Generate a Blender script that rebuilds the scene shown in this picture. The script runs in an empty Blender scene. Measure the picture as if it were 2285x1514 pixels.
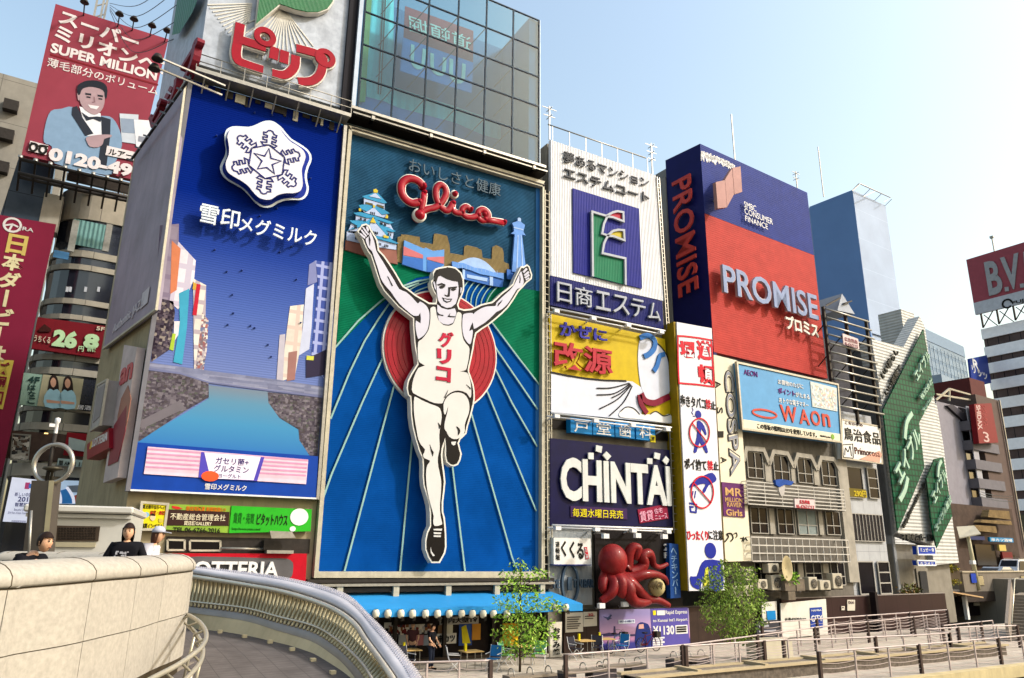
import bpy, math, random
from mathutils import Vector, Matrix
from mathutils.geometry import tessellate_polygon
random.seed(7)
R = math.radians
S = bpy.context.scene
COL = S.collection
# ---------------- camera, sky, sun, exposure ----------------
EYE = 4.4
FPX, PITCH, ROLL, HEAD = 1662.4, 0.28084, 0.0115123, 0.526861
fw = Vector((math.sin(HEAD)*math.cos(PITCH), math.cos(HEAD)*math.cos(PITCH), math.sin(PITCH)))
r0 = Vector((math.cos(HEAD), -math.sin(HEAD), 0)); u0 = r0.cross(fw)
cr_ = r0*math.cos(ROLL)+u0*math.sin(ROLL); cu_ = -r0*math.sin(ROLL)+u0*math.cos(ROLL)
cam = bpy.data.objects.new('camera', bpy.data.cameras.new('camera')); COL.objects.link(cam)
m = Matrix((cr_, cu_, -fw)).transposed().to_4x4(); m.translation = (0, 0, EYE); cam.matrix_world = m
cam.data.sensor_width = 36; cam.data.lens = FPX/2285*36; cam.data.clip_end = 5000; cam.data.clip_start = .1
S.camera = cam
SUN_EL, SUN_AZ = R(37), R(130)          # azimuth clockwise from +Y
W = bpy.data.worlds.new('World'); S.world = W; W.use_nodes = True
nt = W.node_tree; bg = nt.nodes['Background']
sky = nt.nodes.new('ShaderNodeTexSky'); sky.sky_type = 'NISHITA'; sky.sun_disc = False
sky.sun_elevation = SUN_EL; sky.sun_rotation = SUN_AZ; sky.air_density = 1.9; sky.dust_density = 5.0; sky.ozone_density = 1.0
nt.links.new(sky.outputs[0], bg.inputs[0]); bg.inputs[1].default_value = 0.15
sl = bpy.data.lights.new('sun', 'SUN'); sl.energy = 2.0; sl.angle = R(3.5); sl.color = (1, .98, .955)
so = bpy.data.objects.new('sun', sl); COL.objects.link(so)
sd = Vector((math.sin(SUN_AZ)*math.cos(SUN_EL), math.cos(SUN_AZ)*math.cos(SUN_EL), math.sin(SUN_EL)))
so.rotation_euler = (-sd).to_track_quat('-Z', 'Y').to_euler(); so.location = sd*200
S.view_settings.view_transform = 'Standard'; S.view_settings.look = 'None'
S.view_settings.exposure = 0.95; S.view_settings.gamma = 1; S.view_settings.use_curve_mapping = False
# ---------------- pixel rays and wall frames ----------------
def ray(px, py): return fw*FPX + cr_*(px-1142.5) - cu_*(py-757)
def D(px, py, d):                       # point at horizontal depth d along the heading
    v = ray(px, py); h = v.x*math.sin(HEAD)+v.y*math.cos(HEAD); v = v*(d/h); return Vector((v.x, v.y, v.z+EYE))
def G(px, py, z=0.0):
    v = ray(px, py); v = v*((z-EYE)/v.z); return Vector((v.x, v.y, z))
class Fr:                               # vertical wall frame: x along, y into the wall, z up
    def __init__(s, ox, oy, ang):
        s.o = Vector((ox, oy, 0)); s.a = ang; s.d = Vector((math.cos(ang), math.sin(ang), 0)); s.n = Vector((s.d.y, -s.d.x, 0))
    def p(s, px, py, out=0.0):
        v = ray(px, py); o = s.o+s.n*out; t = o.dot(s.n)/v.dot(s.n); w = v*t
        return ((w-s.o).dot(s.d), w.z+EYE)
    def pts(s, L, out=0.0): return [s.p(x, y, out) for x, y in L]
    def loc(s, w):                      # world -> local
        q = w-s.o; return (q.dot(s.d), -q.dot(s.n), w.z)
    def wp(s, x, y, z): return s.o+s.d*x-s.n*y+Vector((0, 0, z))
WF = Fr(0, 0, 0)
FA = Fr(0, 31, 0)
def sidef(x, y, tilt=8.8): return Fr(x, y, math.atan2(-math.cos(R(tilt)), math.sin(R(tilt))))
# ---------------- materials ----------------
def lin(h):
    h = h.lstrip('#'); o = []
    for i in (0, 2, 4):
        c = int(h[i:i+2], 16)/255; o.append(c/12.92 if c <= .04045 else ((c+.055)/1.055)**2.4)
    return o
MC = {}
def M(name, col, rough=.55, metal=0., var=.12, scale=1.5, rib=None, bump=0., emit=0., trans=0., grid=None, spec=.1, dirt=0., coat=0.):
    """rib=(axis,period m,strength); grid=(w,h,line width,line colour) panel joints on x/z; dirt: streaks running down"""
    if name in MC: return MC[name]
    mt = bpy.data.materials.new(name); mt.use_nodes = True; n = mt.node_tree.nodes; L = mt.node_tree.links
    b = n['Principled BSDF']; c = [x*.72 for x in lin(col)] if isinstance(col, str) else list(col)
    tc = n.new('ShaderNodeTexCoord'); no = n.new('ShaderNodeTexNoise'); no.inputs['Scale'].default_value = scale; no.inputs['Detail'].default_value = 6
    no.inputs['Roughness'].default_value = .62
    L.new(tc.outputs['Object'], no.inputs['Vector'])
    mx = n.new('ShaderNodeMix'); mx.data_type = 'RGBA'; mx.inputs[6].default_value = (*[x*(1-var) for x in c], 1); mx.inputs[7].default_value = (*[min(1, x*(1+var)) for x in c], 1)
    mr = n.new('ShaderNodeMapRange'); mr.inputs[1].default_value = .3; mr.inputs[2].default_value = .7
    L.new(no.outputs[0], mr.inputs[0]); L.new(mr.outputs[0], mx.inputs[0]); out = mx.outputs[2]
    def mul(col_out, fac_out, dark):
        q = n.new('ShaderNodeMix'); q.data_type = 'RGBA'; q.inputs[7].default_value = (*dark, 1)
        L.new(col_out, q.inputs[6]); L.new(fac_out, q.inputs[0]); return q.outputs[2]
    if dirt:
        mp = n.new('ShaderNodeMapping'); mp.inputs['Scale'].default_value = (1.7, 1.7, .16); L.new(tc.outputs['Object'], mp.inputs[0])
        n2 = n.new('ShaderNodeTexNoise'); n2.inputs['Scale'].default_value = 1.6; n2.inputs['Detail'].default_value = 7; n2.inputs['Roughness'].default_value = .7; L.new(mp.outputs[0], n2.inputs['Vector'])
        m2 = n.new('ShaderNodeMapRange'); m2.inputs[1].default_value = .48; m2.inputs[2].default_value = .78; m2.inputs[4].default_value = dirt; L.new(n2.outputs[0], m2.inputs[0])
        out = mul(out, m2.outputs[0], [x*.3+.01 for x in c])
    if grid:
        sx = n.new('ShaderNodeSeparateXYZ'); L.new(tc.outputs['Object'], sx.inputs[0]); prev = None
        for ax, per in ((grid[4] if len(grid) > 4 else 0, grid[0]), (grid[5] if len(grid) > 5 else 2, grid[1])):
            if not per: continue
            a = n.new('ShaderNodeMath'); a.operation = 'MODULO'; a.inputs[1].default_value = per
            ad = n.new('ShaderNodeMath'); ad.operation = 'ADD'; ad.inputs[1].default_value = per*400; L.new(sx.outputs[ax], ad.inputs[0]); L.new(ad.outputs[0], a.inputs[0])
            lt = n.new('ShaderNodeMath'); lt.operation = 'LESS_THAN'; lt.inputs[1].default_value = grid[2]; L.new(a.outputs[0], lt.inputs[0])
            if prev:
                k = n.new('ShaderNodeMath'); k.operation = 'MAXIMUM'; L.new(prev, k.inputs[0]); L.new(lt.outputs[0], k.inputs[1]); prev = k.outputs[0]
            else: prev = lt.outputs[0]
        out = mul(out, prev, lin(grid[3]))
    L.new(out, b.inputs['Base Color'])
    b.inputs['Roughness'].default_value = rough; b.inputs['Metallic'].default_value = metal; b.inputs['Specular IOR Level'].default_value = spec
    if coat: b.inputs['Coat Weight'].default_value = coat
    if trans: b.inputs['Transmission Weight'].default_value = trans
    if emit: L.new(out, b.inputs['Emission Color']); b.inputs['Emission Strength'].default_value = emit
    nrm = None
    if bump:
        bp = n.new('ShaderNodeBump'); bp.inputs['Strength'].default_value = bump; bp.inputs['Distance'].default_value = .05
        nb = n.new('ShaderNodeTexNoise'); nb.inputs['Scale'].default_value = scale*8; nb.inputs['Detail'].default_value = 5; L.new(tc.outputs['Object'], nb.inputs['Vector'])
        L.new(nb.outputs[0], bp.inputs['Height']); nrm = bp.outputs[0]
    if rib:
        ax, per, st = rib; wv = n.new('ShaderNodeTexWave'); wv.bands_direction = ax; wv.wave_profile = 'SIN'
        wv.inputs['Scale'].default_value = math.pi/(10*per)*2; L.new(tc.outputs['Object'], wv.inputs['Vector'])
        bp = n.new('ShaderNodeBump'); bp.inputs['Strength'].default_value = st; bp.inputs['Distance'].default_value = per*.3
        L.new(wv.outputs[1], bp.inputs['Height'])
        if nrm: L.new(nrm, bp.inputs['Normal'])
        nrm = bp.outputs[0]
    if nrm: L.new(nrm, b.inputs['Normal'])
    MC[name] = mt; return mt
# ---------------- mesh building ----------------
def cr(P, n=4, closed=True):            # Catmull-Rom through P
    P = [Vector(p) for p in P]; N = len(P); o = []
    for i in range(N if closed else N-1):
        a, b, c, d = (P[(i+k) % N] if closed else P[min(max(i+k, 0), N-1)] for k in (-1, 0, 1, 2))
        for j in range(n):
            t = j/n; o.append(.5*((2*b)+(c-a)*t+(2*a-5*b+4*c-d)*t*t+(3*b-a-3*c+d)*t**3))
    if not closed: o.append(P[-1])
    return [tuple(v) for v in o]
def area(p): return sum(p[i][0]*p[(i+1) % len(p)][1]-p[(i+1) % len(p)][0]*p[i][1] for i in range(len(p)))/2
def inset(p, d):                        # shrink a polygon by d
    n = len(p); s = 1 if area(p) > 0 else -1; o = []
    for i in range(n):
        a, b, c = Vector(p[i-1]), Vector(p[i]), Vector(p[(i+1) % n])
        e1 = (b-a); e2 = (c-b)
        if e1.length < 1e-9 or e2.length < 1e-9: o.append(tuple(b)); continue
        e1.normalize(); e2.normalize(); n1 = Vector((-e1.y, e1.x))*s; n2 = Vector((-e2.y, e2.x))*s
        k = n1+n2
        if k.length < .3: k = n1
        else: k = k/max(k.dot(n1), .5)
        o.append(tuple(b+k*d))
    return o
def Z(x0, y0, s): return lambda *P: [(x0+x*s, y0+y*s) for x, y in P]
GL = {}
def glyphs(s, bold, res=3):
    k = (s, bold)
    if k in GL: return GL[k]
    c = bpy.data.curves.new('t', 'FONT'); c.body = s; c.resolution_u = res; c.offset = bold; c.fill_mode = 'FRONT'; c.extrude = .1
    o = bpy.data.objects.new('t', c); me = o.to_mesh()
    V = [tuple(v.co) for v in me.vertices]; F = [tuple(p.vertices) for p in me.polygons]
    o.to_mesh_clear(); bpy.data.objects.remove(o); bpy.data.curves.remove(c)
    if not V: V = [(0, 0, 0), (1, 0, 0), (1, 1, 0)]; F = [(0, 1, 2)]
    GL[k] = (V, F); return GL[k]
class MB:
    def __init__(s, mat=None): s.v = []; s.f = []; s.fm = []; s.fs = []; s.mats = []; s.m(mat)
    def m(s, mat):
        if mat is not None:
            if mat not in s.mats: s.mats.append(mat)
            s.cm = s.mats.index(mat)
        return s
    def add(s, V, F, smooth=False):
        k = len(s.v); s.v += [tuple(v) for v in V]
        for f in F: s.f.append(tuple(i+k for i in f)); s.fm.append(s.cm); s.fs.append(smooth)
        return s
    def box(s, x0, x1, y0, y1, z0, z1):
        return s.add([(x0, y0, z0), (x1, y0, z0), (x1, y1, z0), (x0, y1, z0), (x0, y0, z1), (x1, y0, z1), (x1, y1, z1), (x0, y1, z1)],
                     [(0, 3, 2, 1), (4, 5, 6, 7), (0, 1, 5, 4), (1, 2, 6, 5), (2, 3, 7, 6), (3, 0, 4, 7)])
    def bev(s, x0, x1, y0, y1, z0, z1, b=.02):   # box with chamfered upright and front edges
        P = [(x0+b, z0), (x1-b, z0), (x1, z0+b), (x1, z1-b), (x1-b, z1), (x0+b, z1), (x0, z1-b), (x0, z0+b)]
        n = 8; ring = []
        for y, k in ((y1, 0), (y0+b, 0), (y0, b)):
            q = inset(P, k) if k else P; ring += [(x, y, z) for x, z in q]
        F = [tuple(range(2*n, 3*n)), tuple(reversed(range(n)))]
        for r in range(2):
            for i in range(n): j = (i+1) % n; F.append((r*n+i, r*n+j, (r+1)*n+j, (r+1)*n+i))
        return s.add(ring, F)
    def prism(s, P, y0, y1):            # polygon in (x,z) from front y0 to back y1
        P = [tuple(p) for p in P]
        if area(P) < 0: P = P[::-1]
        n = len(P); T = tessellate_polygon([[Vector((x, z, 0)) for x, z in P]])
        V = [(x, y0, z) for x, z in P]+[(x, y1, z) for x, z in P]; F = []
        for t in T:
            a, b, c = t; q = (P[b][0]-P[a][0])*(P[c][1]-P[a][1])-(P[c][0]-P[a][0])*(P[b][1]-P[a][1])
            if q < 0: a, c = c, a
            F.append((a, b, c)); F.append((c+n, b+n, a+n))
        for i in range(n): j = (i+1) % n; F.append((i, i+n, j+n, j))
        return s.add(V, F)
    def plate(s, F, px, out=.05, th=.04): return s.prism(F.pts(px, out), -out, -out+th)
    def rect(s, F, x0, y0, x1, y1, out=.05, th=.04):   # upright rectangle between two photo corners
        a = F.p(x0, y0, out); b = F.p(x1, y1, out); return s.box(min(a[0], b[0]), max(a[0], b[0]), -out, -out+th, min(a[1], b[1]), max(a[1], b[1]))
    def ribbon(s, P, w, y0, y1, closed=False):         # mitred flat stroke through local points
        P = [Vector(p) for p in P]; n = len(P); A = []; B = []
        for i in range(n):
            a = P[i-1] if (closed or i) else None; c = P[(i+1) % n] if (closed or i < n-1) else None
            d1 = (P[i]-a).normalized() if a is not None and (P[i]-a).length > 1e-9 else None
            d2 = (c-P[i]).normalized() if c is not None and (c-P[i]).length > 1e-9 else None
            d1 = d1 or d2 or Vector((1, 0)); d2 = d2 or d1
            n1 = Vector((-d1.y, d1.x)); k = n1+Vector((-d2.y, d2.x)); k = k/max(k.dot(n1), .6) if k.length > .3 else n1
            A.append(P[i]+k*w/2); B.append(P[i]-k*w/2)
        V = [(q.x, y0, q.y) for q in A]+[(q.x, y0, q.y) for q in B]+[(q.x, y1, q.y) for q in A]+[(q.x, y1, q.y) for q in B]; F = []
        for i in range(n if closed else n-1):
            j = (i+1) % n; F += [(i, n+i, n+j, j), (i, j, 2*n+j, 2*n+i), (n+i, 3*n+i, 3*n+j, n+j)]
        return s.add(V, F)
    def stroke(s, F, px, w, out=.05, th=.03, closed=False): return s.ribbon(F.pts(px, out), w, -out, -out+th, closed)
    def tube(s, P, r, n=8, closed=False, sq=1., caps=True, smooth=True):
        P = [Vector(p) for p in P]; N = len(P); V = []; F = []; up = None
        rr = r if isinstance(r, (list, tuple)) else [r]*N
        for i in range(N):
            a = P[i-1] if (closed or i) else P[i]; c = P[(i+1) % N] if (closed or i < N-1) else P[i]
            t = (c-a); t = t.normalized() if t.length > 1e-9 else Vector((0, 0, 1))
            if up is None: up = Vector((0, 0, 1)) if abs(t.z) < .9 else Vector((0, 1, 0))
            b = t.cross(up)
            if b.length < 1e-4: b = t.cross(Vector((1, 0, .01)))
            b.normalize(); u = b.cross(t).normalized(); up = u
            for k in range(n):
                q = 2*math.pi*k/n+math.pi/n; o = b*math.cos(q)*rr[i]+u*math.sin(q)*rr[i]
                if sq != 1: o.y *= sq
                V.append(P[i]+o)
        for i in range(N if closed else N-1):
            for k in range(n): j = (k+1) % n; i2 = (i+1) % N; F.append((i*n+k, i*n+j, i2*n+j, i2*n+k))
        if caps and not closed: F += [tuple(reversed(range(n))), tuple(range((N-1)*n, N*n))]
        return s.add(V, F, smooth and n > 4)
    def bar(s, a, b, r, n=4): return s.tube([a, b], r, n)
    def lathe(s, prof, c=(0, 0, 0), n=16, axis='z', smooth=True):
        V = []; F = []; m_ = len(prof)
        for k in range(n):
            q = 2*math.pi*k/n
            for rr, h in prof:
                V.append((c[0]+rr*math.cos(q), c[1]+rr*math.sin(q), c[2]+h) if axis == 'z' else (c[0]+rr*math.cos(q), c[1]-h, c[2]+rr*math.sin(q)))
        for k in range(n):
            j = (k+1) % n
            for i in range(m_-1): F.append((k*m_+i, j*m_+i, j*m_+i+1, k*m_+i+1))
        return s.add(V, F, smooth)
    def text(s, F, t, tl, tr, h, out=.06, th=.03, bold=.012, hr=None, vert=False, skew=None):
        """t fills the photo box: top left, top right, height in photo px; levelled on the wall unless skew"""
        a = F.p(*tl, out); b = F.p(*tr, out); hl = a[1]-F.p(tl[0], tl[1]+h, out)[1]
        h2 = b[1]-F.p(tr[0], tr[1]+(hr or h), out)[1] if hr else hl
        za, zb = (a[1], b[1]) if skew else ((a[1]+b[1])/2,)*2
        V, Fc = glyphs(t, bold); xs = [v[0] for v in V]; ys = [v[1] for v in V]; x0, x1, y0, y1 = min(xs), max(xs), min(ys), max(ys)
        o = []
        for x, y, z in V:
            q = (x-x0)/max(x1-x0, 1e-6); w = (y-y0)/max(y1-y0, 1e-6)
            o.append((a[0]+(b[0]-a[0])*q, -out if z > 0 else -out+th, za+(zb-za)*q-(hl+(h2-hl)*q)*(1-w)))
        return s.add(o, Fc)
    def xt(s, P, t, out=.05, th=.03, bold=.012):       # t onto a local quad tl,tr,br,bl
        V, Fc = glyphs(t, bold); xs = [v[0] for v in V]; ys = [v[1] for v in V]; x0, x1, y0, y1 = min(xs), max(xs), min(ys), max(ys); o = []
        for x, y, z in V:
            q = (x-x0)/max(x1-x0, 1e-6); w = 1-(y-y0)/max(y1-y0, 1e-6)
            A = [P[0][k]+(P[1][k]-P[0][k])*q for k in (0, 1)]; B = [P[3][k]+(P[2][k]-P[3][k])*q for k in (0, 1)]
            o.append((A[0]+(B[0]-A[0])*w, -out if z > 0 else -out+th, A[1]+(B[1]-A[1])*w))
        return s.add(o, Fc)
    def qtext(s, F, t, quad, out=.05, th=.03, bold=.012): return s.xt(F.pts(quad, out), t, out, th, bold)
    def vtext(s, F, t, top, bot, w, out=.05, th=.03, bold=.012, gap=.12):  # characters stacked between photo points (centres of the column ends)
        a = F.p(*top, out); b = F.p(*bot, out); n = len(t); u1 = F.p(top[0]+w/2, top[1], out)[0]-F.p(top[0]-w/2, top[1], out)[0]
        for i, ch in enumerate(t):
            q0 = (i+gap/2)/n; q1 = (i+1-gap/2)/n; xa = a[0]+(b[0]-a[0])*(q0+q1)/2; z0 = a[1]+(b[1]-a[1])*q0; z1 = a[1]+(b[1]-a[1])*q1
            if ch == ' ': continue
            if ch == 'ー': s.box(xa-u1*.08, xa+u1*.08, -out, -out+th, z1, z0); continue
            s.xt([(xa-u1/2, z0), (xa+u1/2, z0), (xa+u1/2, z1), (xa-u1/2, z1)], ch, out, th, bold)
        return s
    def xf(s, fn): s.v = [tuple(fn(Vector(v))) for v in s.v]; return s
class T:                                # one thing: parts collected in a frame's local coordinates
    def __init__(s, name, label, cat, F=WF, group=None, kind=None, base=None):
        s.n, s.l, s.c, s.F, s.g, s.k, s.P, s.base = name, label, cat, F, group, kind, [], base
    def part(s, name, mb, parent=None, label=None, stuff=False): s.P.append([name, mb, parent, label, stuff]); return len(s.P)-1
    def done(s):
        A = [v for p in s.P for v in p[1].v]
        lo = [min(v[i] for v in A) for i in range(3)]; hi = [max(v[i] for v in A) for i in range(3)]
        c = s.base or ((lo[0]+hi[0])/2, (lo[1]+hi[1])/2, lo[2]); objs = []
        def mesh(nm, mb):
            me = bpy.data.meshes.new(nm); me.from_pydata([(v[0]-c[0], v[1]-c[1], v[2]-c[2]) for v in mb.v], [], mb.f)
            for q in mb.mats: me.materials.append(q)
            me.polygons.foreach_set('material_index', mb.fm); me.polygons.foreach_set('use_smooth', mb.fs); me.update(); return me
        if len(s.P) == 1: root = bpy.data.objects.new(s.n, mesh(s.n, s.P[0][1]))
        else: root = bpy.data.objects.new(s.n, None); root.empty_display_size = .3
        COL.objects.link(root); root.location = s.F.wp(*c); root.rotation_euler = (0, 0, s.F.a)
        if s.l: root['label'] = s.l
        if s.c: root['category'] = s.c
        if s.g: root['group'] = s.g
        if s.k: root['kind'] = s.k
        if len(s.P) > 1:
            for nm, mb, par, lab, st in s.P:
                o = bpy.data.objects.new(nm, mesh(nm, mb)); COL.objects.link(o); o.parent = objs[par] if par is not None else root
                if lab: o['label'] = lab
                if st: o['kind'] = 'stuff'
                objs.append(o)
        s.root = root; return root
def dup(root, loc=None, rz=None, label=None):
    r = root.copy(); COL.objects.link(r)
    if loc is not None: r.location = loc
    if rz is not None: r.rotation_euler = (0, 0, rz)
    if label: r['label'] = label
    for ch in list(root.children):
        c = ch.copy(); COL.objects.link(c); c.parent = r
        for g in ch.children:
            d = g.copy(); COL.objects.link(d); d.parent = c
    return r
def single(name, label, cat, mb, F=WF, group=None, kind=None):
    t = T(name, label, cat, F, group, kind); t.part(name, mb); return t.done()
# common materials
WHITE = M('white paint', '#e6e6e6', .5, var=.05); BLACK = M('black paint', '#14100f', .45, var=.1)
STEEL = M('galvanised steel', '#a5a29a', .4, .6, var=.15, scale=6); DSTEEL = M('dark steel', '#3a3633', .5, .3, var=.2, scale=5)
CREAMST = M('cream painted steel', '#bfb9a6', .5, .1, var=.15, scale=4, dirt=.35); GLASSD = M('dark window glass', '#1d2024', .08, 0, var=.3, scale=.6, spec=.8)
CONC = M('concrete', '#8c867a', .85, var=.18, scale=1.2, bump=.15, dirt=.45)
# ================= runner billboard =================
G_SKY = M('sign night-blue corrugated', '#224a68', .6, var=.3, scale=.9, rib=('Z', .16, .4), spec=.02)
G_GRN = M('sign green corrugated', '#066b4c', .6, var=.18, scale=1.2, rib=('Z', .16, .3), spec=.02)
G_TRK = M('sign track blue', '#0a4792', .6, var=.2, scale=.5, rib=('Z', .16, .12), spec=.0)
LANE = M('neon tube lane line', '#8fb8b4', .35, var=.1); RED = M('crimson enamel', '#9c0e24', .35, var=.15, coat=.12)
SKIN = M('runner white enamel', '#cdcddd', .4, var=.06, scale=.8); SHIRT = M('runner shirt enamel', '#d4d4d3', .4, var=.05, scale=.8)
RIM = M('white sign rim', '#e2e0d8', .5, var=.08)
def wall_box(F, x0, x1, y0, y1, z0, z1, mat): return MB(mat).box(x0, x1, y0, y1, z0, z1)
t = T('billboard', 'giant blue billboard of a running man in a white singlet with both arms raised', 'billboard', FA)
pan = MB(G_TRK).plate(FA, [(786, 292), (1211, 417), (1208.5, 1276), (711, 1276)], 0, .12)
pan.m(G_SKY).plate(FA, [(786, 292), (1211, 417), (1210, 655), (1100, 640), (960, 612), (880, 592), (765.5, 560)], .012, .012)
pan.m(G_GRN).plate(FA, [(765.5, 557), (835, 574), (912, 594), (962, 607), (962, 615), (930, 620), (909, 631), (888, 650), (830, 694), (750.5, 776)], .024, .024)
pan.plate(FA, [(1210, 651), (1150, 642), (1105, 641), (1090, 655), (1083, 672), (1080, 692), (1097, 718), (1209.4, 866)], .024, .024)
Rr = t.part('sign_panel', pan)
ln = MB(LANE)
for P in [[(748, 776), (800, 716), (850, 672), (895, 640), (930, 628), (965, 622)], [(738, 935), (780, 832), (814, 761), (845, 712), (872, 673), (904, 643), (935, 632)], [(721, 1113), (740, 1059), (808, 900), (850, 808), (868, 770)],
          [(769, 1275), (854, 956), (888, 830)], [(893, 1275), (919, 994), (925, 930)], [(1038, 1275), (1010, 1042), (1000, 990)], [(1155, 1275), (1143, 1244), (1052, 923)], [(1197, 1141), (1098, 900), (1080, 855)],
          [(1199, 997), (1143, 900), (1104, 820)], [(1200, 914), (1110, 782), (1092, 750)], [(1209.4, 866), (1150, 789), (1097, 718), (1080, 692)]]: ln.stroke(FA, P, .075, .09, .04)
for i in range(6): ln.stroke(FA, cr([(1050+i*12, 624+i*3.4), (1040+i*11.5, 634+i*4), (1030+i*11, 655+i*5), (1027+i*11.5, 700+i*5)], 4, False), .05, .06, .03)
for i in range(3): ln.stroke(FA, cr([(903+i*8, 655+i*14), (930, 638+i*12), (965, 625+i*12)], 4, False), .05, .06, .03)
t.part('lane_lines', ln)
C_ = Z(880, 480, .1488)
cb = MB(M('sign ochre skyline', '#8d7a50', .5, var=.15, rib=('Z', .12, .8)))
cb.plate(FA, C_((50, 330), (100, 322), (105, 290), (210, 300), (380, 330), (385, 405), (580, 440), (590, 320), (600, 280), (700, 290), (790, 312), (830, 460), (835, 572), (1040, 606), (1050, 470), (1090, 455), (1240, 490), (1310, 530), (1322, 640), (1460, 664), (1470, 480), (1530, 452), (1620, 500), (1640, 570), (1640, 700), (1720, 740), (1720, 860), (1400, 900), (1000, 800), (590, 860), (40, 700)), .06, .03)
cb.m(M('sign light blue', '#5b95d8', .45, var=.12)).plate(FA, C_((150, 380), (440, 505), (470, 490), (580, 540), (748, 520), (745, 760), (590, 862), (480, 850), (120, 740)), .16, .1)
cb.m(M('sign salmon', '#c06a70', .45)).plate(FA, C_((140, 470), (430, 600), (430, 655), (135, 605)), .18, .02).plate(FA, C_((490, 635), (747, 625), (742, 735), (490, 665)), .18, .02)
cb.m(M('sign mid blue', '#2c66b8', .45)).plate(FA, C_((135, 620), (430, 665), (430, 840), (120, 740)), .18, .02).plate(FA, C_((490, 680), (742, 740), (590, 862), (490, 852)), .18, .02)
LB = M('sign pale blue', '#9dbce8', .45, var=.15); MB2 = M('sign tower blue', '#5f93dd', .45, var=.18)
cb.m(LB).plate(FA, cr(C_((930, 735), (1050, 672), (1150, 640), (1260, 652), (1370, 705), (1460, 790), (1520, 870), (1400, 890), (1200, 850), (1000, 790)), 3), .14, .06)
cb.m(MB2).plate(FA, C_((865, 695), (960, 715), (1040, 722), (1200, 790), (1350, 812), (1480, 860), (1640, 872), (1640, 962), (1500, 925), (1300, 890), (1150, 832), (1030, 795), (920, 800), (870, 780)), .22, .1)
cb.m(M('sign mid blue', '#2c66b8')).plate(FA, C_((1030, 800), (1300, 890), (1640, 962), (1620, 1085), (1440, 1060), (1050, 965)), .16, .06)
cb.m(LB).plate(FA, C_((1090, 890), (1400, 950), (1390, 1000), (1090, 940)), .18, .02).plate(FA, C_((1025, 815), (1060, 825), (1060, 965), (1025, 955)), .19, .03).plate(FA, C_((1430, 910), (1480, 920), (1480, 1065), (1430, 1055)), .19, .03)
for i in range(11): cb.plate(FA, C_((960+i*58, 738+i*10), (964+i*58, 738+i*10), (964+i*58, 800+i*9), (960+i*58, 800+i*9)), .225, .02)
cb.m(MB2).plate(FA, C_((1870, 40), (1898, 52), (1900, 105), (1960, 150), (1935, 250), (1968, 310), (1915, 295), (1972, 800), (1940, 880), (1765, 850), (1805, 292), (1750, 278), (1795, 245), (1790, 175), (1768, 120), (1848, 92), (1850, 50)), .2, .14)
cb.m(LB).plate(FA, C_((1850, 300), (1862, 300), (1850, 840), (1830, 840)), .21, .02).plate(FA, C_((1895, 300), (1905, 300), (1935, 800), (1915, 800)), .21, .02).plate(FA, C_((1790, 178), (1935, 215), (1933, 232), (1790, 196)), .21, .02).plate(FA, C_((1850, 50), (1870, 40), (1898, 52), (1898, 100), (1852, 92)), .21, .02)
cb.m(M('sign mid blue', '#2c66b8')).plate(FA, C_((1690, 812), (1790, 832), (1790, 972), (1690, 962)), .15, .06)
# castle
K = Z(760, 400, .1321)
ROOF = M('castle roof teal', '#2f8fbe', .45, var=.15); CW = M('castle wall', '#aebfe0', .5, var=.1); GOLD = M('castle gold', '#c9b433', .4); STN = M('castle stone brown', '#8a5a50', .6)
cb.m(STN).plate(FA, K((88, 1035), (945, 1195), (965, 1440), (700, 1385), (72, 1195)), .1, .06)
cb.m(CW).plate(FA, K((105, 880), (300, 880), (600, 980), (945, 1075), (940, 1195), (660, 1155), (100, 1030)), .13, .05).plate(FA, K((185, 740), (350, 700), (560, 660), (830, 740), (900, 880), (880, 1010), (500, 960), (120, 900)), .13, .05)
cb.plate(FA, K((260, 600), (560, 640), (835, 740), (845, 815), (600, 790), (255, 690)), .15, .05).plate(FA, K((330, 485), (420, 440), (740, 510), (790, 590), (760, 650), (400, 560)), .16, .05).plate(FA, K((395, 300), (745, 405), (742, 500), (395, 425)), .17, .05)
cb.m(ROOF).plate(FA, K((365, 290), (560, 235), (600, 205), (785, 400), (735, 415), (410, 320)), .2, .05).plate(FA, K((305, 440), (420, 428), (560, 440), (740, 518), (832, 580), (700, 600), (560, 480), (440, 545), (340, 500)), .2, .05)
cb.plate(FA, K((215, 570), (330, 558), (480, 590), (560, 615), (900, 735), (830, 755), (600, 678), (540, 655), (450, 655), (270, 605)), .2, .05).plate(FA, K((155, 698), (350, 700), (440, 712), (550, 640), (760, 800), (935, 880), (880, 895), (770, 865), (870, 1030), (985, 1085), (940, 1092), (600, 1000), (600, 960), (830, 1010), (560, 690), (470, 775), (300, 815), (110, 870), (290, 790), (190, 735)), .2, .05)
cb.m(CW).plate(FA, K((560, 478), (740, 655), (420, 570)), .22, .03).plate(FA, K((545, 690), (830, 1005), (600, 955), (480, 790)), .19, .03).plate(FA, K((590, 235), (690, 335), (480, 290)), .22, .03)
cb.m(GOLD).plate(FA, K((555, 175), (600, 165), (635, 195), (620, 235), (560, 225)), .23, .05).plate(FA, K((545, 450), (565, 430), (590, 470), (555, 490)), .24, .03).plate(FA, K((550, 640), (600, 740), (500, 730)), .24, .03).plate(FA, K((730, 940), (820, 975), (800, 1000), (725, 985)), .24, .03).plate(FA, K((310, 490), (350, 500), (345, 545), (310, 540)), .21, .03).plate(FA, K((780, 600), (805, 620), (800, 665), (750, 655)), .21, .03)
cb.m(BLACK)
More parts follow.
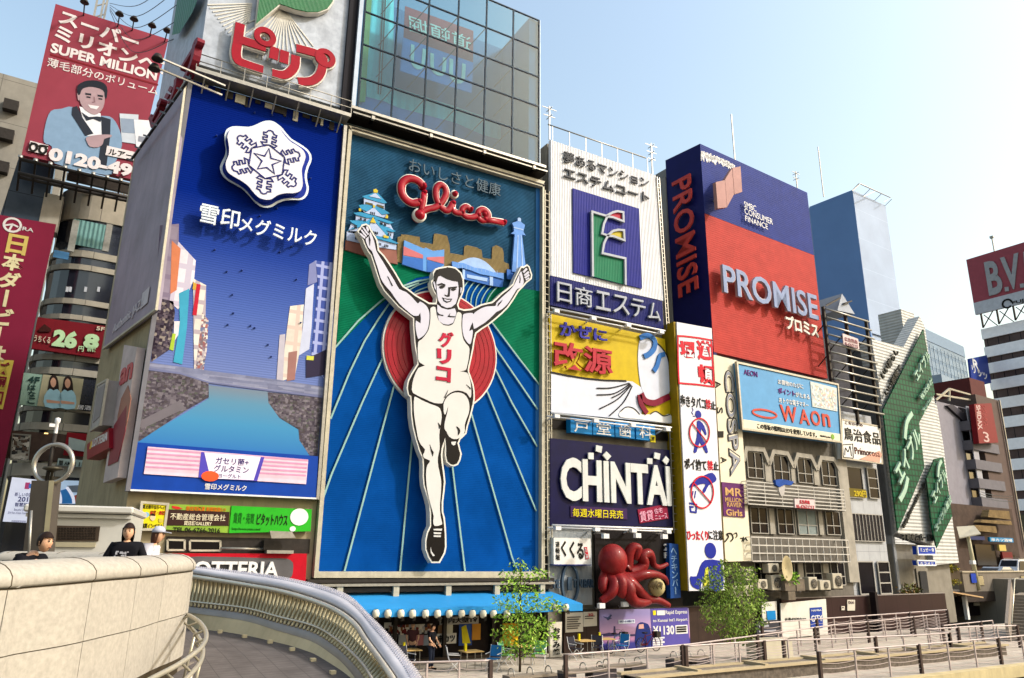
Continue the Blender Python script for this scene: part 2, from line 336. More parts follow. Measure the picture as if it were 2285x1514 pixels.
for x, y in [(330, 650), (350, 654), (400, 665), (420, 670), (680, 725), (700, 730), (740, 745), (760, 750), (250, 975), (275, 980), (650, 1075), (675, 1080), (745, 1100), (770, 1105), (795, 1110), (510, 550), (540, 556), (570, 562), (560, 880), (590, 885), (620, 890), (810, 910), (840, 920), (240, 780), (265, 785)]: cb.plate(FA, K((x, y), (x+11, y+2), (x+11, y+40), (x, y+38)), .245, .06)
cb.m(M('castle gallery', '#5a5334')).plate(FA, K((425, 385), (545, 415), (545, 455), (425, 425)), .2, .04).plate(FA, K((615, 425), (730, 455), (730, 495), (615, 465)), .2, .04)
t.part('city_mural', cb)
# sun disc
dc = FA.p(984, 781, .3); dr = FA.p(1107, 790, .3)[0]-dc[0]
cc = [(dc[0]+.1+dr*math.cos(a*math.pi/36), dc[1]+dr*1.0*math.sin(a*math.pi/36)) for a in range(72)]
ds = MB(RIM).prism(cc, -.2, 0); ds.m(RED).prism(inset(cc, .08), -.24, -.19)
for i in range(6): ds.m(M('red neon tube', '#8c0e20', .35)).tube([(dc[0]+.1+(dr-.2-i*.24)*math.cos(a), -.24, dc[1]+(dr-.2-i*.24)*math.sin(a)) for a in [k*math.pi/24 for k in range(48)]], .016, 5, True)
t.part('red_disc', ds)
# runner
s_ = 220/1190; R1, R2, R3, R4 = Z(780, 480, s_), Z(980, 560, s_), Z(880, 740, s_), Z(880, 980, s_)
sil = (R1((150, 115), (200, 103), (240, 128), (265, 180), (302, 240), (337, 300), (350, 360), (358, 425), (420, 490), (490, 590), (560, 700), (620, 805), (650, 855), (720, 900), (800, 965), (880, 1010), (960, 1058), (1040, 1062), (1050, 980), (1020, 930), (990, 860), (985, 800), (1008, 770), (1005, 700), (1032, 650), (1080, 633))
       + R2((60, 190), (122, 183), (200, 200), (270, 265), (297, 340), (303, 420), (300, 480), (280, 540), (250, 600), (233, 655), (245, 692), (300, 708), (380, 700), (430, 682), (500, 647), (580, 627), (640, 615), (690, 570), (750, 510), (830, 450), (888, 400), (920, 320), (960, 240), (990, 183), (1012, 193), (1060, 163), (1092, 190), (1107, 240), (1124, 290), (1117, 340), (1060, 387), (1010, 442), (962, 490), (900, 592), (832, 690), (760, 762), (680, 832), (600, 897), (520, 947), (450, 1000), (430, 1080), (415, 1180), (395, 1280), (375, 1370), (362, 1430))
       + R3((905, 490), (930, 560), (957, 640), (970, 720), (972, 800), (962, 880), (940, 970), (915, 1060), (890, 1140), (870, 1235), (800, 1303), (780, 1350), (800, 1430)) + R4((815, 180), (800, 250), (770, 312), (720, 332), (680, 322), (630, 282), (610, 200), (612, 100))
       + R3((600, 1270), (598, 1380)) + R4((588, 120), (580, 200), (590, 300), (607, 420), (617, 520), (605, 640), (590, 760), (590, 880), (610, 950), (620, 1050), (627, 1150), (630, 1300), (615, 1380), (550, 1498), (450, 1498), (408, 1430), (373, 1330), (373, 1220), (395, 1120), (430, 1050), (430, 900), (420, 800), (393, 700), (353, 560), (343, 450), (345, 330), (340, 240), (298, 140), (255, 0))
       + R3((220, 1150), (200, 1000), (198, 870), (192, 790), (165, 770), (148, 680), (163, 590), (210, 500), (260, 420), (280, 390), (268, 300), (248, 180), (238, 80)) + R1((768, 1330), (768, 1250), (680, 1182), (588, 1110), (500, 1012), (418, 920), (368, 830), (330, 720), (290, 590), (258, 490), (220, 440), (180, 360), (158, 300), (108, 230), (93, 190), (128, 150)))
RO = .85                                # front of the figure, metres off the panel
ru = MB(RIM).plate(FA, sil, RO-.08, .4)
L_ = inset(FA.pts(sil, RO-.06), .075); ru.m(BLACK).prism(L_, -RO+.06, -RO+.1)
def on(px, mat, o=RO-.04): ru.m(mat).plate(FA, px, o, .05)
on(cr(R1((250, 205), (280, 270), (305, 350), (325, 440), (400, 560), (470, 680), (540, 790), (600, 895), (680, 930), (760, 1000), (825, 1072), (850, 1045), (920, 1090), (955, 1150), (965, 1210), (960, 1300), (940, 1390), (900, 1450), (850, 1488), (825, 1488), (800, 1380), (802, 1275), (858, 1310), (855, 1182), (832, 1215), (770, 1215), (700, 1160), (610, 1080), (540, 990), (500, 930), (430, 850), (380, 770), (340, 640), (300, 520), (272, 440), (225, 390), (197, 310), (202, 282), (238, 255)), 2), SKIN)
for f in (R1((112, 218), (138, 222), (192, 268), (186, 288), (160, 272)), R1((130, 175), (152, 178), (212, 252), (200, 266), (165, 230)), R1((150, 142), (172, 148), (236, 232), (222, 244), (185, 200)), R1((200, 142), (222, 138), (234, 180), (224, 206), (204, 172))): on(f, SKIN)
on(cr(R1((980, 1122), (1035, 1112), (1050, 1200), (1075, 1275), (1120, 1318)) + R2((50, 895), (112, 906), (165, 885), (192, 828), (216, 750), (242, 742), (272, 770), (267, 880), (275, 990), (297, 1082), (342, 1140), (366, 1182), (358, 1290), (340, 1380), (322, 1438), (255, 1456)) + R3((800, 485), (880, 500), (910, 570), (925, 660), (928, 770), (912, 800), (870, 742), (770, 712), (680, 738), (618, 790), (590, 850), (572, 868), (480, 863), (370, 815), (225, 742), (215, 660), (235, 560), (290, 442), (370, 413), (302, 372), (285, 280), (287, 132), (332, 95), (395, 15)) + R1((962, 1360), (977, 1250), (977, 1180)), 2), SHIRT)
on(R2((-10, 312), (20, 300), (90, 340), (160, 362), (230, 372), (236, 450), (226, 560), (200, 640), (150, 680), (90, 690), (30, 662), (-8, 605), (-28, 500), (-34, 380)), SKIN)
on(R2((-72, 375), (-52, 370), (-42, 430), (-35, 480), (-55, 450)), SKIN); on(R2((260, 440), (275, 448), (270, 500), (256, 515)), SKIN)
on(R2((-22, 645), (30, 692), (110, 712), (190, 695), (208, 750), (190, 812), (168, 870), (110, 893), (50, 883), (0, 850), (-22, 770)), SKIN)
on(cr(R2((300, 762), (400, 750), (410, 770), (432, 745), (500, 700), (580, 672), (680, 667), (690, 632), (760, 560), (850, 480), (905, 412), (940, 340), (985, 250), (1000, 280), (1016, 340), (1020, 390), (990, 440), (948, 460), (928, 480), (880, 560), (820, 650), (750, 710), (690, 740), (640, 790), (560, 862), (480, 912), (420, 942), (405, 862), (362, 968), (400, 952), (405, 1000), (385, 1110), (360, 1125), (310, 1062), (285, 980), (280, 880), (285, 800)), 2), SKIN)
for f in (R2((1007, 252), (1050, 205), (1068, 225), (1025, 270)), R2((1022, 288), (1075, 245), (1090, 265), (1035, 308)), R2((1028, 322), (1080, 277), (1095, 300), (1045, 335)), R2((1042, 345), (1085, 318), (1090, 335), (1050, 360))): on(f, SKIN)
on(cr(R3((240, 800), (262, 792), (330, 830), (450, 882), (530, 912), (562, 960), (572, 1040), (556, 1140), (542, 1250), (546, 1350), (545, 1430)) + R4((525, 220), (530, 330), (560, 470), (566, 560), (560, 680), (550, 800), (556, 920), (574, 1000), (570, 1035), (485, 1050), (468, 985), (475, 930), (440, 800), (402, 640), (385, 500), (385, 380), (400, 312), (432, 265), (365, 232), (347, 190), (372, 130), (322, 70), (290, 0)) + R3((270, 1200), (245, 1050), (235, 920)), 2), SHIRT)
on(cr(R3((600, 855), (640, 790), (700, 747), (770, 737), (840, 757), (890, 820), (906, 900), (900, 980), (870, 1060), (850, 1130), (850, 1200), (830, 1250), (780, 1290), (720, 1300), (660, 1270), (630, 1210), (605, 1170), (610, 1090), (640, 980), (650, 900), (620, 998), (600, 990), (594, 920)), 2), SHIRT)
for f in (R4((475, 1085), (578, 1082), (572, 1108), (475, 1102)), R4((475, 1125), (568, 1130), (562, 1150), (478, 1148)), R4((475, 1163), (562, 1165), (560, 1185), (475, 1182)), R4((437, 1303), (452, 1360), (490, 1410), (465, 1416), (440, 1370)), R4((685, 35), (747, 30), (735, 70), (712, 80), (692, 62))): on(f, SHIRT)
def ink(px): on(px, BLACK, RO-.02)
for f in (R2((-28, 408), (30, 388), (78, 408), (74, 428), (40, 408), (-5, 420)), cr(R2((2, 432), (38, 415), (72, 430), (42, 455), (12, 452)), 2), R2((112, 440), (218, 430), (214, 448), (138, 456)), cr(R2((145, 462), (178, 452), (208, 464), (178, 483), (152, 478)), 2), R2((112, 440), (136, 448), (128, 550), (100, 556), (66, 535), (70, 528), (102, 540), (112, 505)), R2((38, 563), (92, 578), (158, 578), (142, 612), (95, 627), (58, 605)),
          R2((-20, 740), (5, 765), (55, 778), (50, 786), (-15, 775)), R2((135, 750), (125, 785), (195, 792), (190, 803), (102, 797)), R2((705, 665), (720, 630), (768, 590), (745, 630), (712, 668)), R1((460, 738), (475, 755), (525, 855), (512, 856)), R4((430, 65), (455, 130), (476, 160), (465, 210), (445, 150)), cr(R3((750, 1147), (783, 1168), (797, 1210), (770, 1255), (772, 1200)), 2), R3((530, 1100), (560, 1140), (545, 1180)), R1((238, 250), (255, 300), (248, 372), (240, 330), (236, 280)), R2((975, 292), (985, 340), (978, 390), (970, 385), (976, 340)), R3((600, 800), (650, 705), (640, 740), (612, 800)), R3((870, 640), (925, 685), (920, 700))): ink(f)
on(R2((58, 578), (95, 593), (142, 592), (126, 606), (95, 612), (68, 600)), SKIN, RO)
HR = R1((1050, 700), (1080, 660)) + R2((60, 215), (95, 205), (100, 195), (120, 212), (190, 225), (250, 280), (270, 350), (262, 430), (240, 440), (233, 372), (160, 360), (90, 338), (20, 298), (-12, 312), (-40, 400), (-52, 360), (-60, 300))
ink(HR)
t.part('runner_figure', ru)
kt = MB(M('shirt lettering red', '#b3163a', .4))
kt.qtext(FA, 'グ', R3((500, 0), (722, 10), (712, 190), (560, 190)), RO+.0, .05, .05).qtext(FA, 'リ', R3((515, 200), (692, 222), (690, 400), (520, 385)), RO, .05, .05).qtext(FA, 'コ', R3((512, 412), (688, 442), (682, 616), (503, 596)), RO, .05, .05)
t.part('shirt_lettering', kt)
# script lettering
Gz = Z(870, 380, 270/2285)
P1 = cr([(625, 300), (545, 215), (440, 168), (330, 168), (238, 240), (213, 350), (240, 470), (320, 570), (430, 625), (545, 608)], 5, False)
P2 = [(645, 430), (640, 520), (625, 620), (605, 720), (575, 800)]
P3 = cr([(560, 840), (620, 780), (720, 735), (850, 705), (970, 620), (1055, 470), (1045, 340), (960, 275), (885, 330), (868, 450), (895, 580), (960, 690), (1060, 765), (1130, 730), (1185, 630)], 5, False)
P4 = cr([(1185, 630), (1180, 720), (1240, 800), (1360, 815)], 4, False)
P5 = cr([(1520, 745), (1450, 690), (1375, 730), (1370, 810), (1440, 880), (1560, 890), (1660, 860)], 4, False)
P6 = cr([(1660, 860), (1680, 775), (1760, 745), (1840, 795), (1855, 880), (1790, 950), (1710, 940), (1665, 870)], 4, False)
P7 = [(1780, 940), (1900, 950), (2150, 990)]
gl = MB(); px_m = 49.0/ (270/2285)      # zoom units per metre (about)
def glp(P, rad, mat, o, sq, closed=False):
    q = [(x, -o, z) for x, z in FA.pts(Gz(*P), o)]; gl.m(mat).tube(q, rad/px_m, 10, closed, sq)
for P, rad in ((P1, 80), (P2, 62), (P3, 66), (P4, 62), (P5, 62), (P6, 64), (P7, 66)):
    glp(P, rad, RED, .5, .5); glp(P, rad+17, RIM, .38, .35)
    q = [(x, -.42, z) for x, z in FA.pts(Gz(P[0], P[-1]), .4)]
    for e in q: gl.m(RED).lathe([(.001, .29), (rad/px_m*.6, .25), (rad/px_m, .08), (rad/px_m, -.1)], (e[0], e[1]+.08, e[2]), 14, 'y')
for (x, y), rad in (((555, 855), 125), ((1212, 465), 72), ((1765, 850), 60)):
    e = FA.p(*Gz((x, y))[0], .4); k = rad/px_m
    gl.m(RED).lathe([(.001, .3), (k*.7, .26), (k, .05), (k, -.2)], (e[0], -.35, e[1]), 20, 'y').m(RIM).lathe([(.001, .1), (k+17/px_m, .1), (k+17/px_m, -.1)], (e[0], -.38, e[1]), 20, 'y')
t.part('script_lettering', gl)
tg = MB(M('unlit neon glass', '#4c6170', .4, var=.25)).text(FA, 'おいしさと健康', (914, 352), (1118, 412), 30, .2, .08, 0, 28, skew=True)
t.part('slogan_lettering', tg)
fr = MB(CREAMST)
fr.plate(FA, [(778.5, 288), (786, 292), (711, 1276), (700.5, 1290)], .3, .42).plate(FA, [(1211, 417), (1215, 416), (1213, 1290), (1208.5, 1276)], .3, .42).plate(FA, [(711, 1276), (1208.5, 1276), (1213, 1290), (700.5, 1290)], .3, .42).plate(FA, [(778.5, 280), (1216, 405), (1211, 417), (786, 292)], .3, .42)
fr.m(DSTEEL)
for (xa, ya), (xb, yb) in (((786, 285), (1216, 413)),): fr.stroke(FA, [(xa, ya), (xb, yb)], .06, .34, .05)
fr.m(M('sign inner side blue', '#2d70b5', .5)).plate(FA, [(1196, 414), (1211, 417), (1208.5, 1276), (1195, 1276)], .02, .03)
t.part('frame', fr)
t.done()
# maintenance ladder right of it
def ladder(F, x0, y0, x1, y1, wpx, nr, out, mat=CREAMST, label='', group=None):
    mb = MB(mat); a = F.p(x0, y0, out); b = F.p(x1, y1, out); w = F.p(x0+wpx, y0, out)[0]-a[0]
    for k in (0, 1): mb.bar((a[0]+k*w, -out, a[1]), (b[0]+k*w, -out, b[1]), .035, 4)
    for i in range(nr): q = (i+.5)/nr; mb.bar((a[0]+(b[0]-a[0])*q, -out, a[1]+(b[1]-a[1])*q), (a[0]+(b[0]-a[0])*q+w, -out, a[1]+(b[1]-a[1])*q), .022, 4)
    return single('ladder', label, 'ladder', mb, F, group)
ladder(FA, 1216.5, 425, 1214, 1288, 9, 52, .25, label='tall steel service ladder running up the right edge of the running man billboard')
# tower carrying the runner billboard and glass screen
t = T('sign_tower', 'narrow tower building behind the running man billboard and the glass screen', 'building', FA)
xl, xr = FA.p(778, 288)[0], FA.p(1215, 416)[0]
t.part('wall', MB(CONC).box(xl, xr, .2, 12, -0.1+2.2, FA.p(800, 262)[1]).box(xl, xr, .6, 12, 0, 2.2), label='plain concrete shell')
b_ = MB(DSTEEL); zb = FA.p(900, 1290)[1]
b_.box(xl-.3, xr+.2, -.5, .2, zb-.16, zb-.03).box(xl-.3, xr+.2, -.35, .2, zb-.52, zb-.36)
b_.m(STEEL).box(xl-.3, xr+.2, -.55, -.4, zb-.3, zb-.2)
for i in range(5): b_.m(CREAMST).box(xl+.9+i*2.4, xl+1.15+i*2.4, -.5, -.3, zb-.75, zb-.3)
t.part('beam', b_); t.done()
# ================= helpers for printed artwork =================
def MG(name, stops, z0, z1, rough=.5, rib=None):   # print whose ink runs through colours between local heights z0..z1
    mt = M(name, '#808080', rough, var=.05, rib=rib, spec=.0); n = mt.node_tree.nodes; L = mt.node_tree.links; b = n['Principled BSDF']
    tc = n['Texture Coordinate']; sx = n.new('ShaderNodeSeparateXYZ'); L.new(tc.outputs['Object'], sx.inputs[0])
    mr = n.new('ShaderNodeMapRange'); mr.inputs[1].default_value = z0; mr.inputs[2].default_value = z1; L.new(sx.outputs[2], mr.inputs[0])
    rp = n.new('ShaderNodeValToRGB'); e = rp.color_ramp.elements
    while len(e) < len(stops): e.new(.5)
    for i, (p, c) in enumerate(stops): e[i].position = p; e[i].color = (*[x*.72 for x in lin(c)], 1)
    L.new(mr.outputs[0], rp.inputs[0]); L.new(rp.outputs[0], b.inputs['Base Color']); return mt
def MP(name, cols, sx, sz, rough=.55):            # a printed photograph seen from afar: small rectangular patches of mixed inks
    mt = M(name, '#808080', rough, spec=.02); n = mt.node_tree.nodes; L = mt.node_tree.links; mp = n.new('ShaderNodeMapping'); mp.inputs['Scale'].default_value = (sx*2, 0, sz*1.6); L.new(n['Texture Coordinate'].outputs['Object'], mp.inputs[0])
    rp = n.new('ShaderNodeValToRGB'); rp.color_ramp.interpolation = 'CONSTANT'; e = rp.color_ramp.elements
    while len(e) < len(cols): e.new(.5)
    for i, c in enumerate(cols): e[i].position = i/len(cols); e[i].color = (*[x*.72 for x in lin(c)], 1)
    vo = n.new('ShaderNodeTexVoronoi'); vo.distance = 'CHEBYCHEV'; vo.inputs['Scale'].default_value = 1; vo.inputs['Randomness'].default_value = .75; L.new(mp.outputs[0], vo.inputs['Vector']); sc_ = n.new('ShaderNodeSeparateColor'); L.new(vo.outputs['Color'], sc_.inputs[0]); L.new(sc_.outputs[0], rp.inputs[0])
    no = n['Noise Texture']; mx = n.new('ShaderNodeMix'); mx.data_type = 'RGBA'; mx.blend_type = 'SOFT_LIGHT'; mx.inputs[0].default_value = .6; L.new(rp.outputs[0], mx.inputs[6]); L.new(no.outputs[0], mx.inputs[7]); L.new(mx.outputs[2], n['Principled BSDF'].inputs['Base Color']); return mt
def ink_(h, rough=.5): return M('print '+h, h, rough, var=.08, scale=2)
def inside(x, y, P):
    c = False; n = len(P)
    for i in range(n):
        (x1, y1), (x2, y2) = P[i], P[i-1]
        if (y1 > y) != (y2 > y) and x < (x2-x1)*(y-y1)/(y2-y1)+x1: c = not c
    return c
def speckle(mb, F, P, n, cols, w, h, out):          # small patches of ink scattered over an area of a picture
    xs = [p[0] for p in P]; ys = [p[1] for p in P]
    for i in range(n*4):
        if n <= 0: break
        x = random.uniform(min(xs), max(xs)); y = random.uniform(min(ys), max(ys))
        if not inside(x, y, P): continue
        n -= 1; a = w*random.uniform(.5, 1.6); b = h*random.uniform(.5, 1.7); o = out+.004*random.random()+.002
        mb.m(ink_(random.choice(cols))).plate(F, [(x, y), (x+a, y+a*.2), (x+a, y+b+a*.2), (x, y+b)], o, .01)
def lamp_box(mb, c, w=.35): mb.box(c[0]-w/2, c[0]+w/2, c[1]-.12, c[1]+.12, c[2]-.1, c[2]+.1)
# ================= snow-crystal billboard =================
SN = Z(280, 580, .3566)
zt, zbm = FA.p(431, 180)[1], FA.p(300, 990)[1]
SB = MG('snow billboard print', [(0, '#6f80b8'), (.22, '#5068b0'), (.42, '#2a4498'), (.6, '#0a2680'), (1, '#0a2072')], FA.p(380, 830)[1]-FA.p(290, 1094)[1], zt-FA.p(290, 1094)[1], rib=('Z', .2, .15))
t = T('billboard', 'tall blue billboard with a white snow crystal emblem above a painted canal', 'billboard', FA)
q = MB(SB).plate(FA, [(431, 180), (768, 281), (706, 1113), (290.7, 1093.6)], .25, .3)
t.part('sign_panel', q)
pc = MB(); o = .262; BNK = MP('print river bank', ['#57505a', '#4e4852', '#645e68', '#47414b', '#6f6972', '#5c565e', '#7a747c', '#524c50', '#5a5c58'], 5, 8)
def pp(h, P, oo=0.): pc.m(h if not isinstance(h, str) else ink_(h)).plate(FA, SN(*P), o+oo, .02)
pp(M('print mauve block', '#8f8598', .5, var=.16, scale=1.1, grid=(0.5, 0.75, 0.2, '#6e6478')), [(215, -215), (335, -225), (330, -10), (300, 270), (215, 560), (170, 640), (180, 300)]); pp(MP('print dark shops', ['#3a3440', '#4a4450', '#2f2834', '#6a6068', '#4a4250', '#5a5258', '#8f8680', '#352c38'], 5, 6), [(205, 240), (300, 260), (310, 330), (280, 560), (160, 640), (180, 400)], .004)
pp('#c87a55', [(290, -120), (345, -70), (320, 190), (280, 215)], .006); pp(M('print white block', '#d9d4de', .5, var=.16, scale=1.1, grid=(0.5, 0.8, 0.22, '#a9a3b4')), [(330, -115), (440, 5), (430, 120), (400, 190), (330, 310), (275, 265)], .004); pp('#3f9fc0', [(335, 210), (400, 180), (385, 420), (355, 655), (300, 640), (340, 400)], .01)
pp(M('print cream block', '#ded8d0', .5, var=.16, scale=1.1, grid=(0.42, 0.62, 0.18, '#9a9098')), [(425, 118), (505, 160), (500, 400), (480, 690), (430, 690), (425, 360)], .006); pp('#b91f35', [(445, 150), (470, 155), (445, 350), (420, 345)], .014); pp('#c9a03c', [(425, 140), (445, 150), (440, 190), (420, 185)], .016); pp(MP('print busy signs', ['#b0a8b0', '#7a6a70', '#a06864', '#d8d4cc', '#6a7494', '#8a6068', '#c8bcb8', '#8a8090', '#d0c8c4'], 6, 7), [(480, 330), (520, 380), (510, 560), (490, 690), (440, 690)], .01)
pp('#a8c43c', [(295, 460), (315, 465), (300, 570), (275, 560)], .014); pp('#dcd8e0', [(305, 385), (340, 385), (330, 470), (300, 520)], .012)
pp('#7f86b8', [(1150, 30), (1190, 5), (1200, 140), (1140, 160)], .004); pp(M('print blue tower', '#3b4f9d', .5, var=.16, scale=1.1, grid=(0.36, 0.5, 0.13, '#8c94c0')), [(1190, 5), (1310, 20), (1300, 500), (1255, 760), (1160, 640), (1205, 150)], .005); pp('#c4cbe4', [(1130, 180), (1180, 150), (1165, 420), (1150, 560), (1085, 600), (1110, 420)], .009)
pp(M('print cream tower', '#d8d2c8', .5, var=.16, scale=1.1, grid=(0.5, 0.7, 0.16, '#b4a49c')), [(1030, 290), (1116, 280), (1100, 520), (1060, 730), (975, 760), (1000, 520)], .006); pp('#9a6f6a', [(1020, 580), (1075, 570), (1060, 750), (1010, 760)], .01); pp('#b9b4c2', [(965, 470), (1000, 465), (985, 760), (945, 755)], .008); pp('#2b2540', [(1130, 620), (1260, 560), (1250, 720), (1130, 740)], .012); pp('#c9cc4e', [(1135, 600), (1180, 604), (1176, 630), (1132, 626)], .02)
pp(MP('print bridge', ['#8287a3', '#8c90aa', '#7a7f9c', '#9598ae', '#767a96'], .5, 6), [(130, 640), (490, 690), (950, 750), (1240, 795), (1235, 865), (900, 822), (520, 772), (340, 712), (135, 690)], .014); pp('#70759a', [(130, 672), (340, 706), (520, 762), (900, 812), (1237, 850), (1235, 865), (900, 822), (520, 772), (340, 716), (135, 690)], .018)
pp(BNK, [(140, 695), (340, 714), (520, 772), (522, 860), (375, 945), (80, 1140), (95, 900)], .014); pp(BNK, [(890, 828), (1232, 866), (1202, 1228), (1150, 1222), (1088, 1130), (1082, 1062), (962, 988), (895, 895)], .014); pp('#6f6a72', [(375, 930), (100, 1060), (90, 1010), (340, 880)], .018)
wat = MG('snow billboard water print', [(0, '#3a78b8'), (.45, '#4a8fbc'), (.8, '#5f90ae'), (1, '#76889a')], FA.p(290, 990)[1]-FA.p(290, 1094)[1], FA.p(480, 865)[1]-FA.p(290, 1094)[1])
pc.m(wat).plate(FA, SN((520, 785), (700, 806), (890, 826), (895, 895), (962, 990), (1082, 1064), (1090, 1132), (1152, 1226), (60, 1146), (80, 1130), (375, 958), (520, 868)), o+.012, .02)
t.part('canal_picture', pc)
st = MB(M('billboard bulb stud', '#3a4c8e', .4))
for i in range(48):
    x = random.uniform(360, 740); y = random.uniform(215, 800)
    if inside(x, y, [(440, 200), (755, 290), (735, 640), (640, 800), (500, 800), (470, 560), (405, 470)]):
        a = FA.p(x, y, .3); st.lathe([(.001, .1), (.03, .08), (.04, 0)], (a[0], -.26, a[1]), 6, 'y')
t.P[0][1].m(st.mats[0]).add(st.v, st.f)
Sz = Z(480, 260, 230/1583)
og = cr(Sz((815, 65), (900, 80), (1000, 150), (1080, 240), (1170, 340), (1280, 410), (1400, 490), (1470, 580), (1480, 680), (1440, 780), (1410, 900), (1420, 1010), (1440, 1110), (1410, 1220), (1330, 1280), (1200, 1282), (1080, 1290), (970, 1330), (880, 1385), (780, 1402), (680, 1370), (600, 1300), (520, 1210), (420, 1110), (300, 1040), (180, 970), (100, 880), (75, 780), (100, 700), (150, 600), (165, 500), (150, 400), (145, 290), (180, 200), (270, 155), (400, 155), (520, 160), (620, 130), (720, 85)), 3)
ig = cr(Sz((815, 95), (900, 110), (980, 170), (1060, 280), (1150, 380), (1260, 450), (1350, 520), (1390, 610), (1370, 700), (1335, 800), (1335, 900), (1345, 1000), (1340, 1080), (1300, 1150), (1200, 1180), (1080, 1180), (960, 1210), (870, 1270), (780, 1280), (680, 1250), (600, 1180), (520, 1080), (420, 1000), (300, 930), (200, 860), (165, 770), (170, 690), (210, 590), (215, 480), (200, 380), (190, 300), (230, 210), (320, 180), (450, 185), (560, 185), (660, 150), (740, 105)), 3)
NB = M('emblem blue', '#0a2a92', .45); EW = M('emblem white', '#dfe0ec', .45, var=.05); INKB = M('emblem ink', '#23256b', .5)
em = MB(M('emblem rim white', '#e6f2fa', .4)).plate(FA, og, .5, .05); em.m(NB).prism(inset(FA.pts(og, .55), .1), -.55, -.4); em.plate(FA, ig, .96, .46); em.m(EW).plate(FA, ig, 1.0, .04)
HX = FA.pts(Sz((830, 437), (1070, 630), (1035, 890), (770, 955), (520, 750), (565, 487)), 1.02); cxm = sum(p[0] for p in HX)/6; czm = sum(p[1] for p in HX)/6
em.m(INKB).ribbon(HX, .05, -1.02, -.98, True); em.ribbon(FA.pts(Sz((830, 490), (862, 645), (1020, 685), (880, 740), (915, 880), (795, 785), (655, 805), (722, 685), (600, 565), (765, 610)), 1.02), .06, -1.02, -.98, True)
arm = [(.92, .3), (1.06, .42), (1.12, .13), (1.26, .14), (1.24, .33), (1.38, .36), (1.42, .13), (1.54, .14), (1.53, .33), (1.67, .35), (1.7, .2), (1.84, .12)]
arm = [(.98, .06)]+arm+[(1.88, 0)]; arm = arm+[(a, -b) for a, b in reversed(arm[:-1])]
for x, z in HX:
    dx, dz = x-cxm, z-czm; em.ribbon([(cxm+dx*a-dz*b, czm+dz*a+dx*b) for a, b in arm], .055, -1.02, -.98)
t.part('emblem', em)
tx = MB(M('channel letter white', '#e4eef6', .45)).text(FA, '雪印', (449, 450), (537, 474), 44, .7, .1, .012).text(FA, 'メグミルク', (537, 478), (708, 517), 38, .7, .1, .012)
t.part('lettering', tx)
bd = MB(M('billboard band blue', '#0f3f9e', .5)).plate(FA, [(301, 987), (710, 1019), (706, 1113), (290.7, 1093.6)], .42, .16)
bd.m(WHITE).text(FA, '雪印メグミルク', (458, 1079), (551, 1083), 14, .44, .02, .012).plate(FA, [(290.7, 1092), (706, 1111), (706, 1114.5), (290.7, 1096)], .45, .03)
t.part('lower_band', bd)
sc = MB(M('led screen pale pink', '#d8bccb', .4, emit=.12, rib=('Z', .5, .1))).plate(FA, [(330, 997), (688, 1026), (683, 1081), (321, 1058)], .46, .03)
for k in range(5): y = 1006+k*10; sc.m(M('led screen pink stripe', '#c98fae', .4, emit=.12)).plate(FA, [(329-k, y-6), (687-k, y+20-k*1.6), (687-k, y+24-k*1.6), (329-k, y-2)], .468, .02)
sc.m(M('led violet', '#4a3fa0', .4, emit=.3)).plate(FA, [(449, 1009), (590, 1021), (574, 1074), (443, 1066)], .474, .02); sc.m(M('led white', '#e0d6e4', .4, emit=.2)).plate(FA, [(456, 1010), (582, 1020), (566, 1072), (470, 1068)], .48, .02)
sc.m(M('led ink', '#3b2a6a', .4)).text(FA, 'ガセリ菌+', (482, 1019), (556, 1026), 16, .486, .015, .02).text(FA, 'グルタミン', (478, 1037), (556, 1042), 16, .486, .015, .02).text(FA, 'ヨーグルト', (488, 1057), (538, 1059), 10, .486, .015, .015)
sc.m(M('led orange', '#d8502a', .4, emit=.3)).prism([(FA.p(469, 1063, .49)[0]+.32*math.cos(a*.5236), FA.p(469, 1063, .49)[1]+.2*math.sin(a*.5236)) for a in range(12)], -.487, -.47)
t.part('led_screen', sc)
fr = MB(STEEL).plate(FA, [(768, 279), (775, 281), (712.5, 1116), (706, 1113)], .45, .4); fr.m(M('grey frame post', '#77777f', .5, .1, dirt=.2)).plate(FA, [(421, 175), (431, 180), (290.7, 1096), (280, 1096)], .45, .4)
t.part('frame', fr); t.done()
# ================= building under it, with its side wall =================
FS = sidef(FA.p(431, 180)[0]-.12, 31)
cx0, cx1 = FS.o.x, FA.p(776, 281)[0]; zr = FA.p(431, 172)[1]; SDEP = -FS.p(205, 900)[0]*math.cos(R(8.8))
def quad_block(mb, F, u0, u1, z0, z1, dep, sh=0., y0=0.): # block whose rear is sheared along the side street
    V = [(u0, y0, z0), (u1, y0, z0), (u1, dep, z0), (u0+sh, dep, z0), (u0, y0, z1), (u1, y0, z1), (u1, dep, z1), (u0+sh, dep, z1)]
    return mb.add(V, [(0, 3, 2, 1), (4, 5, 6, 7), (0, 1, 5, 4), (1, 2, 6, 5), (2, 3, 7, 6), (3, 0, 4, 7)])
BEIGE = M('beige stained concrete', '#a3977a', .8, var=.18, dirt=.5, scale=.8)
t = T('corner_building', 'corner building under the snow crystal billboard, with grey side wall', 'building', FA)
t.part('wall', quad_block(MB(BEIGE), FA, cx0+.02, cx1, 0, zr-.25, SDEP, -SDEP*math.tan(R(8.8))))
w = MB(DSTEEL)                          # dark shop windows below the row of small signs
w.rect(FA, 372, 1197, 690, 1236, .06, .05); t.part('window_band', w)
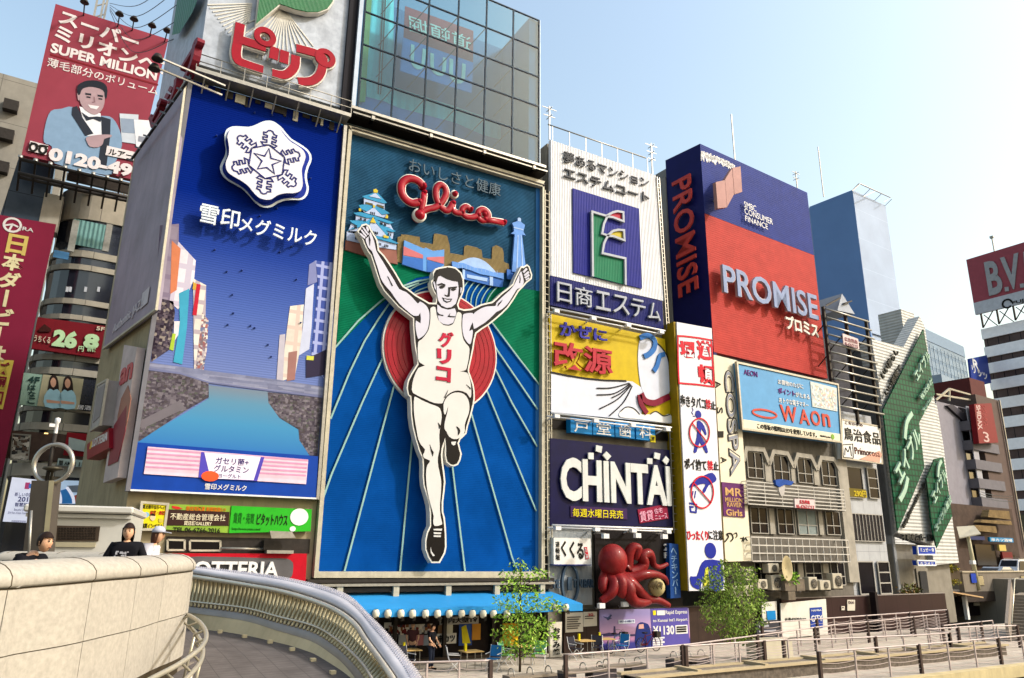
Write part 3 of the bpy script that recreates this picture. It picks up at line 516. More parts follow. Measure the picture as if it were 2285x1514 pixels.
for a in ((374, 1205, 412, 1228), (424, 1207, 492, 1229)):
    k = t.part('window', MB(BLACK).rect(FA, *a, .1, .05)); f = MB(CREAMST)
    for P in ([(a[0], a[1]), (a[2], a[1]+1)], [(a[0], a[3]), (a[2], a[3])], [(a[0], a[1]), (a[0], a[3])], [(a[2], a[1]), (a[2], a[3])]): f.stroke(FA, P, .07, .13, .05)
    t.part('frame', f, k)
t.done()
# side billboards on the street side
def simple_sign(name, label, F, quad, mat, out=.25, th=.2, parts=(), group=None, rim=None):
    t = T(name, label, 'billboard' if name == 'billboard' else 'sign', F, group); t.part('panel', MB(mat).plate(F, quad, out, th))
    if rim: r = MB(rim); r.ribbon(F.pts(quad, out+.03), .09, -out-.03, -out+.06, True); t.part('frame', r)
    for nm, mb in parts: t.part(nm, mb)
    return t.done()
fg = MB(ink_('#8d8494'))
for k in range(0):
    x = random.uniform(255, 385); y = random.uniform(330, 700)
    if inside(x, y, [(400, 230), (345, 660), (245, 740), (300, 380)]): h = random.uniform(20, 90); fg.m(ink_(random.choice(['#8f8798', '#6d6474', '#9d909a', '#7d6468']))).plate(FS, [(x, y), (x+5, y-8), (x-h*.12+3, y+h), (x-h*.12-4, y+h+6)], .27+.001*k, .02)
lt = MB(ink_('#c9c4cc')).text(FS, 'Authentic JAZZ', (254, 722), (322, 664), 22, .3, .02, .005).rect(FS, 318, 655, 328, 676, .3, .02)
simple_sign('billboard', 'dark mauve billboard on the shaded side wall beside the snow crystal billboard', FS, [(412, 182), (346, 690), (229, 778), (300, 350)], M('side billboard print', '#9a90a0', .5, var=.3, scale=.3, dirt=.2), .25, .2, [('lettering', lt)], rim=CREAMST)
an = MB(ink_('#c05a5e')).text(FS, 'an', (271, 822), (297, 808), 34, .46, .03, .03); fgr = MB(ink_('#a5705e')).plate(FS, [(285, 860), (292, 890), (284, 940), (268, 1000), (258, 1010), (262, 930), (270, 890)], .45, .02); fgr.m(ink_('#8c3440')).plate(FS, [(282, 905), (280, 960), (262, 1030), (240, 1040), (254, 950)], .455, .02)
simple_sign('billboard', 'tall pale billboard with red letters, low on the side wall by the corner', FS, [(306, 775), (262, 1066), (230, 1078), (277, 770)], M('pale print', '#c3b5b4', .5, var=.15), .42, .3, [('lettering', an), ('picture', fgr)])
lo = MB(WHITE).text(FS, 'LOTTERIA', (207, 982), (241, 962), 17, .62, .03, .015); lo.m(ink_('#d8b040')).plate(FS, cr([(203, 985), (206, 990), (203, 1000), (199, 1003), (201, 994)], 2), .62, .03)
simple_sign('sign', 'red shop sign with white letters sticking out of the shaded side wall', FS, [(194, 992), (243, 955), (243, 1000), (194, 1026)], M('sign red', '#8d1222', .4), .6, .5, [('lettering', lo)])
bx = MB(ink_('#8a8486')).plate(FS, [(218, 868), (234, 858), (222, 930), (207, 944)], .92, .02)
simple_sign('sign', 'pale grey box sign projecting above the red side-wall shop sign', FS, [(216, 860), (237, 848), (221, 948), (200, 962)], M('box sign pale', '#a49f9e', .5), .9, .6, [('print', bx)], rim=STEEL)
# small signs in a row below the snow billboard
INKD = M('sign ink dark', '#1c1a16', .5); YEL = M('sign yellow', '#e2d31f', .45); LIME = M('sign lime green', '#2fae28', .4); SRED = M('sign red bright', '#c9182a', .45)
a = MB(INKD).text(FA, '買ヱ売りならヘィ!', (319, 1126), (370, 1129), 9, .3, .02, .015).text(FA, '高買インベスト', (316, 1168), (364, 1169), 11, .3, .02, .02); a.m(SRED).text(FA, '賃貸・店舗', (336, 1137), (368, 1143), 9, .3, .02, .02)
pi = MB(ink_('#e9c9a0')).plate(FA, cr([(337, 1150), (345, 1149), (347, 1157), (341, 1163), (335, 1158)], 2), .3, .02); pi.m(ink_('#8ab8d8')).plate(FA, cr([(324, 1144), (331, 1144), (333, 1151), (327, 1155), (322, 1151)], 2), .3, .02); pi.m(INKD).plate(FA, [(334, 1150), (340, 1146), (347, 1149), (346, 1152), (338, 1151)], .305, .02); pi.m(ink_('#c8b848')).plate(FA, cr([(354, 1158), (362, 1158), (364, 1165), (356, 1167)], 2), .3, .02)
simple_sign('sign', 'small yellow sign with cartoon and black letters, left of the brown one', FA, [(317, 1121), (375, 1125.5), (367, 1182), (310, 1182)], YEL, .28, .2, [('lettering', a), ('picture', pi)], rim=CREAMST)
a = MB(M('sign letter cream', '#e9dfc0', .5)).text(FA, '不動産総合管理会社', (381, 1145), (504, 1149), 15, .31, .02, .004).text(FA, '貸店舗GALLERY', (411, 1163), (473, 1164), 10, .31, .02, .014); a.m(ink_('#d8771c')).text(FA, '居住用賃貸 新築取扱い!', (416, 1129), (504, 1134), 10, .3, .02, .015).m(INKD).text(FA, 'TEL.06-6766-2016', (387, 1177), (492, 1179), 11, .3, .02, .02)
pl = MB(ink_('#3a2420')).plate(FA, [(375, 1137), (512, 1143), (510, 1174), (372, 1173)], .295, .02).m(ink_('#c8302c')).plate(FA, [(384, 1129), (398, 1131), (408, 1136), (396, 1137), (384, 1134)], .295, .02)
simple_sign('sign', 'brown and green sign with a telephone number, between the yellow and lime signs', FA, [(376, 1125.5), (515, 1129), (510.5, 1190), (368, 1182)], M('sign olive green', '#86a83c', .45), .28, .2, [('band', pl), ('lettering', a)])
a = MB(INKD).text(FA, 'ピタットハウス', (575, 1146), (643, 1149), 26, .34, .02, .015).m(M('sign dark green', '#176b1c', .45)).text(FA, '賃貸・売買', (523, 1144), (569, 1146), 24, .34, .02, .0).text(FA, 'http://www.pitat.com/', (518, 1178), (582, 1179), 6, .34, .02, 0)
c_ = FA.p(668, 1154, .34); bl = MB(WHITE).prism([(c_[0]+.36*math.cos(k*.2618), c_[1]+.33*math.sin(k*.2618)) for k in range(24)], -.34, -.3).prism([(c_[0]-.22+.12*math.cos(k*.5236), c_[1]-.47+.1*math.sin(k*.5236)) for k in range(12)], -.34, -.3)
simple_sign('sign', 'lime green shop sign with a white speech bubble, below the snow billboard', FA, [(517, 1129), (696, 1137), (693, 1186), (511, 1190)], LIME, .32, .22, [('lettering', a), ('bubble', bl)])
lt_ = MB(DSTEEL).rect(FA, 590, 1206, 650, 1228, .5, .45); lt_.m(STEEL).plate(FA, [(602, 1185), (652, 1187), (660, 1201), (606, 1202)], .9, .1).rect(FA, 596, 1228, 655, 1236, .6, .5)
single('floodlight', 'dark floodlight housing fixed under the lime green shop sign', 'lamp', lt_, FA)
single('pipe', 'thin bright pipe along the dark wall above the red and grey restaurant sign', 'pipe', MB(STEEL).tube([(*[FA.p(492, 1224, .3)[0], -.3], FA.p(492, 1224, .3)[1]), (FA.p(596, 1226, .3)[0], -.3, FA.p(596, 1226, .3)[1])], .05), FA)
gp = MB(M('sign grey oval', '#5c5a5c', .45)).plate(FA, cr([(380, 1246), (600, 1246), (648, 1250), (654, 1272), (645, 1292), (600, 1296), (380, 1296)], 3), .4, .05)
a = MB(WHITE).text(FA, 'LOTTERIA', (412, 1253), (624, 1253), 38, .55, .15, .025)
simple_sign('sign', 'wide red and grey restaurant sign with big white letters at street level', FA, [(372, 1235), (685, 1236), (682, 1298), (368, 1298)], M('sign lotteria red', '#b81226', .4), .36, .3, [('oval', gp), ('lettering', a)])
# ================= billboard on the roof with red syllables =================
Pz = Z(240, 0, .2626)
SILV = M('silver speckled panel', '#b4bcc8', .45, .15, var=.22, scale=2.2, dirt=.2)
t = T('billboard', 'silver rooftop billboard with glossy red syllables under a green shape', 'billboard', FA)
tl = FA.p(462, 0, .1); tr = FA.p(794, 0, .1); bl_ = FA.p(445, 137, .1); br = FA.p(770, 250, .1)
zt2 = max(tl[1], tr[1])+2.5; t.part('sign_panel', MB(SILV).prism([(tl[0], zt2), (tr[0], zt2), (br[0], (bl_[1]+br[1])/2), (bl_[0], (bl_[1]+br[1])/2)], -.1, .4))
FP = sidef(bl_[0], 31, 8.8); PD = FP.p(376, 90)[0]
lowz = (bl_[1]+br[1])/2
t.part('side_panel', MB(SILV).add([FA.loc(FP.wp(u, y, z)) for u, y, z in ((0, 0, lowz), (PD, 0, lowz), (PD, 0, zt2), (0, 0, zt2), (0, 1, lowz), (PD, 1, lowz), (PD, 1, zt2), (0, 1, zt2))], [(0, 3, 2, 1), (4, 5, 6, 7), (0, 1, 5, 4), (1, 2, 6, 5), (2, 3, 7, 6), (3, 0, 4, 7)]))
lw = .42
a = MB(); zo = 0
for P in ([(1130, 195), (1108, 350), (1095, 440), (1115, 510), (1200, 550), (1325, 590)], [(1120, 330), (1348, 402)], [(1425, 400), (1410, 500)], [(1508, 430), (1498, 535)], cr([(1600, 470), (1592, 560), (1540, 620), (1480, 635), (1400, 618)], 3, False), [(1605, 405), (1815, 470), (1828, 560), (1800, 640), (1730, 688), (1620, 690)]):
    Q = cr(FA.pts(Pz(*P), .6), 3, False) if len(P) > 2 and len(P) < 12 else FA.pts(Pz(*P), .6)
    zo += .004; a.m(RIM).ribbon(Q, lw+.1, -.5-zo, -.3-zo); a.m(RED).ribbon(Q, lw-.02, -.56-zo, -.49-zo)
for x, y in ((1340, 312), (1852, 492)):
    c_ = FA.p(*Pz((x, y))[0], .6); a.m(RED).ribbon([(c_[0]+.36*math.cos(k*.2618), c_[1]+.36*math.sin(k*.2618)) for k in range(24)], .26, -.6, -.3, True); a.m(RIM).ribbon([(c_[0]+.52*math.cos(k*.2618), c_[1]+.52*math.sin(k*.2618)) for k in range(24)], .06, -.5, -.3, True).ribbon([(c_[0]+.2*math.cos(k*.2618), c_[1]+.2*math.sin(k*.2618)) for k in range(24)], .06, -.5, -.3, True)
t.part('lettering', a)
g_ = Pz((1290, -120), (1258, 212), (1470, 45), (1600, 90), (1700, 112), (1800, 112), (1880, 80), (1925, 20), (1940, -120))
t.part('green_shape', MB(RIM).plate(FA, g_, .5, .3).m(M('sign deep green', '#0a6a35', .4, rib=('X', .12, .4))).prism(inset(FA.pts(g_, .55), .07), -.55, -.45))
ry = MB(RIM)
for k in range(16):
    x = 1090+k*44; ry.stroke(FA, Pz((1470+k*4, 70+k*3), (x, 520-abs(k-6)*14 if k > 3 else 240+k*70)), .05, .14, .04)
for k in range(11): ry.stroke(FA, Pz((1230-k*2, 30+k*14), (850+k*22, 40+k*30)), .05, .14, .04)
t.part('ray_tube', ry)
sg = MB(M('sign deep green', '#0a6a35')).add([FA.loc(FP.wp(*FP.p(x, y, .3)[:1], -.3, FP.p(x, y, .3)[1])) for x, y in Pz((600, -60), (548, 300), (610, 285), (720, 110), (790, -60))], [(0, 1, 2, 3, 4)])
t.part('side_shape', sg); t.done()
a = MB(M('sign letter dark red', '#7f2636', .5)); a.qtext(FP, 'ピップ', [(330, 262), (441, 78), (444, 128), (337, 292)], .5, .3, .04)
single('sign', 'dark red letters seen edge-on down the shaded side of the silver rooftop billboard', 'sign', a, FP)
# catwalk between the two billboards
cw = MB(STEEL); zc = FA.p(600, 205, .5)[1]; xa, xb = FA.p(436, 160, .9)[0], FA.p(782, 262, .9)[0]
cw.box(xa, xb, -.95, -.1, zc-.28, zc-.2).box(xa, xb, -1.0, -.9, zc-.34, zc-.16)
for k in range(8): x = xa+(xb-xa)*k/7; cw.bar((x, -.95, zc-.2), (x, -.95, zc+.5), .02)
for dz in (.15, .5): cw.tube([(xa, -.1, zc+dz), (xa, -.95, zc+dz), (xb, -.95, zc+dz), (xb, -.1, zc+dz)], .025, 6)
for k in range(7): x = xa+.4+(xb-xa-.8)*k/6; cw.bar((x, -.9, zc-.3), (x, -.1, zc-1.0), .04)
cw.m(BLACK).box(xa+.3, xb-.2, -.12, .3, zc-1.1, zc-.3)
for k in range(14): x = xa+.5+k*.42; cw.m(DSTEEL if k % 3 else CREAMST).box(x, x+.12+.1*(k % 4), -.3, -.13, zc-.62-(k % 5)*.08, zc-.45)
single('catwalk', 'grey steel catwalk with railing between the snow billboard and the silver billboard', 'catwalk', cw, FA)
# brackets and floodlights down the side edge
def bracket_line():
    mb = MB(DSTEEL); mb.stroke(FS, [(424, 168), (290, 357)], .1, .6, .1)
    for k in range(8): q = k/7; x = 420-130*q; y = 172+184*q; mb.stroke(FS, [(x+5, y+3), (x-8, y-2)], .07, 1.1, .08)
    return mb
single('bracket', 'dark steel bracket rail with short arms above the mauve side billboard', 'bracket', bracket_line(), FS)
def floodl(label, F, x, y, out, group):
    a = F.p(x, y, out); mb = MB(STEEL).bar((a[0], -.3, a[1]-.1), (a[0], -out, a[1]), .04)
    mb.m(DSTEEL).lathe([(.001, .13), (.11, .1), (.2, -.1), (.18, -.11), (.001, -.08)], (a[0], -out, a[1]), 10)
    return single('floodlight', label, 'lamp', mb, F, group)
floodl('upper of two floodlights on arms beside the red rooftop billboard', FP, 352, 128, 2.6, None); floodl('lower of two floodlights on arms beside the red rooftop billboard', FP, 345, 150, 2.6, None)
# ================= glass screen above the runner =================
def thin_glass(name, tint, refl=.5):
    mt = bpy.data.materials.new(name); mt.use_nodes = True; n = mt.node_tree.nodes; L = mt.node_tree.links; n.clear()
    o = n.new('ShaderNodeOutputMaterial'); mx = n.new('ShaderNodeMixShader'); tr_ = n.new('ShaderNodeBsdfTransparent'); gl_ = n.new('ShaderNodeBsdfGlossy'); lw_ = n.new('ShaderNodeLayerWeight'); pw = n.new('ShaderNodeMath'); pw.operation = 'POWER'; pw.inputs[1].default_value = 3; fz = n.new('ShaderNodeMath'); fz.operation = 'MULTIPLY_ADD'; fz.inputs[1].default_value = .6; fz.inputs[2].default_value = .07; L.new(lw_.outputs['Facing'], pw.inputs[0]); L.new(pw.outputs[0], fz.inputs[0])
    tr_.inputs[0].default_value = (*lin(tint), 1); gl_.inputs[0].default_value = (refl, refl, refl, 1); gl_.inputs['Roughness'].default_value = .02
    no = n.new('ShaderNodeTexNoise'); no.inputs['Scale'].default_value = .5; bp = n.new('ShaderNodeBump'); bp.inputs['Strength'].default_value = .03; L.new(no.outputs[0], bp.inputs['Height']); L.new(bp.outputs[0], gl_.inputs['Normal'])
    L.new(fz.outputs[0], mx.inputs[0]); L.new(tr_.outputs[0], mx.inputs[1]); L.new(gl_.outputs[0], mx.inputs[2]); L.new(mx.outputs[0], o.inputs[0]); return mt
TG = thin_glass('thin blue glass', '#b4dce6', .45)
Gy = Z(740, 0, .27747)
gx0 = FA.p(797, 247, .4)[0]; gx1 = FA.p(1202.5, 377, .4)[0]; gz0 = (FA.p(797, 247, .4)[1]+FA.p(1202.5, 377, .4)[1])/2; gz1 = FA.p(1204.5, 47, .4)[1]
t = T('glass_screen', 'dark blue glass curtain wall above the running man billboard, a reflected sign built inside', 'screen', FA)
t.part('glass', MB(TG).box(gx0, gx1, -.4, -.38, gz0, gz1))
mu = MB(M('dark mullion', '#22303c', .4, .4)); mu.m(MC['dark mullion'])
for k in range(7): x = gx0+(gx1-gx0)*k/6; mu.box(x-.035, x+.035, -.44, -.34, gz0, gz1)
for k in range(6): z = gz0+(gz1-gz0)*k/5; mu.box(gx0, gx1, -.435, -.345, z-.03, z+.03)
for k in range(1, 6):
    for j in range(1, 5): mu.box(gx0+(gx1-gx0)*k/6-.12, gx0+(gx1-gx0)*k/6+.12, -.47, -.44, gz0+(gz1-gz0)*j/5-.12, gz0+(gz1-gz0)*j/5+.12) if False else mu.bar((gx0+(gx1-gx0)*k/6, -.33, gz0+(gz1-gz0)*j/5), (gx0+(gx1-gx0)*k/6-.5, .8, gz0+(gz1-gz0)*j/5-.7), .025)
t.part('mullion_grid', mu)
t.part('side_return', MB(M('pale aluminium', '#aab6c4', .35, .5)).box(gx1, gx1+.06, -.44, 3, gz0, gz1)); t.part('edge_trim', MB(MC['pale aluminium']).box(gx0-.32, gx0-.12, -.5, -.3, gz0-.1, gz1))
pst = MB(M('dark post', '#15131c', .5)).box(gx0-.75, gx0-.3, -.3, .3, gz0-.2, gz1); t.part('post', pst)
le = MB(STEEL).box(gx0-.4, gx1+.15, -.9, -.35, gz0-.2, gz0-.06); le.m(BLACK).box(gx0-.5, gx1+.3, -.7, .1, gz0-.42, gz0-.24).m(STEEL).box(gx0-.3, gx1+.3, -.8, -.72, gz0-.36, gz0-.28)
for k in range(4): le.m(STEEL).box(gx0+.6+k*3, gx0+.75+k*3, -.85, -.3, gz0-.42, gz0-.2)
t.part('ledge', le)
bk = MB(M('screen back wall', '#5a88ba', .6, var=.1)).box(gx0-.3, gx1, 2.9, 3.0, gz0, gz1).box(gx1-.6, gx1-.02, -.3, 2.9, gz0, gz1); bk.m(M('screen reflection teal', '#8af0f4', .6, var=.1, rib=('X', 1.0, .3))).plate(FA, Gy((285, -120), (500, -120), (500, 700), (1000, 860), (1200, 930), (1460, 1070), (1440, 1150), (1200, 1080), (1000, 990), (530, 865), (420, 815), (280, 780)), -2.86, .03)  # teal band imitates the skyline mirrored in the glass
bk.m(M('screen reflection dusk', '#7080c4', .6)).plate(FA, Gy((280, 780), (420, 815), (530, 865), (1000, 990), (1200, 1080), (1440, 1150), (1640, 1340), (200, 900)), -2.85, .03).m(M('screen left lime', '#a5bf6c', .6)).plate(FA, Gy((290, -100), (330, -100), (270, 820), (225, 820)), -2.8, .03)  # dusk panel imitates the darker lower part of the reflection
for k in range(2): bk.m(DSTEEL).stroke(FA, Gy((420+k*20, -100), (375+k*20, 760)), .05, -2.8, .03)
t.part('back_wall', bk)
sgn = MB(M('reflected sign blue', '#2f8fd8', .5, emit=.1)).plate(FA, Gy((575, 300), (1140, 505), (1125, 750), (550, 570)), -1.6, .05); sgn.m(M('reflected sign red', '#c8505c', .5, emit=.1)).plate(FA, Gy((592, 50), (1140, 250), (1138, 505), (580, 305)), -1.6, .05)  # reflection of the opposite sign, built behind the glass with added glow
k = t.part('reflected_sign', sgn)
la = MB(M('reflected sign cream', '#f0f0e0', .5, emit=.15)).qtext(FA, 'U', Gy((640, 355), (760, 400), (745, 575), (635, 540)), -1.56, .03, .02).qtext(FA, 'U', Gy((795, 425), (925, 470), (915, 630), (795, 585)), -1.56, .03, .02).qtext(FA, 'U', Gy((950, 470), (1080, 520), (1070, 690), (945, 650)), -1.56, .03, .02)  # letters of the reflected sign, slight glow added
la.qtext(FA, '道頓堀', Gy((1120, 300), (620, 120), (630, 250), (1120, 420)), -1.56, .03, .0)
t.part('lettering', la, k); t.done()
# ================= narrow building right of the runner: stacked signs =================
FB = Fr(28.6, 31, R(3.5))
Ez = Z(1200, 230, .33684); Kz = Z(1200, 680, .33033)
ex0, ex1 = FA.p(1224, 700)[0], FA.p(1500, 1000)[0]; etop = FA.p(1229, 310)[1]
RIBW = M('white ribbed sheet', '#e8eaf0', .5, var=.06, rib=('X', .22, .6), dirt=.12); NAVY = M('sign navy', '#141c63', .45, rib=('X', .22, .4)); NEON = M('neon outline', '#aab0bc', .3)
t = T('narrow_building', 'narrow building wholly covered by stacked signs, right of the running man billboard', 'building', FA)
t.part('wall', MB(CONC).box(ex0, ex1-.1, .1, 9, 0, etop-.3), label='grey side walls'); w = MB(BLACK).rect(FA, 1228, 935, 1494, 985, .02, .03); t.part('window_band', w)
rr = MB(STEEL); za = etop+.85
rr.tube([(ex0, 0, za), (ex1-1, 0, za)], .04, 6)
for k in range(7): x = ex0+.3+k*1.15; rr.bar((x, 0, etop-.2), (x, 0, za), .025)
t.part('roof_rail', rr); t.done()
t = T('billboard', 'white ribbed billboard with a blue square and a green letter-like emblem', 'billboard', FA)
t.part('sign_panel', MB(RIBW).plate(FA, [(1228.6, 312.5), (1463, 391.7), (1481, 672), (1228.6, 615)], .3, .2))
a = MB(M('emblem square blue', '#1f2584', .45, rib=('X', .22, .4))).plate(FA, Ez((232, 565), (670, 700), (690, 1230), (238, 1125)), .38, .06)
a.m(M('emblem green', '#0b7350', .45, rib=('X', .22, .3))).plate(FA, Ez((365, 722), (455, 748), (432, 862), (462, 880), (430, 992), (580, 1030), (582, 1205), (367, 1150)), .44, .06).m(M('emblem red', '#b02038')).plate(FA, Ez((462, 748), (495, 727), (530, 720), (566, 726), (568, 782), (500, 758)), .46, .06).m(M('emblem yellow', '#c8b42c')).plate(FA, Ez((465, 872), (500, 850), (535, 843), (572, 846), (575, 908), (500, 880)), .46, .06)
a.m(NEON)
for P in ([(367, 1150), (362, 720), (455, 748), (500, 724), (530, 717), (568, 724), (570, 784), (500, 757), (462, 752), (440, 800), (428, 865), (465, 878), (500, 848), (535, 840), (573, 843), (576, 910), (500, 882), (465, 880), (440, 930), (430, 995), (582, 1030), (584, 1205)],): a.stroke(FA, Ez(*P), .13, .56, .14)
t.part('emblem', a)
a = MB(M('dark box letters', '#3f4146', .5)).text(FA, '夢あるマンション', (1259, 337), (1448, 397), 25, .42, .08, .008, 21).text(FA, 'エステムコート', (1259, 372), (1449, 432), 24, .42, .08, .015, 20)
t.part('lettering', a)
b_ = MB(NAVY).plate(FA, [(1228.6, 616), (1478, 673), (1481, 735), (1228.6, 681)], .34, .2); k = t.part('lower_band', b_)
a = MB(NEON)
for x0, x1, ch in ((1244, 1276, '日'), (1284, 1322, '商'), (1330, 1362, 'エ'), (1368, 1404, 'ス'), (1408, 1440, 'テ'), (1446, 1473, 'ム')): y = 628+(x0-1244)*.222; a.text(FA, ch, (x0, y), (x1, y+(x1-x0)*.222), 44-(x0-1244)*.025, .5, .12, .004)
t.part('lettering', a, k); t.done()
def pipe_rail(F, x0, y0, x1, y1, out, label, n=4):
    a, b = F.p(x0, y0, out), F.p(x1, y1, out); z = (a[1]+b[1])/2; mb = MB(WHITE).tube([(a[0], -out, z), (b[0], -out, z)], .05, 6).tube([(a[0], -out+.35, z-.1), (b[0], -out+.35, z-.1)], .04, 6)
    for k in range(n): x = a[0]+.3+(b[0]-a[0]-.6)*k/(n-1); mb.bar((x, -out, z), (x, -.1, z-.25), .04); mb.box(x-.15, x+.15, -out-.1, -out+.1, z-.22, z-.05)
    return single('lamp_rail', label, 'rail', mb, F)
pipe_rail(FA, 1230, 686, 1484, 740, 1.0, 'white lamp rail between the white ribbed billboard and the yellow one')
pipe_rail(FA, 1230, 925, 1498, 952, 1.0, 'white lamp rail under the yellow billboard'); pipe_rail(FA, 1232, 1174, 1500, 1180, .9, 'white lamp rail under the navy billboard with big white letters')
# yellow billboard (its painted mascot is left out)
t = T('billboard', 'yellow and white billboard with blue and red letters and a pale cloud', 'billboard', FA)
t.part('sign_panel', MB(M('sign mustard yellow', '#c9ae10', .45)).plate(FA, [(1225, 700), (1484, 757), (1499, 946), (1230, 918)], .3, .2))
PAL = M('cloud white', '#d5dae8', .45, var=.08)
a = MB(PAL).plate(FA, Kz((90, 457), (200, 480), (330, 500), (450, 512), (600, 516), (640, 520), (700, 560), (720, 640), (700, 740), (905, 806), (90, 726)), .33, .04).plate(FA, cr(Kz((700, 225), (760, 230), (830, 280), (880, 360), (893, 470), (893, 580), (860, 640), (800, 660), (740, 640), (700, 560), (680, 420), (680, 300)), 3), .34, .04)
a.m(WHITE).plate(FA, cr(Kz((560, 720), (600, 690), (650, 700), (690, 740), (760, 740), (800, 720), (850, 750), (893, 740), (900, 800), (700, 776), (560, 760)), 3), .37, .03)
k = t.part('cloud', a)
a = MB(M('print black', '#15131c')).stroke(FA, Kz((90, 457), (200, 480), (330, 500), (450, 512), (600, 516)), .09, .36, .03)
for P in ([(400, 565), (500, 562), (620, 530)], [(400, 610), (520, 600), (625, 535)], [(500, 630), (560, 600), (630, 540)], [(418, 705), (540, 640), (632, 545)], [(485, 752), (580, 660), (640, 550)]): a.stroke(FA, cr(Kz(*P), 5, False), .06, .37, .04)
a.stroke(FA, cr(Kz((700, 225), (760, 230), (830, 280), (880, 360), (893, 470)), 4, False), .05, .38, .04).stroke(FA, cr(Kz((560, 722), (600, 692), (650, 702), (690, 742)), 4, False), .05, .39, .04).stroke(FA, cr(Kz((760, 742), (800, 722), (850, 752), (893, 742)), 4, False), .05, .39, .04)
t.part('outline', a)
a = MB(M('ribbon blue', '#2f6fb8')).stroke(FA, cr(Kz((690, 225), (745, 208), (790, 240), (790, 290), (760, 330), (720, 350)), 5, False), .3, .42, .07).stroke(FA, cr(Kz((860, 335), (830, 345), (815, 390), (805, 420), (785, 450)), 5, False), .26, .42, .07)
a.m(M('ribbon crimson', '#7d1230')).stroke(FA, cr(Kz((700, 600), (730, 650), (790, 665), (850, 640), (893, 620)), 5, False), .34, .42, .06).stroke(FA, cr(Kz((690, 610), (700, 670), (740, 735)), 5, False), .3, .42, .06)
t.part('ribbon', a)
a = MB(M('letters violet blue', '#2a2a9a', .45)).text(FA, 'かぜに', (1250, 715), (1355, 738), 32, .5, .1, .03, 26); a.m(M('letters brick red', '#b02a3a', .45)).text(FA, '改源', (1236, 757), (1367, 782), 61, .52, .12, .022, 58)
t.part('lettering', a); t.done()
# four blue boxes
t = T('sign', 'row of four bright blue box signs with white characters, above the navy billboard', 'sign', FA)
for (x0, y0, x1, y1), ch in zip(((222, 757, 368, 884), (373, 772, 518, 899), (523, 787, 655, 913), (662, 797, 795, 929)), '戸堂歯科'):
    (a0, b0), (a1, b1) = Kz((x0, y0), (x1, y1)); k = t.part('box', MB(M('sign sky blue', '#1580c4', .4)).rect(FA, a0, b0+2, a1, b1-2, .5, .4)); a = MB(WHITE).text(FA, ch, (a0+8, b0+8), (a1-8, b0+9), 27, .53, .03, .006); t.part('lettering', a, k)
fl = MB(YEL).rect(FA, 1452, 971, 1463, 988, .56, .1); fl.m(INKD).text(FA, '3F', (1453.5, 975), (1461, 975), 9, .58, .02, .02); t.part('floor_tag', fl); t.done()
t = T('billboard', 'navy billboard with tall white condensed letters below the four blue boxes', 'billboard', FA)
t.part('sign_panel', MB(M('sign deep navy', '#0c0d3c', .4, var=.2)).plate(FA, [(1228, 978), (1494, 1005), (1502, 1176), (1228, 1172)], .35, .2))
LW = M('letter off white', '#d3d6d4', .45, dirt=.25)
a = MB(LW).text(FA, 'CHINTAI', (1251, 1023), (1495, 1037), 98, .5, .08, .04, 90)
for P in ([(395, 950), (437, 958), (430, 1002), (392, 990)], [(465, 992), (497, 1025), (470, 1055), (440, 1018)], [(790, 998), (830, 1008), (822, 1048), (785, 1038)], [(866, 1022), (890, 1050), (870, 1082), (843, 1055)], [(342, 1000), (378, 1002), (378, 1046), (342, 1044)], [(740, 1036), (775, 1040), (775, 1078), (740, 1076)]): a.plate(FA, Kz(*P), .51, .08)
t.part('lettering', a)
a = MB(ink_('#3a2050')).rect(FA, *Kz((222, 1360))[0], *Kz((605, 1452))[0], .4, .05); a.m(YEL).text(FA, '毎週水曜日発売', (1278, 1136), (1390, 1138), 19, .43, .03, .003); t.part('slogan_strip', a)
a = MB(ink_('#8d1a3c')).plate(FA, Kz((675, 1385), (870, 1348), (886, 1445), (690, 1478)), .4, .05); a.m(ink_('#e6a8c0')).qtext(FA, '賃貸', Kz((685, 1400), (775, 1385), (783, 1455), (695, 1470)), .43, .03, .006).qtext(FA, '住宅', Kz((785, 1380), (840, 1370), (845, 1405), (790, 1415)), .43, .03, .01).qtext(FA, 'ニュース', Kz((790, 1425), (872, 1408), (877, 1443), (795, 1455)), .43, .03, .01); t.part('slogan_tag', a); t.done()
ladder(FA, 1220, 700, 1222, 1240, 9, 32, .3, label='pale service ladder along the left edge of the yellow and navy billboards')
ladder(FA, 1494, 955, 1504, 1190, 10, 14, .4, mat=STEEL, label='short ladder at the right edge of the navy billboard')
ladder(FA, 1466, 395, 1488, 735, 5, 34, .35, mat=STEEL, label='thin ladder at the right edge of the white ribbed billboard')
# street level: brush sign, corrugated wall, octopus board
Oz = Z(1200, 1160, .2338)
t = T('sign', 'white sign with black brush characters beside the giant octopus', 'sign', FA)
t.part('panel', MB(M('sign paper white', '#e9e7e2', .5)).rect(FA, 1235.5, 1200, 1319, 1260, .5, .4)); t.part('edge_trim', MB(M('trim blue', '#20379a')).rect(FA, 1235.5, 1260.3, 1319, 1262, .5, .4))
a = MB(INKD)
a.qtext(FA, 'くくる', Oz((225, 198), (440, 215), (442, 388), (226, 345)), .53, .03, .03)
a.vtext(FA, '道頓堀', Oz((192, 205))[0], Oz((192, 390))[0], 9, .53, .03, .0); t.part('lettering', a)
a = MB(SRED).plate(FA, Oz((445, 262), (470, 262), (490, 372), (460, 380)), .53, .03); a.m(WHITE).vtext(FA, 'たこ焼', Oz((458, 268))[0], Oz((475, 372))[0], 5, .55, .02, 0); t.part('stamp', a); t.done()
CORR = M('corrugated pale sheet', '#aab0b4', .5, var=.1, rib=('X', .14, .8), dirt=.4)
t = T('sign', 'dark letter sign with oval ring on the pale corrugated wall by the octopus', 'sign', FA)
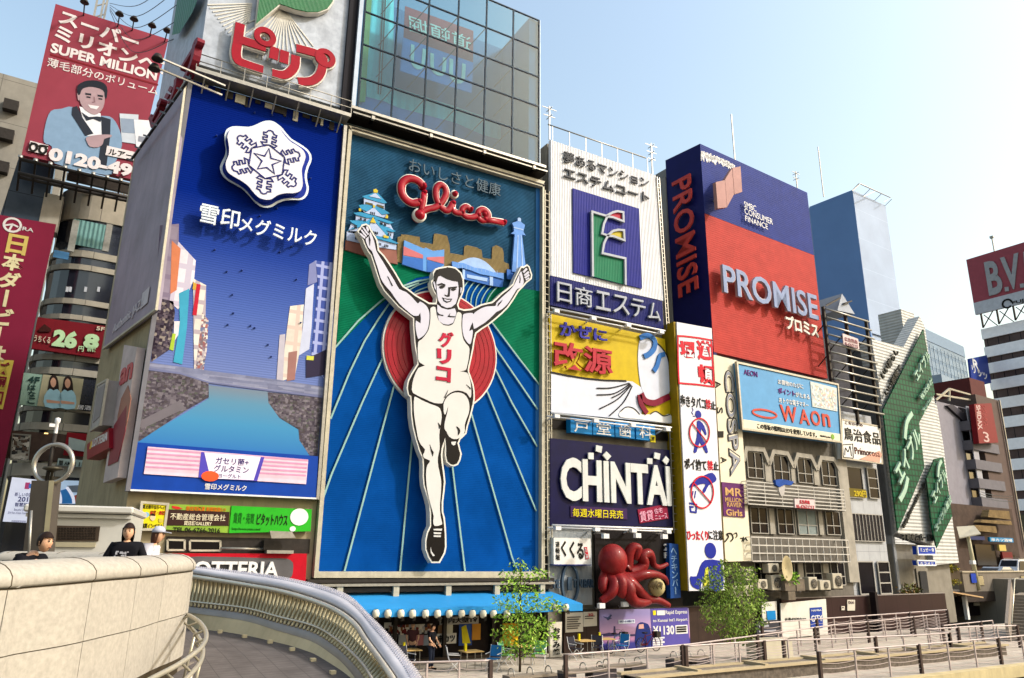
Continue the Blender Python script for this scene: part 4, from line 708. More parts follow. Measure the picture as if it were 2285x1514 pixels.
t.part('wall_sheet', MB(CORR).rect(FA, 1224, 1180, 1322, 1350, .1, .08)); DBL = M('letters slate', '#46586a', .5)
a = MB(DBL).text(FA, 'PE', (1236, 1294), (1250, 1294), 19, .35, .12, .01).text(FA, 'TIN', (1280, 1293), (1300, 1293), 19, .35, .12, .01).text(FA, 'BAR', (1304, 1293), (1326, 1293), 19, .35, .12, .01); t.part('lettering', a)
c_ = FA.p(1272.5, 1303, .3); a = MB(DBL).ribbon([(c_[0]+.46*math.cos(k*.2618), c_[1]+.88*math.sin(k*.2618)) for k in range(24)], .1, -.35, -.2, True); a.text(FA, '1', (1268, 1288), (1277, 1288), 30, .35, .1, .02); t.part('oval_ring', a); t.done()
t = T('sign', 'dark board behind the giant octopus with white letters 2F', 'sign', FA)
t.part('panel', MB(M('board black', '#1b1617', .6, var=.3)).rect(FA, 1327, 1183, 1524, 1360, .15, .1)); t.part('lettering', MB(WHITE).text(FA, '2', (1483, 1214), (1491, 1214), 15, .3, .1, .01).text(FA, 'F', (1484, 1233), (1490, 1233), 13, .3, .1, .01))
a = MB(M('sign mid navy blue', '#1d4a90', .45)).plate(FA, Oz((1255, 225), (1340, 235), (1366, 745), (1268, 752)), .5, .3); k = t.part('blade_sign', a); t.part('lettering', MB(M('neon pale blue', '#8fb4dc', .4)).vtext(FA, 'ヘチキンバー', Oz((1298, 265))[0], Oz((1318, 715))[0], 13, .53, .03, 0), k); t.done()
# octopus
OCT = M('octopus glossy red', '#7c1c1e', .45, var=.35, scale=1.4, coat=.1, bump=.25, dirt=.25)
t = T('octopus_sculpture', 'giant glossy red octopus sculpture curling its arms on a dark board', 'sculpture', FA)
def O3(x, y, o): q = FA.p(*Oz((x, y))[0], o); return (q[0], -o, q[1])
pm = 1/ (41/.2338)
def blob(mb, c, r, sx=1, sy=.8, sz=1, n=20):
    V = []; F = []; m_ = 12
    for i in range(m_+1):
        th = math.pi*i/m_
        for k in range(n): ph = 2*math.pi*k/n; V.append((c[0]+r*sx*math.sin(th)*math.cos(ph), c[1]+r*sy*math.sin(th)*math.sin(ph), c[2]+r*sz*math.cos(th)))
    for i in range(m_):
        for k in range(n): j = (k+1) % n; F.append((i*n+k, (i+1)*n+k, (i+1)*n+j, i*n+j))
    return mb.add(V, F, True)
a = MB(OCT); blob(a, O3(715, 390, 1.2), .78, .98, .8, 1.0); blob(a, O3(735, 500, 1.1), .55, 1, .8, 1); t.part('mantle', a)
def arm_(P, r0_, r1_, base=0):
    Q = cr([O3(x, y, o) for x, y, o in P], 6, False); n = len(Q); return MB(OCT).tube(Q, [(r0_+(r1_-r0_)*i/(n-1))*1.18 for i in range(n)], 10)
for P, a0, a1 in (([(830, 470, 1.0), (850, 430, 1.0), (870, 330, 1.1), (905, 270, 1.2), (960, 275, 1.3), (950, 330, 1.3), (930, 380, 1.2)], .3, .12), ([(870, 510, 1.0), (960, 480, 1.1), (1010, 420, 1.2), (1000, 350, 1.3), (1060, 320, 1.3), (1090, 370, 1.2), (1105, 430, 1.1), (1160, 455, 1.0), (1235, 425, .9)], .3, .08), ([(800, 560, 1.2), (900, 560, 1.4), (1000, 530, 1.6), (1100, 520, 1.6), (1180, 540, 1.5), (1225, 570, 1.4), (1240, 620, 1.3)], .28, .05), ([(780, 560, 1.2), (870, 600, 1.5), (940, 660, 1.6), (1000, 720, 1.5), (1060, 760, 1.4), (1150, 770, 1.4), (1250, 820, 1.3)], .3, .12),
                  ([(760, 560, 1.3), (860, 640, 1.7), (880, 720, 1.8), (920, 780, 1.7), (990, 795, 1.6), (1060, 780, 1.4)], .33, .15), ([(720, 560, 1.2), (790, 590, 1.6), (800, 680, 1.7), (780, 720, 1.6)], .3, .22), ([(690, 560, 1.2), (730, 610, 1.5), (710, 690, 1.6), (660, 740, 1.5), (600, 780, 1.4)], .28, .14), ([(650, 520, 1.0), (625, 580, 1.2), (620, 650, 1.3), (650, 690, 1.2), (690, 650, 1.1)], .24, .12)): t.part('arm', arm_(P, a0, a1))
t.done()
a = MB(M('takoyaki ball cream', '#b7a878', .6, var=.2)); blob(a, O3(1132, 645, 1.5), .42, 1, 1, 1.02); a.m(M('sauce brown', '#4a3018', .4))
for k in range(9): a.tube([O3(1080+k*13, 585-abs(k-4)*-3, 1.84), O3(1086+k*13, 615, 1.92), O3(1078+k*13, 645+10*(k % 3), 1.93)], .018, 5)
single('dumpling_model', 'cream coloured ball with brown sauce held under an octopus arm', 'sculpture', a, FA)
for i, (x, y, s) in enumerate(((645, 155, 1), (950, 150, 1), (1205, 160, 1), (605, 820, -1), (830, 805, -1))):
    c_ = O3(x, y, 1.6); mb = MB(STEEL).tube([O3(x-110*s if s > 0 else x-60, y-15*s, .2), O3(x-100*s if s > 0 else x-50, y-30*s, .9), (c_[0], c_[1], c_[2]+.1*s)], .025, 5); mb.m(WHITE).box(c_[0]-.16, c_[0]+.16, c_[1]-.1, c_[1]+.1, c_[2]-.12, c_[2]+.1)
    single('spotlight', ('small white spotlight over the octopus, nearest the brush sign', 'small white spotlight above the middle of the octopus', 'small white spotlight above the octopus, next to the 2F letters', 'small white spotlight below the octopus, at its left foot', 'small white spotlight below the middle of the octopus')[i], 'lamp', mb, FA, 'spotlights round the octopus')
# tall white notice board
Dz = Z(1480, 700, .317); SB_ = M('notice blue', '#1c2a94', .45); RP = M('notice red', '#d3122e', .45)
t = T('notice_board', 'very tall white notice board with red stamp and blue pictograms, mustard side', 'sign', FA)
DQ = [(1510, 719), (1588, 733), (1618, 1318), (1538, 1319)]
t.part('panel', MB(M('notice white', '#e4e4ec', .45, var=.05)).plate(FA, DQ, 1.0, .08)); a0, a1 = FA.p(1510, 719, 1.0), FA.p(1538, 1319, 1.0)
xl = min(a0[0], a1[0])
t.part('side', MB(M('mustard side', '#9a7f14', .5)).box(xl-.05, xl+2.4, -.92, .9, a1[1], FA.p(1549, 726, 1)[1]-.02))
st_ = MB(RP).stroke(FA, cr(Dz((105, 175), (115, 158), (220, 168), (330, 186), (340, 200), (350, 350), (357, 500), (345, 513), (240, 500), (125, 490), (112, 475), (106, 320)), 3), .1, 1.03, .03, True)
st_.qtext(FA, '堀', Dz((105, 190), (220, 198), (222, 318), (128, 308)), 1.03, .03, .05).qtext(FA, '道', Dz((230, 178), (338, 198), (342, 335), (245, 325)), 1.03, .03, .05).qtext(FA, '頓', Dz((243, 355), (352, 368), (356, 508), (250, 490)), 1.03, .03, .05)
t.part('stamp', st_)
tx = MB(INKD).text(FA, '歩きタバコ', (1518, 880), (1574, 890), 26, 1.03, .03, .018).text(FA, '止', (1586, 895), (1597, 897), 18, 1.03, .03, .03).text(FA, 'ポイ捨て', (1527, 1022), (1576, 1027), 25, 1.03, .03, .035).text(FA, '止', (1592, 1030), (1603, 1031), 19, 1.03, .03, .03).text(FA, 'に注意', (1581, 1183), (1613, 1184), 22, 1.03, .03, .014)
tx.m(RP).text(FA, '禁', (1574, 890), (1586, 893), 22, 1.03, .03, .012).text(FA, '禁', (1578, 1027), (1591, 1029), 22, 1.03, .03, .012).text(FA, 'ひったくり', (1533, 1184), (1580, 1185), 22, 1.03, .03, .03)
t.part('lettering', tx)
p_ = MB(SB_)
def disc(mb, F, x, y, rp, out, th=.03, n=20):
    c = F.p(x, y, out); r = abs(F.p(x+rp, y, out)[0]-c[0]); return mb.prism([(c[0]+r*math.cos(2*math.pi*k/n), c[1]+r*math.sin(2*math.pi*k/n)) for k in range(n)], -out, -out+th)
disc(p_, FA, *Dz((248, 710))[0], 6.6, 1.03)
p_.plate(FA, cr(Dz((240, 758), (262, 758), (288, 790), (305, 845), (296, 855), (270, 810), (268, 870), (300, 920), (315, 975), (298, 978), (258, 905), (236, 975), (214, 972), (238, 870), (240, 800)), 2), 1.03, .03).stroke(FA, Dz((228, 722), (212, 722)), .05, 1.03, .03).stroke(FA, cr(Dz((212, 712), (203, 695), (212, 680), (205, 665)), 3, False), .03, 1.03, .03)
t.part('pictogram', p_); p_ = MB(SB_)
p_.plate(FA, cr(Dz((345, 1120), (375, 1160), (365, 1185), (320, 1210), (300, 1250), (285, 1265), (280, 1240), (300, 1205), (270, 1200), (195, 1225), (185, 1218), (215, 1180), (290, 1140)), 2), 1.03, .03).stroke(FA, Dz((212, 1250), (205, 1290)), .05, 1.03, .03).stroke(FA, Dz((230, 1250), (222, 1300)), .05, 1.03, .03).stroke(FA, Dz((185, 1335), (235, 1345), (232, 1400), (195, 1395), (190, 1360), (215, 1362)), .09, 1.03, .03)
t.part('pictogram', p_); p_ = MB(SB_); disc(p_, FA, *Oz((1650, 295))[0], 12.5, 1.03)
p_.plate(FA, cr(Oz((1600, 385), (1730, 390), (1760, 440), (1770, 660), (1640, 670), (1600, 560), (1560, 620), (1550, 670), (1480, 640), (1458, 590), (1460, 540), (1520, 540), (1550, 450)), 2), 1.03, .03).m(ink_('#d8d84a')).plate(FA, Oz((1600, 470), (1625, 450), (1640, 620), (1580, 640)), 1.05, .03)
t.part('pictogram', p_)
for (x, y, rx, ry), sl_ in (((257, 838, 70, 100), [(205, 770), (310, 905)]), ((277, 1258, 78, 112), [(210, 1185), (340, 1335)])): rg = MB(RP); rg.stroke(FA, cr([Dz((x+rx*math.cos(k*.524), y+ry*math.sin(k*.524)))[0] for k in range(12)], 3), .07, 1.06, .03, True).stroke(FA, Dz(*sl_), .06, 1.06, .03); t.part('prohibition_ring', rg)
t.done()
# ================= red and blue billboard building =================
Pm = Z(1460, 240, .4097)
oP = FB.wp(*[FB.p(1578, 560)[0], 0, 0]); FM = Fr(oP.x, oP.y, R(4.6)); FMS = sidef(oP.x, oP.y, 9.5)
PB = M('billboard royal blue', '#27367f', .6, var=.12, rib=('Z', .3, .1), spec=.05); PR = M('billboard vermilion', '#b03e38', .6, var=.12, rib=('Z', .3, .1), spec=.05); PD_ = M('billboard side navy', '#15185a', .5); SAL = M('letters salmon red', '#cc4a44', .45)
zt = max(FM.p(1562, 324)[1], FM.p(1802, 428)[1]); zt = (FM.p(1562, 324)[1]+FM.p(1802, 428)[1])/2; zb = (FM.p(1593, 789)[1]+FM.p(1845, 842)[1])/2; zm = (FM.p(1573, 478)[1]+FM.p(1816, 568)[1])/2; xr = (FM.p(1802, 428)[0]+FM.p(1845, 842)[0])/2
us = FMS.p(1485, 363)[0]
t = T('billboard', 'big rooftop billboard, blue over red, with silver letters and a dark side face', 'billboard', FM)
t.part('upper_panel', MB(PB).box(0, xr, 0, .3, zm, zt)); t.part('lower_panel', MB(PR).box(0, xr, 0, .3, zb, zm-.02))
def sidebox(mb, F, FO, u0, u1, z0, z1, y0=0, y1=.3): return mb.add([F.loc(FO.wp(u, y, z)) for z in (z0, z1) for u, y in ((u0, y0), (u1, y0), (u1, y1), (u0, y1))], [(0, 3, 2, 1), (4, 5, 6, 7), (0, 1, 5, 4), (1, 2, 6, 5), (2, 3, 7, 6), (3, 0, 4, 7)])
k = t.part('side_panel', sidebox(MB(PD_), FM, FMS, us, -.01, zb-1, zt)); 
a = MB(SAL).qtext(FMS, 'PROMISE', Pm((195, 357), (238, 985), (130, 1040), (93, 412)), .35, .12, .012); a.xf(lambda v: Vector(FM.loc(FMS.wp(v.x, v.y, v.z)))); t.part('lettering', a, k)
SILL = M('letters silver blue', '#8494b8', .5, .0)
a = MB(SILL).text(FM, 'PROMISE', (1612, 590), (1822, 659), 62, .62, .06, .012, 54); a.m(M('letter edge pale', '#c9b0b0')).text(FM, 'PROMISE', (1612, 590), (1822, 659), 62, .56, .2, .022, 54); a.m(M('letters cream', '#e6dcd0')).text(FM, 'プロミス', (1753, 704), (1825, 722), 31, .5, .12, .03)
t.part('lettering', a)
a = MB(WHITE).text(FM, 'SMBC', (1660, 448), (1687, 461), 13, .2, .03, .0).text(FM, 'CONSUMER', (1661, 463), (1724, 490), 13, .2, .03, .0).text(FM, 'FINANCE', (1662.5, 479), (1713, 502), 12, .2, .03, .0); t.part('small_lettering', a)
lg = MB(M('emblem rose metal', '#a87a74', .5, .0))
for P in ([(335, 407), (385, 396), (396, 545), (346, 550)], [(386, 392), (424, 332), (435, 472), (397, 542)], [(426, 330), (470, 322), (479, 460), (437, 474)]): lg.plate(FM, Pm(*P), 1.1, .25)
lg.m(STEEL).bar((FM.p(*Pm((390, 480))[0], 1)[0], -.9, FM.p(*Pm((390, 480))[0], 1)[1]), (FM.p(*Pm((390, 480))[0], 1)[0], 0, FM.p(*Pm((390, 480))[0], 1)[1]), .06); t.part('emblem', lg)
wr = MB(WHITE)
for k in range(110):
    q = k/110; x = 255+180*q+random.uniform(-2, 2); y = 226+82*q; h = random.uniform(14, 46)*(1-.3*q); y += random.uniform(0, 26)*(1-q*.5)
    wr.plate(FM, Pm((x, y), (x+random.uniform(3, 8), y+2), (x+random.uniform(2, 5), y+h), (x, y+h*.8)), .02, .01)
t.part('worn_patch', wr, label='white patch where the blue skin has worn off'); t.done()
t = T('office_building', 'slab building carrying the red and blue billboard, mostly hidden by it', 'building', FM)
t.part('wall', quad_block(MB(M('grey slab concrete', '#8b8a88', .8, var=.1, dirt=.3)), FM, .35, xr-.05, 0, zt-.1, 8, .3, .32));
sw = sidebox(MB(M('grey slab concrete', '#8b8a88')), FM, FMS, us-1.2, us-.02, 4, zt-1.3, -.1, 3); t.part('side_wall', sw); t.done()
def antenna(label, F, x, y0, y1, out, cross=0, r=.05):
    a, b = F.p(x, y0, out), F.p(x, y1, out); mb = MB(STEEL).bar((b[0], -out, b[1]), (b[0], -out, a[1]), r)
    for k in range(cross): z = a[1]-.15-k*.5; mb.bar((b[0]-.5+.1*k, -out, z), (b[0]+.5-.1*k, -out, z), .025); mb.bar((b[0], -out-.3, z-.05), (b[0], -out+.3, z-.05), .025)
    return single('antenna', label, 'antenna', mb, F)
antenna('tall thin rod antenna on the red and blue billboard', FM, 1640, 260, 362, -2)
antenna('television antenna on a pole above the white ribbed billboard', FA, 1226, 238, 312, -1, 2); antenna('tall thin rod antenna on the silver tower', FM, 1838, 335, 440, -9, 0); antenna('small antenna on the roof between the two billboards', FA, 1456, 322, 395, -2, 3)
antenna('low television antenna behind the red and blue billboard', FM, 1779, 385, 420, -4, 2)
# ================= right half: further buildings =================
Cz = Z(1590, 960, .2906); Fz = Z(1800, 400, .30388); Az = Z(1840, 640, .4093); Vz = Z(2050, 840, .31044); Wz = Z(1480, 700, .317)
CRM = M('cream sign', '#e4dcc4', .5, var=.06); STON = M('weathered brown stone', '#6f6a62', .85, var=.25, scale=1.0, bump=.3, dirt=.6); TRIM = M('pale stone trim', '#a49e92', .8, var=.18, dirt=.35)
# cream vertical sign with the outlined letters
t = T('sign', 'tall cream sign with big outlined letters turned sideways, left of the pale blue board', 'sign', FB)
t.part('panel', MB(CRM).plate(FB, [(1592.5, 792), (1645, 805), (1660, 1010), (1677, 1252), (1619, 1254)], .6, .5))
def turned(mb, F, s, quad, out, th, bold): tl, tr, br, bl = quad; return mb.qtext(F, s, (tr, br, bl, tl), out, th, bold)
LQ = Wz((425, 392), (494, 402), (550, 1118), (472, 1150))
a = turned(MB(M('letters charcoal', '#2c2b38', .5)), FB, 'COSPA', LQ, .64, .04, .06); turned(a.m(CRM), FB, 'COSPA', Wz((431, 400), (490, 410), (545, 1108), (478, 1138)), .655, .02, .025); turned(a.m(M('letters grey fill', '#8f929e', .5)), FB, 'COSPA', Wz((433, 403), (488, 413), (543, 1105), (480, 1135)), .665, .02, .0)
a.m(INKD).qtext(FB, 'A', [(1609, 850), (1609, 866), (1596, 867), (1596, 851)], .64, .03, 0)
for ch, x, y in (('S', 400, 682), ('I', 405, 850), ('A', 428, 1032)): p = Wz((x+20, y-22), (x+20, y+22), (x-20, y+22), (x-20, y-22)); a.qtext(FB, ch, p, .64, .03, 0)
t.part('lettering', a)
k = t.part('plaque', MB(M('plaque purple', '#5b2560', .4, var=.3)).plate(FB, Wz((412, 1186), (566, 1201), (577, 1436), (426, 1425)), .66, .05)); a = MB(M('plaque gold', '#c9a068', .4)).text(FB, 'MR', (1618, 1088), (1655, 1091), 18, .68, .02, .01).text(FB, 'MILLION', (1618, 1110), (1656, 1112), 10, .68, .02, .01).text(FB, 'RAVER', (1622, 1121), (1655, 1123), 10, .68, .02, .01).text(FB, 'Girls', (1620, 1136), (1656, 1138), 15, .68, .02, .02); t.part('lettering', a, k)
a = MB(INKD)
for P, w in (([(95, 860), (125, 820), (112, 800), (145, 795), (160, 830), (140, 855)], .07), ([(165, 800), (185, 790), (190, 815), (180, 825)], .05), ([(215, 830), (245, 835), (235, 858)], .05), ([(240, 820), (228, 855)], .05), ([(252, 825), (270, 850)], .05)): a.stroke(FB, cr(Cz(*P), 4, False), w, .64, .03)
t.part('brush_mark', a); t.done()
# pale blue board
t = T('billboard', 'pale blue billboard with coral letters and ring, above the old brown stone building', 'billboard', FB)
q = [(1645, 809), (1870, 858.5), (1878, 987), (1657.5, 957)]; t.part('panel', MB(M('board sky blue', '#5f9ccc', .45, var=.08)).plate(FB, q, .9, .7))
t.part('lower_band', MB(CRM).plate(FB, Wz((565, 745), (1255, 850), (1258, 905), (560, 812)), .93, .04)); fr = MB(STEEL); fr.ribbon(FB.pts(q, .95), .12, -.97, -.8, True); t.part('frame', fr)
rg = MB(M('ring coral', '#c24a3c', .4)).stroke(FB, cr([Wz((715+85*math.cos(k*.3927), 705+26*math.sin(k*.3927)+(math.cos(k*.3927))*14))[0] for k in range(16)], 2), .12, .94, .03, True); t.part('ring', rg)
a = MB(M('letters coral', '#c24a3c', .4))
a.text(FB, 'W', (1740, 902), (1777, 910), 36, .95, .04, .02).text(FB, 'A', (1782, 912), (1805, 916), 33, .95, .04, .02).text(FB, 'O', (1808, 915), (1829, 919), 33, .95, .04, .02).text(FB, 'n', (1834, 922), (1851, 926), 28, .95, .04, .02)
a.m(WHITE).text(FB, 'お買物のたびに', (1736, 846), (1792, 858), 11, .94, .03, .008).text(FB, 'がたまる', (1775, 874), (1806, 881), 11, .94, .03, .008).text(FB, 'おトクな電子マネー', (1738, 886), (1804, 900), 12, .94, .03, .008).m(ink_('#6a2c80')).text(FB, 'ポイント', (1736, 864), (1774, 873), 13, .94, .03, .02).text(FB, 'AEON', (1660, 824), (1690, 830), 12, .94, .03, .0)
a.m(INKD).text(FB, 'この看板の照明はLEDを使用しています。', (1690, 945), (1822, 965), 12, .96, .03, .004).text(FB, 'AEON Kyushu', (1830, 971), (1853, 974), 5, .96, .02, 0); t.part('lettering', a)
a = MB(M('map print', '#c9d0cc', .5)).plate(FB, Wz((1035, 478), (1222, 526), (1226, 690), (1050, 656)), .94, .03); a.m(MP('map picture print', ['#e8ece8', '#c9d0cc', '#a8b0ac', '#d8ccb0', '#b8ccd8', '#d0b0a8', '#dfe4e0'], 4, 5)).plate(FB, Wz((1045, 500), (1215, 545), (1218, 680), (1055, 645)), .945, .01); t.part('picture', a)
disc(a := MB(ink_('#7fa83c')), FB, *Wz((1194, 868))[0], 3.5, .96); t.part('leaf_mark', a); t.done()
# old stone building
bx0, bx1 = FB.p(1655, 1000)[0], FB.p(1897, 1240)[0]; bt = FB.p(1770, 870)[1]
t = T('stone_building', 'old brown stone building with four arched windows and balcony grilles', 'building', FB)
t.part('wall', MB(STON).box(bx0-2, bx1, 0, 10, 0, bt)); GR = M('old window glass', '#121118', .15, var=.4)
CURT = M('pale curtain', '#8f9a98', .8, var=.15, rib=('X', .18, .6))
def window(t, F, x0, y0, x1, y1, nx=2, ny=2, out=.06, glass=None, fm=None, w=.06, parent=None):
    a, b = F.p(x0, y0, out), F.p(x1, y1, out); u0, u1 = min(a[0], b[0]), max(a[0], b[0]); z0, z1 = min(a[1], b[1]), max(a[1], b[1])
    k = t.part('window', MB(glass or GR).box(u0, u1, -out, -out+.05, z0, z1), parent); f = MB(fm or TRIM)
    for i in range(nx+1): x = u0+(u1-u0)*i/nx; f.box(x-w/2, x+w/2, -out-.05, -out+.01, z0, z1)
    for i in range(ny+1):
        z = z0+(z1-z0)*(i/ny if ny != 2 or i != 1 else .38); f.box(u0, u1, -out-.047, -out+.012, z-w/2, z+w/2)
    t.part('frame', f, k); return k
THIN = M('thin white frame', '#a8a49c', .5)
rows = [[(258, 165, 392, 375), (460, 192, 592, 400), (642, 215, 770, 412), (828, 238, 955, 430)], [(285, 590, 428, 795), (490, 600, 625, 800), (645, 610, 805, 806), (862, 622, 985, 806)], [(318, 1018, 415, 1150), (590, 1018, 660, 1150), (705, 1018, 840, 1150), (900, 1018, 1020, 1190)]]
for r, row in enumerate(rows):
    for i, (x0, y0, x1, y1) in enumerate(row):
        (a0, b0), (a1, b1) = Cz((x0, y0), (x1, y1)); window(t, FB, a0, b0, a1, b1, 2, 2, .05, CURT if (r, i) == (1, 2) else None, THIN, .05)
ar = MB(TRIM)
for P in ([(245, 235), (262, 140), (395, 150), (440, 262)], [(440, 262), (470, 165), (578, 180), (628, 285)], [(628, 285), (655, 190), (760, 205), (808, 305)], [(808, 305), (835, 212), (935, 225), (985, 318)]): ar.stroke(FB, Cz(*P), .28, .22, .24)
t.part('arch_moulding', ar)
for x0, x1, y0, y1 in ((400, 458, 250, 400), (600, 640, 280, 410), (775, 825, 300, 425), (432, 486, 600, 800), (630, 644, 610, 800), (808, 858, 615, 806), (655, 705, 1018, 1150), (845, 895, 1018, 1100)): (a0, b0), (a1, b1) = Cz((x0, y0), (x1, y1)); t.part('pilaster', MB(TRIM).rect(FB, a0, b0, a1, b1, .12, .12))
t.part('pilaster', MB(TRIM).rect(FB, 1883, 985, 1897, 1300, .2, .2))
for (x0, y0, x1, y1, nx, ny) in ((258, 378, 1022, 618, 6, 6), (292, 808, 1058, 1012, 14, 3)):
    (a0, b0), (a1, b1) = Cz((x0, y0), (x1, y1)); a, b = FB.p(a0, b0+4, .9), FB.p(a1, b1, .9); g = MB(M('grille pale paint', '#c4c0b8', .55, dirt=.3))
    for k in range(ny+1): z = b[1]+(a[1]-b[1])*k/ny; g.bar((a[0], -.9, z), (b[0], -.9, z), .045); g.bar((a[0], -.9, z), (a[0], 0, z), .03); g.bar((b[0], -.9, z), (b[0], 0, z), .03)
    for k in range(nx+1): x = a[0]+(b[0]-a[0])*k/nx; g.bar((x, -.9, a[1]), (x, -.9, b[1]), .03)
    t.part('balcony_grille', g); t.part('balcony_slab', MB(STON).box(a[0], b[0], -.85, 0, b[1]-.06, b[1]-.02).box(a[0], b[0], -.06, 0, b[1], b[1]+(a[1]-b[1])*.75))
t.done()
simple_sign('sign', 'small pink-white sign with red characters tied to the upper balcony grille', FB, Cz((630, 527), (782, 535), (786, 605), (634, 597)), M('sign pale pink', '#d9c4c4', .5), 1.0, .06, [('lettering', MB(ink_('#b0303c')).text(FB, '広告募集', (1784, 1116), (1807, 1117), 9, 1.02, .02, .03).text(FB, '06-62621213', (1777, 1127), (1816, 1128), 8, 1.02, .02, .01))])
a = MB(M('blue cloth', '#2b4f9c', .8, var=.25, bump=.3)); P_ = Cz((478, 385), (520, 378), (570, 385), (622, 398), (600, 425), (550, 420), (510, 440), (482, 420)); a.prism(FB.pts(P_, 1.0), -1.05, -.85); a.m(M('white cloth', '#b9b4b0', .8)).plate(FB, Cz((505, 425), (560, 415), (550, 500), (530, 510), (510, 470)), 1.0, .06)
single('cloth', 'blue cloth hung over the top rail of the upper balcony grille', 'cloth', a, FB)
# air conditioners on the stone building
ACW = M('aircon beige', '#bdb5a2', .5, dirt=.3)
def aircon(label, x0, y0, x1, y1, d=.35, grp='air conditioners on the stone building', F=FB, o=.9, fan=True):
    (a0, b0), (a1, b1) = Cz((x0, y0), (x1, y1)); a, b = F.p(a0, b0, o), F.p(a1, b1, o); u0, u1, z0, z1 = a[0], b[0], b[1], a[1]
    t = T('air_conditioner', label, 'air conditioner', F, grp); t.part('casing', MB(ACW).bev(u0, u1, -o, -o+.4, z0, z1, .03)); c = ((u0+u1)/2+.05*(u1-u0), -o-.01, (z0+z1)/2); r = min(u1-u0, z1-z0)*.36
    f = MB(DSTEEL).lathe([(r, 0), (r, .02), (.001, .02)], c, 20, 'y'); f.m(STEEL)
    for k in range(1, 4): f.tube([(c[0]+r*k/3*math.cos(q*.3927), c[1]-.04, c[2]+r*k/3*math.sin(q*.3927)) for q in range(16)], .01, 4, True)
    for k in range(4): f.bar((c[0]-r*math.cos(k*.785), c[1]-.04, c[2]-r*math.sin(k*.785)), (c[0]+r*math.cos(k*.785), c[1]-.04, c[2]+r*math.sin(k*.785)), .008)
    t.part('fan_grille', f); b_ = MB(DSTEEL).box(u0+.05, u0+.1, -o, 0, z0-.06, z0-.01).box(u1-.1, u1-.05, -o, 0, z0-.06, z0-.01); t.part('bracket', b_); return t.done()
for l, *q in (('air conditioner beside the satellite dish, topmost of the group', 425, 1025, 515, 1098), ('large air conditioner with dark fan directly below the topmost unit', 450, 1115, 540, 1230), ('air conditioner left of the large dark fan unit', 345, 1148, 427, 1222), ('air conditioner half hidden by the willow, under the cream sign', 255, 1066, 318, 1155), ('air conditioner just right of the wooden planter', 735, 1130, 812, 1230), ('small grey air conditioner between two beige ones, right of the planter', 822, 1156, 912, 1228), ('biggest beige air conditioner at the right end of the stone building', 918, 1102, 1005, 1218), ('air conditioner low behind the willow leaves, left', 160, 1200, 232, 1290), ('air conditioner low behind the willow leaves, right', 245, 1195, 318, 1275)): aircon(l, *q)
c_ = FB.p(*Cz((560, 1062))[0], 1.2); a = MB(M('dish cream', '#b8aa84', .6, var=.15)).lathe([(.001, 0), (.3, .05), (.52, .16), (.53, .16), (.3, .03), (.001, -.02)], (0, 0, 0), 20, 'y'); a.xf(lambda v: Vector((c_[0]+v.x*.9+v.y*.3, -1.2+v.y, c_[1]+v.z*1.3))); a.m(DSTEEL).bar((c_[0], -1.2, c_[1]), (c_[0]+.2, 0, c_[1]-.4), .04)
single('satellite_dish', 'cream satellite dish between air conditioners on the stone building', 'dish', a, FB)
def leaves(mb, c, r, n, size, cols, droop=0., rnd=random):
    for i in range(n):
        while True:
            p = Vector((rnd.uniform(-1, 1), rnd.uniform(-1, 1), rnd.uniform(-1, 1)))
            if p.length < 1: break
        p = Vector((c[0]+p.x*r[0], c[1]+p.y*r[1], c[2]+p.z*r[2])); d = Vector((rnd.uniform(-1, 1), rnd.uniform(-1, 1), rnd.uniform(-1, .6)-droop)).normalized(); s = d.cross(Vector((rnd.uniform(-1, 1), rnd.uniform(-1, 1), rnd.uniform(-1, 1)))).normalized()
        l = size*rnd.uniform(.6, 1.4); w = l*.22; nn = d.cross(s)*l*.08
        mb.m(rnd.choice(cols)).add([p, p+d*l*.5+s*w+nn, p+d*l, p+d*l*.5-s*w+nn], [(0, 1, 2, 3)])
    return mb
LF = [M('leaf '+h, h, .5, var=.25, scale=9) for h in ('#86b43a', '#a2cc4c', '#5f8f2a', '#bcd860')]
t = T('planter', 'stacked wooden crates with a leafy green plant among the air conditioners', 'planter', FB)
WOODG = M('grey wood', '#7a6f60', .8, var=.25, rib=('Z', .12, .6)); (a0, b0), (a1, b1) = Cz((555, 1160), (640, 1235)); m_ = MB(WOODG).rect(FB, a0, b0, a1, b1, 1.2, .6); (a0, b0), (a1, b1) = Cz((640, 1145), (712, 1235)); m_.rect(FB, a0, b0, a1, b1, 1.1, .5); (a0, b0), (a1, b1) = Cz((580, 1240), (640, 1305)); m_.rect(FB, a0, b0, a1, b1, 1.2, .5)
t.part('crate', m_); c_ = FB.p(*Cz((600, 1135))[0], 1.0); t.part('plant', leaves(MB(), (c_[0], -1.0, c_[1]), (.75, .3, .4), 260, .22, LF)); t.done()
# pale tiled building with the Japanese food sign
px0, px1 = FB.p(1893, 1200)[0], FB.p(1990, 1300)[0]; PT = M('pale tile panels', '#b3b6ba', .5, var=.08, grid=(1.3, 1.2, .02, '#6b6b70'), dirt=.3)
t = T('tiled_building', 'narrow pale tiled building next to the old stone building', 'building', FB)
t.part('wall', MB(PT).box(px0, px1, .05, 9, 0, FB.p(1920, 925)[1]))
(a0, b0), (a1, b1) = Cz((1025, 280), (1165, 525)); window(t, FB, a0, b0, a1, b1, 1, 1, .06, None, THIN, .06); (a0, b0), (a1, b1) = Cz((1180, 290), (1282, 528)); window(t, FB, a0, b0, a1, b1, 1, 3, .06, None, THIN, .06)
(a0, b0), (a1, b1) = Cz((1065, 640), (1322, 858)); window(t, FB, a0, b0, a1, b1, 9, 1, .06, M('vertical blind dark', '#3b3536', .5, var=.3, rib=('X', .2, .8)), THIN, .05)
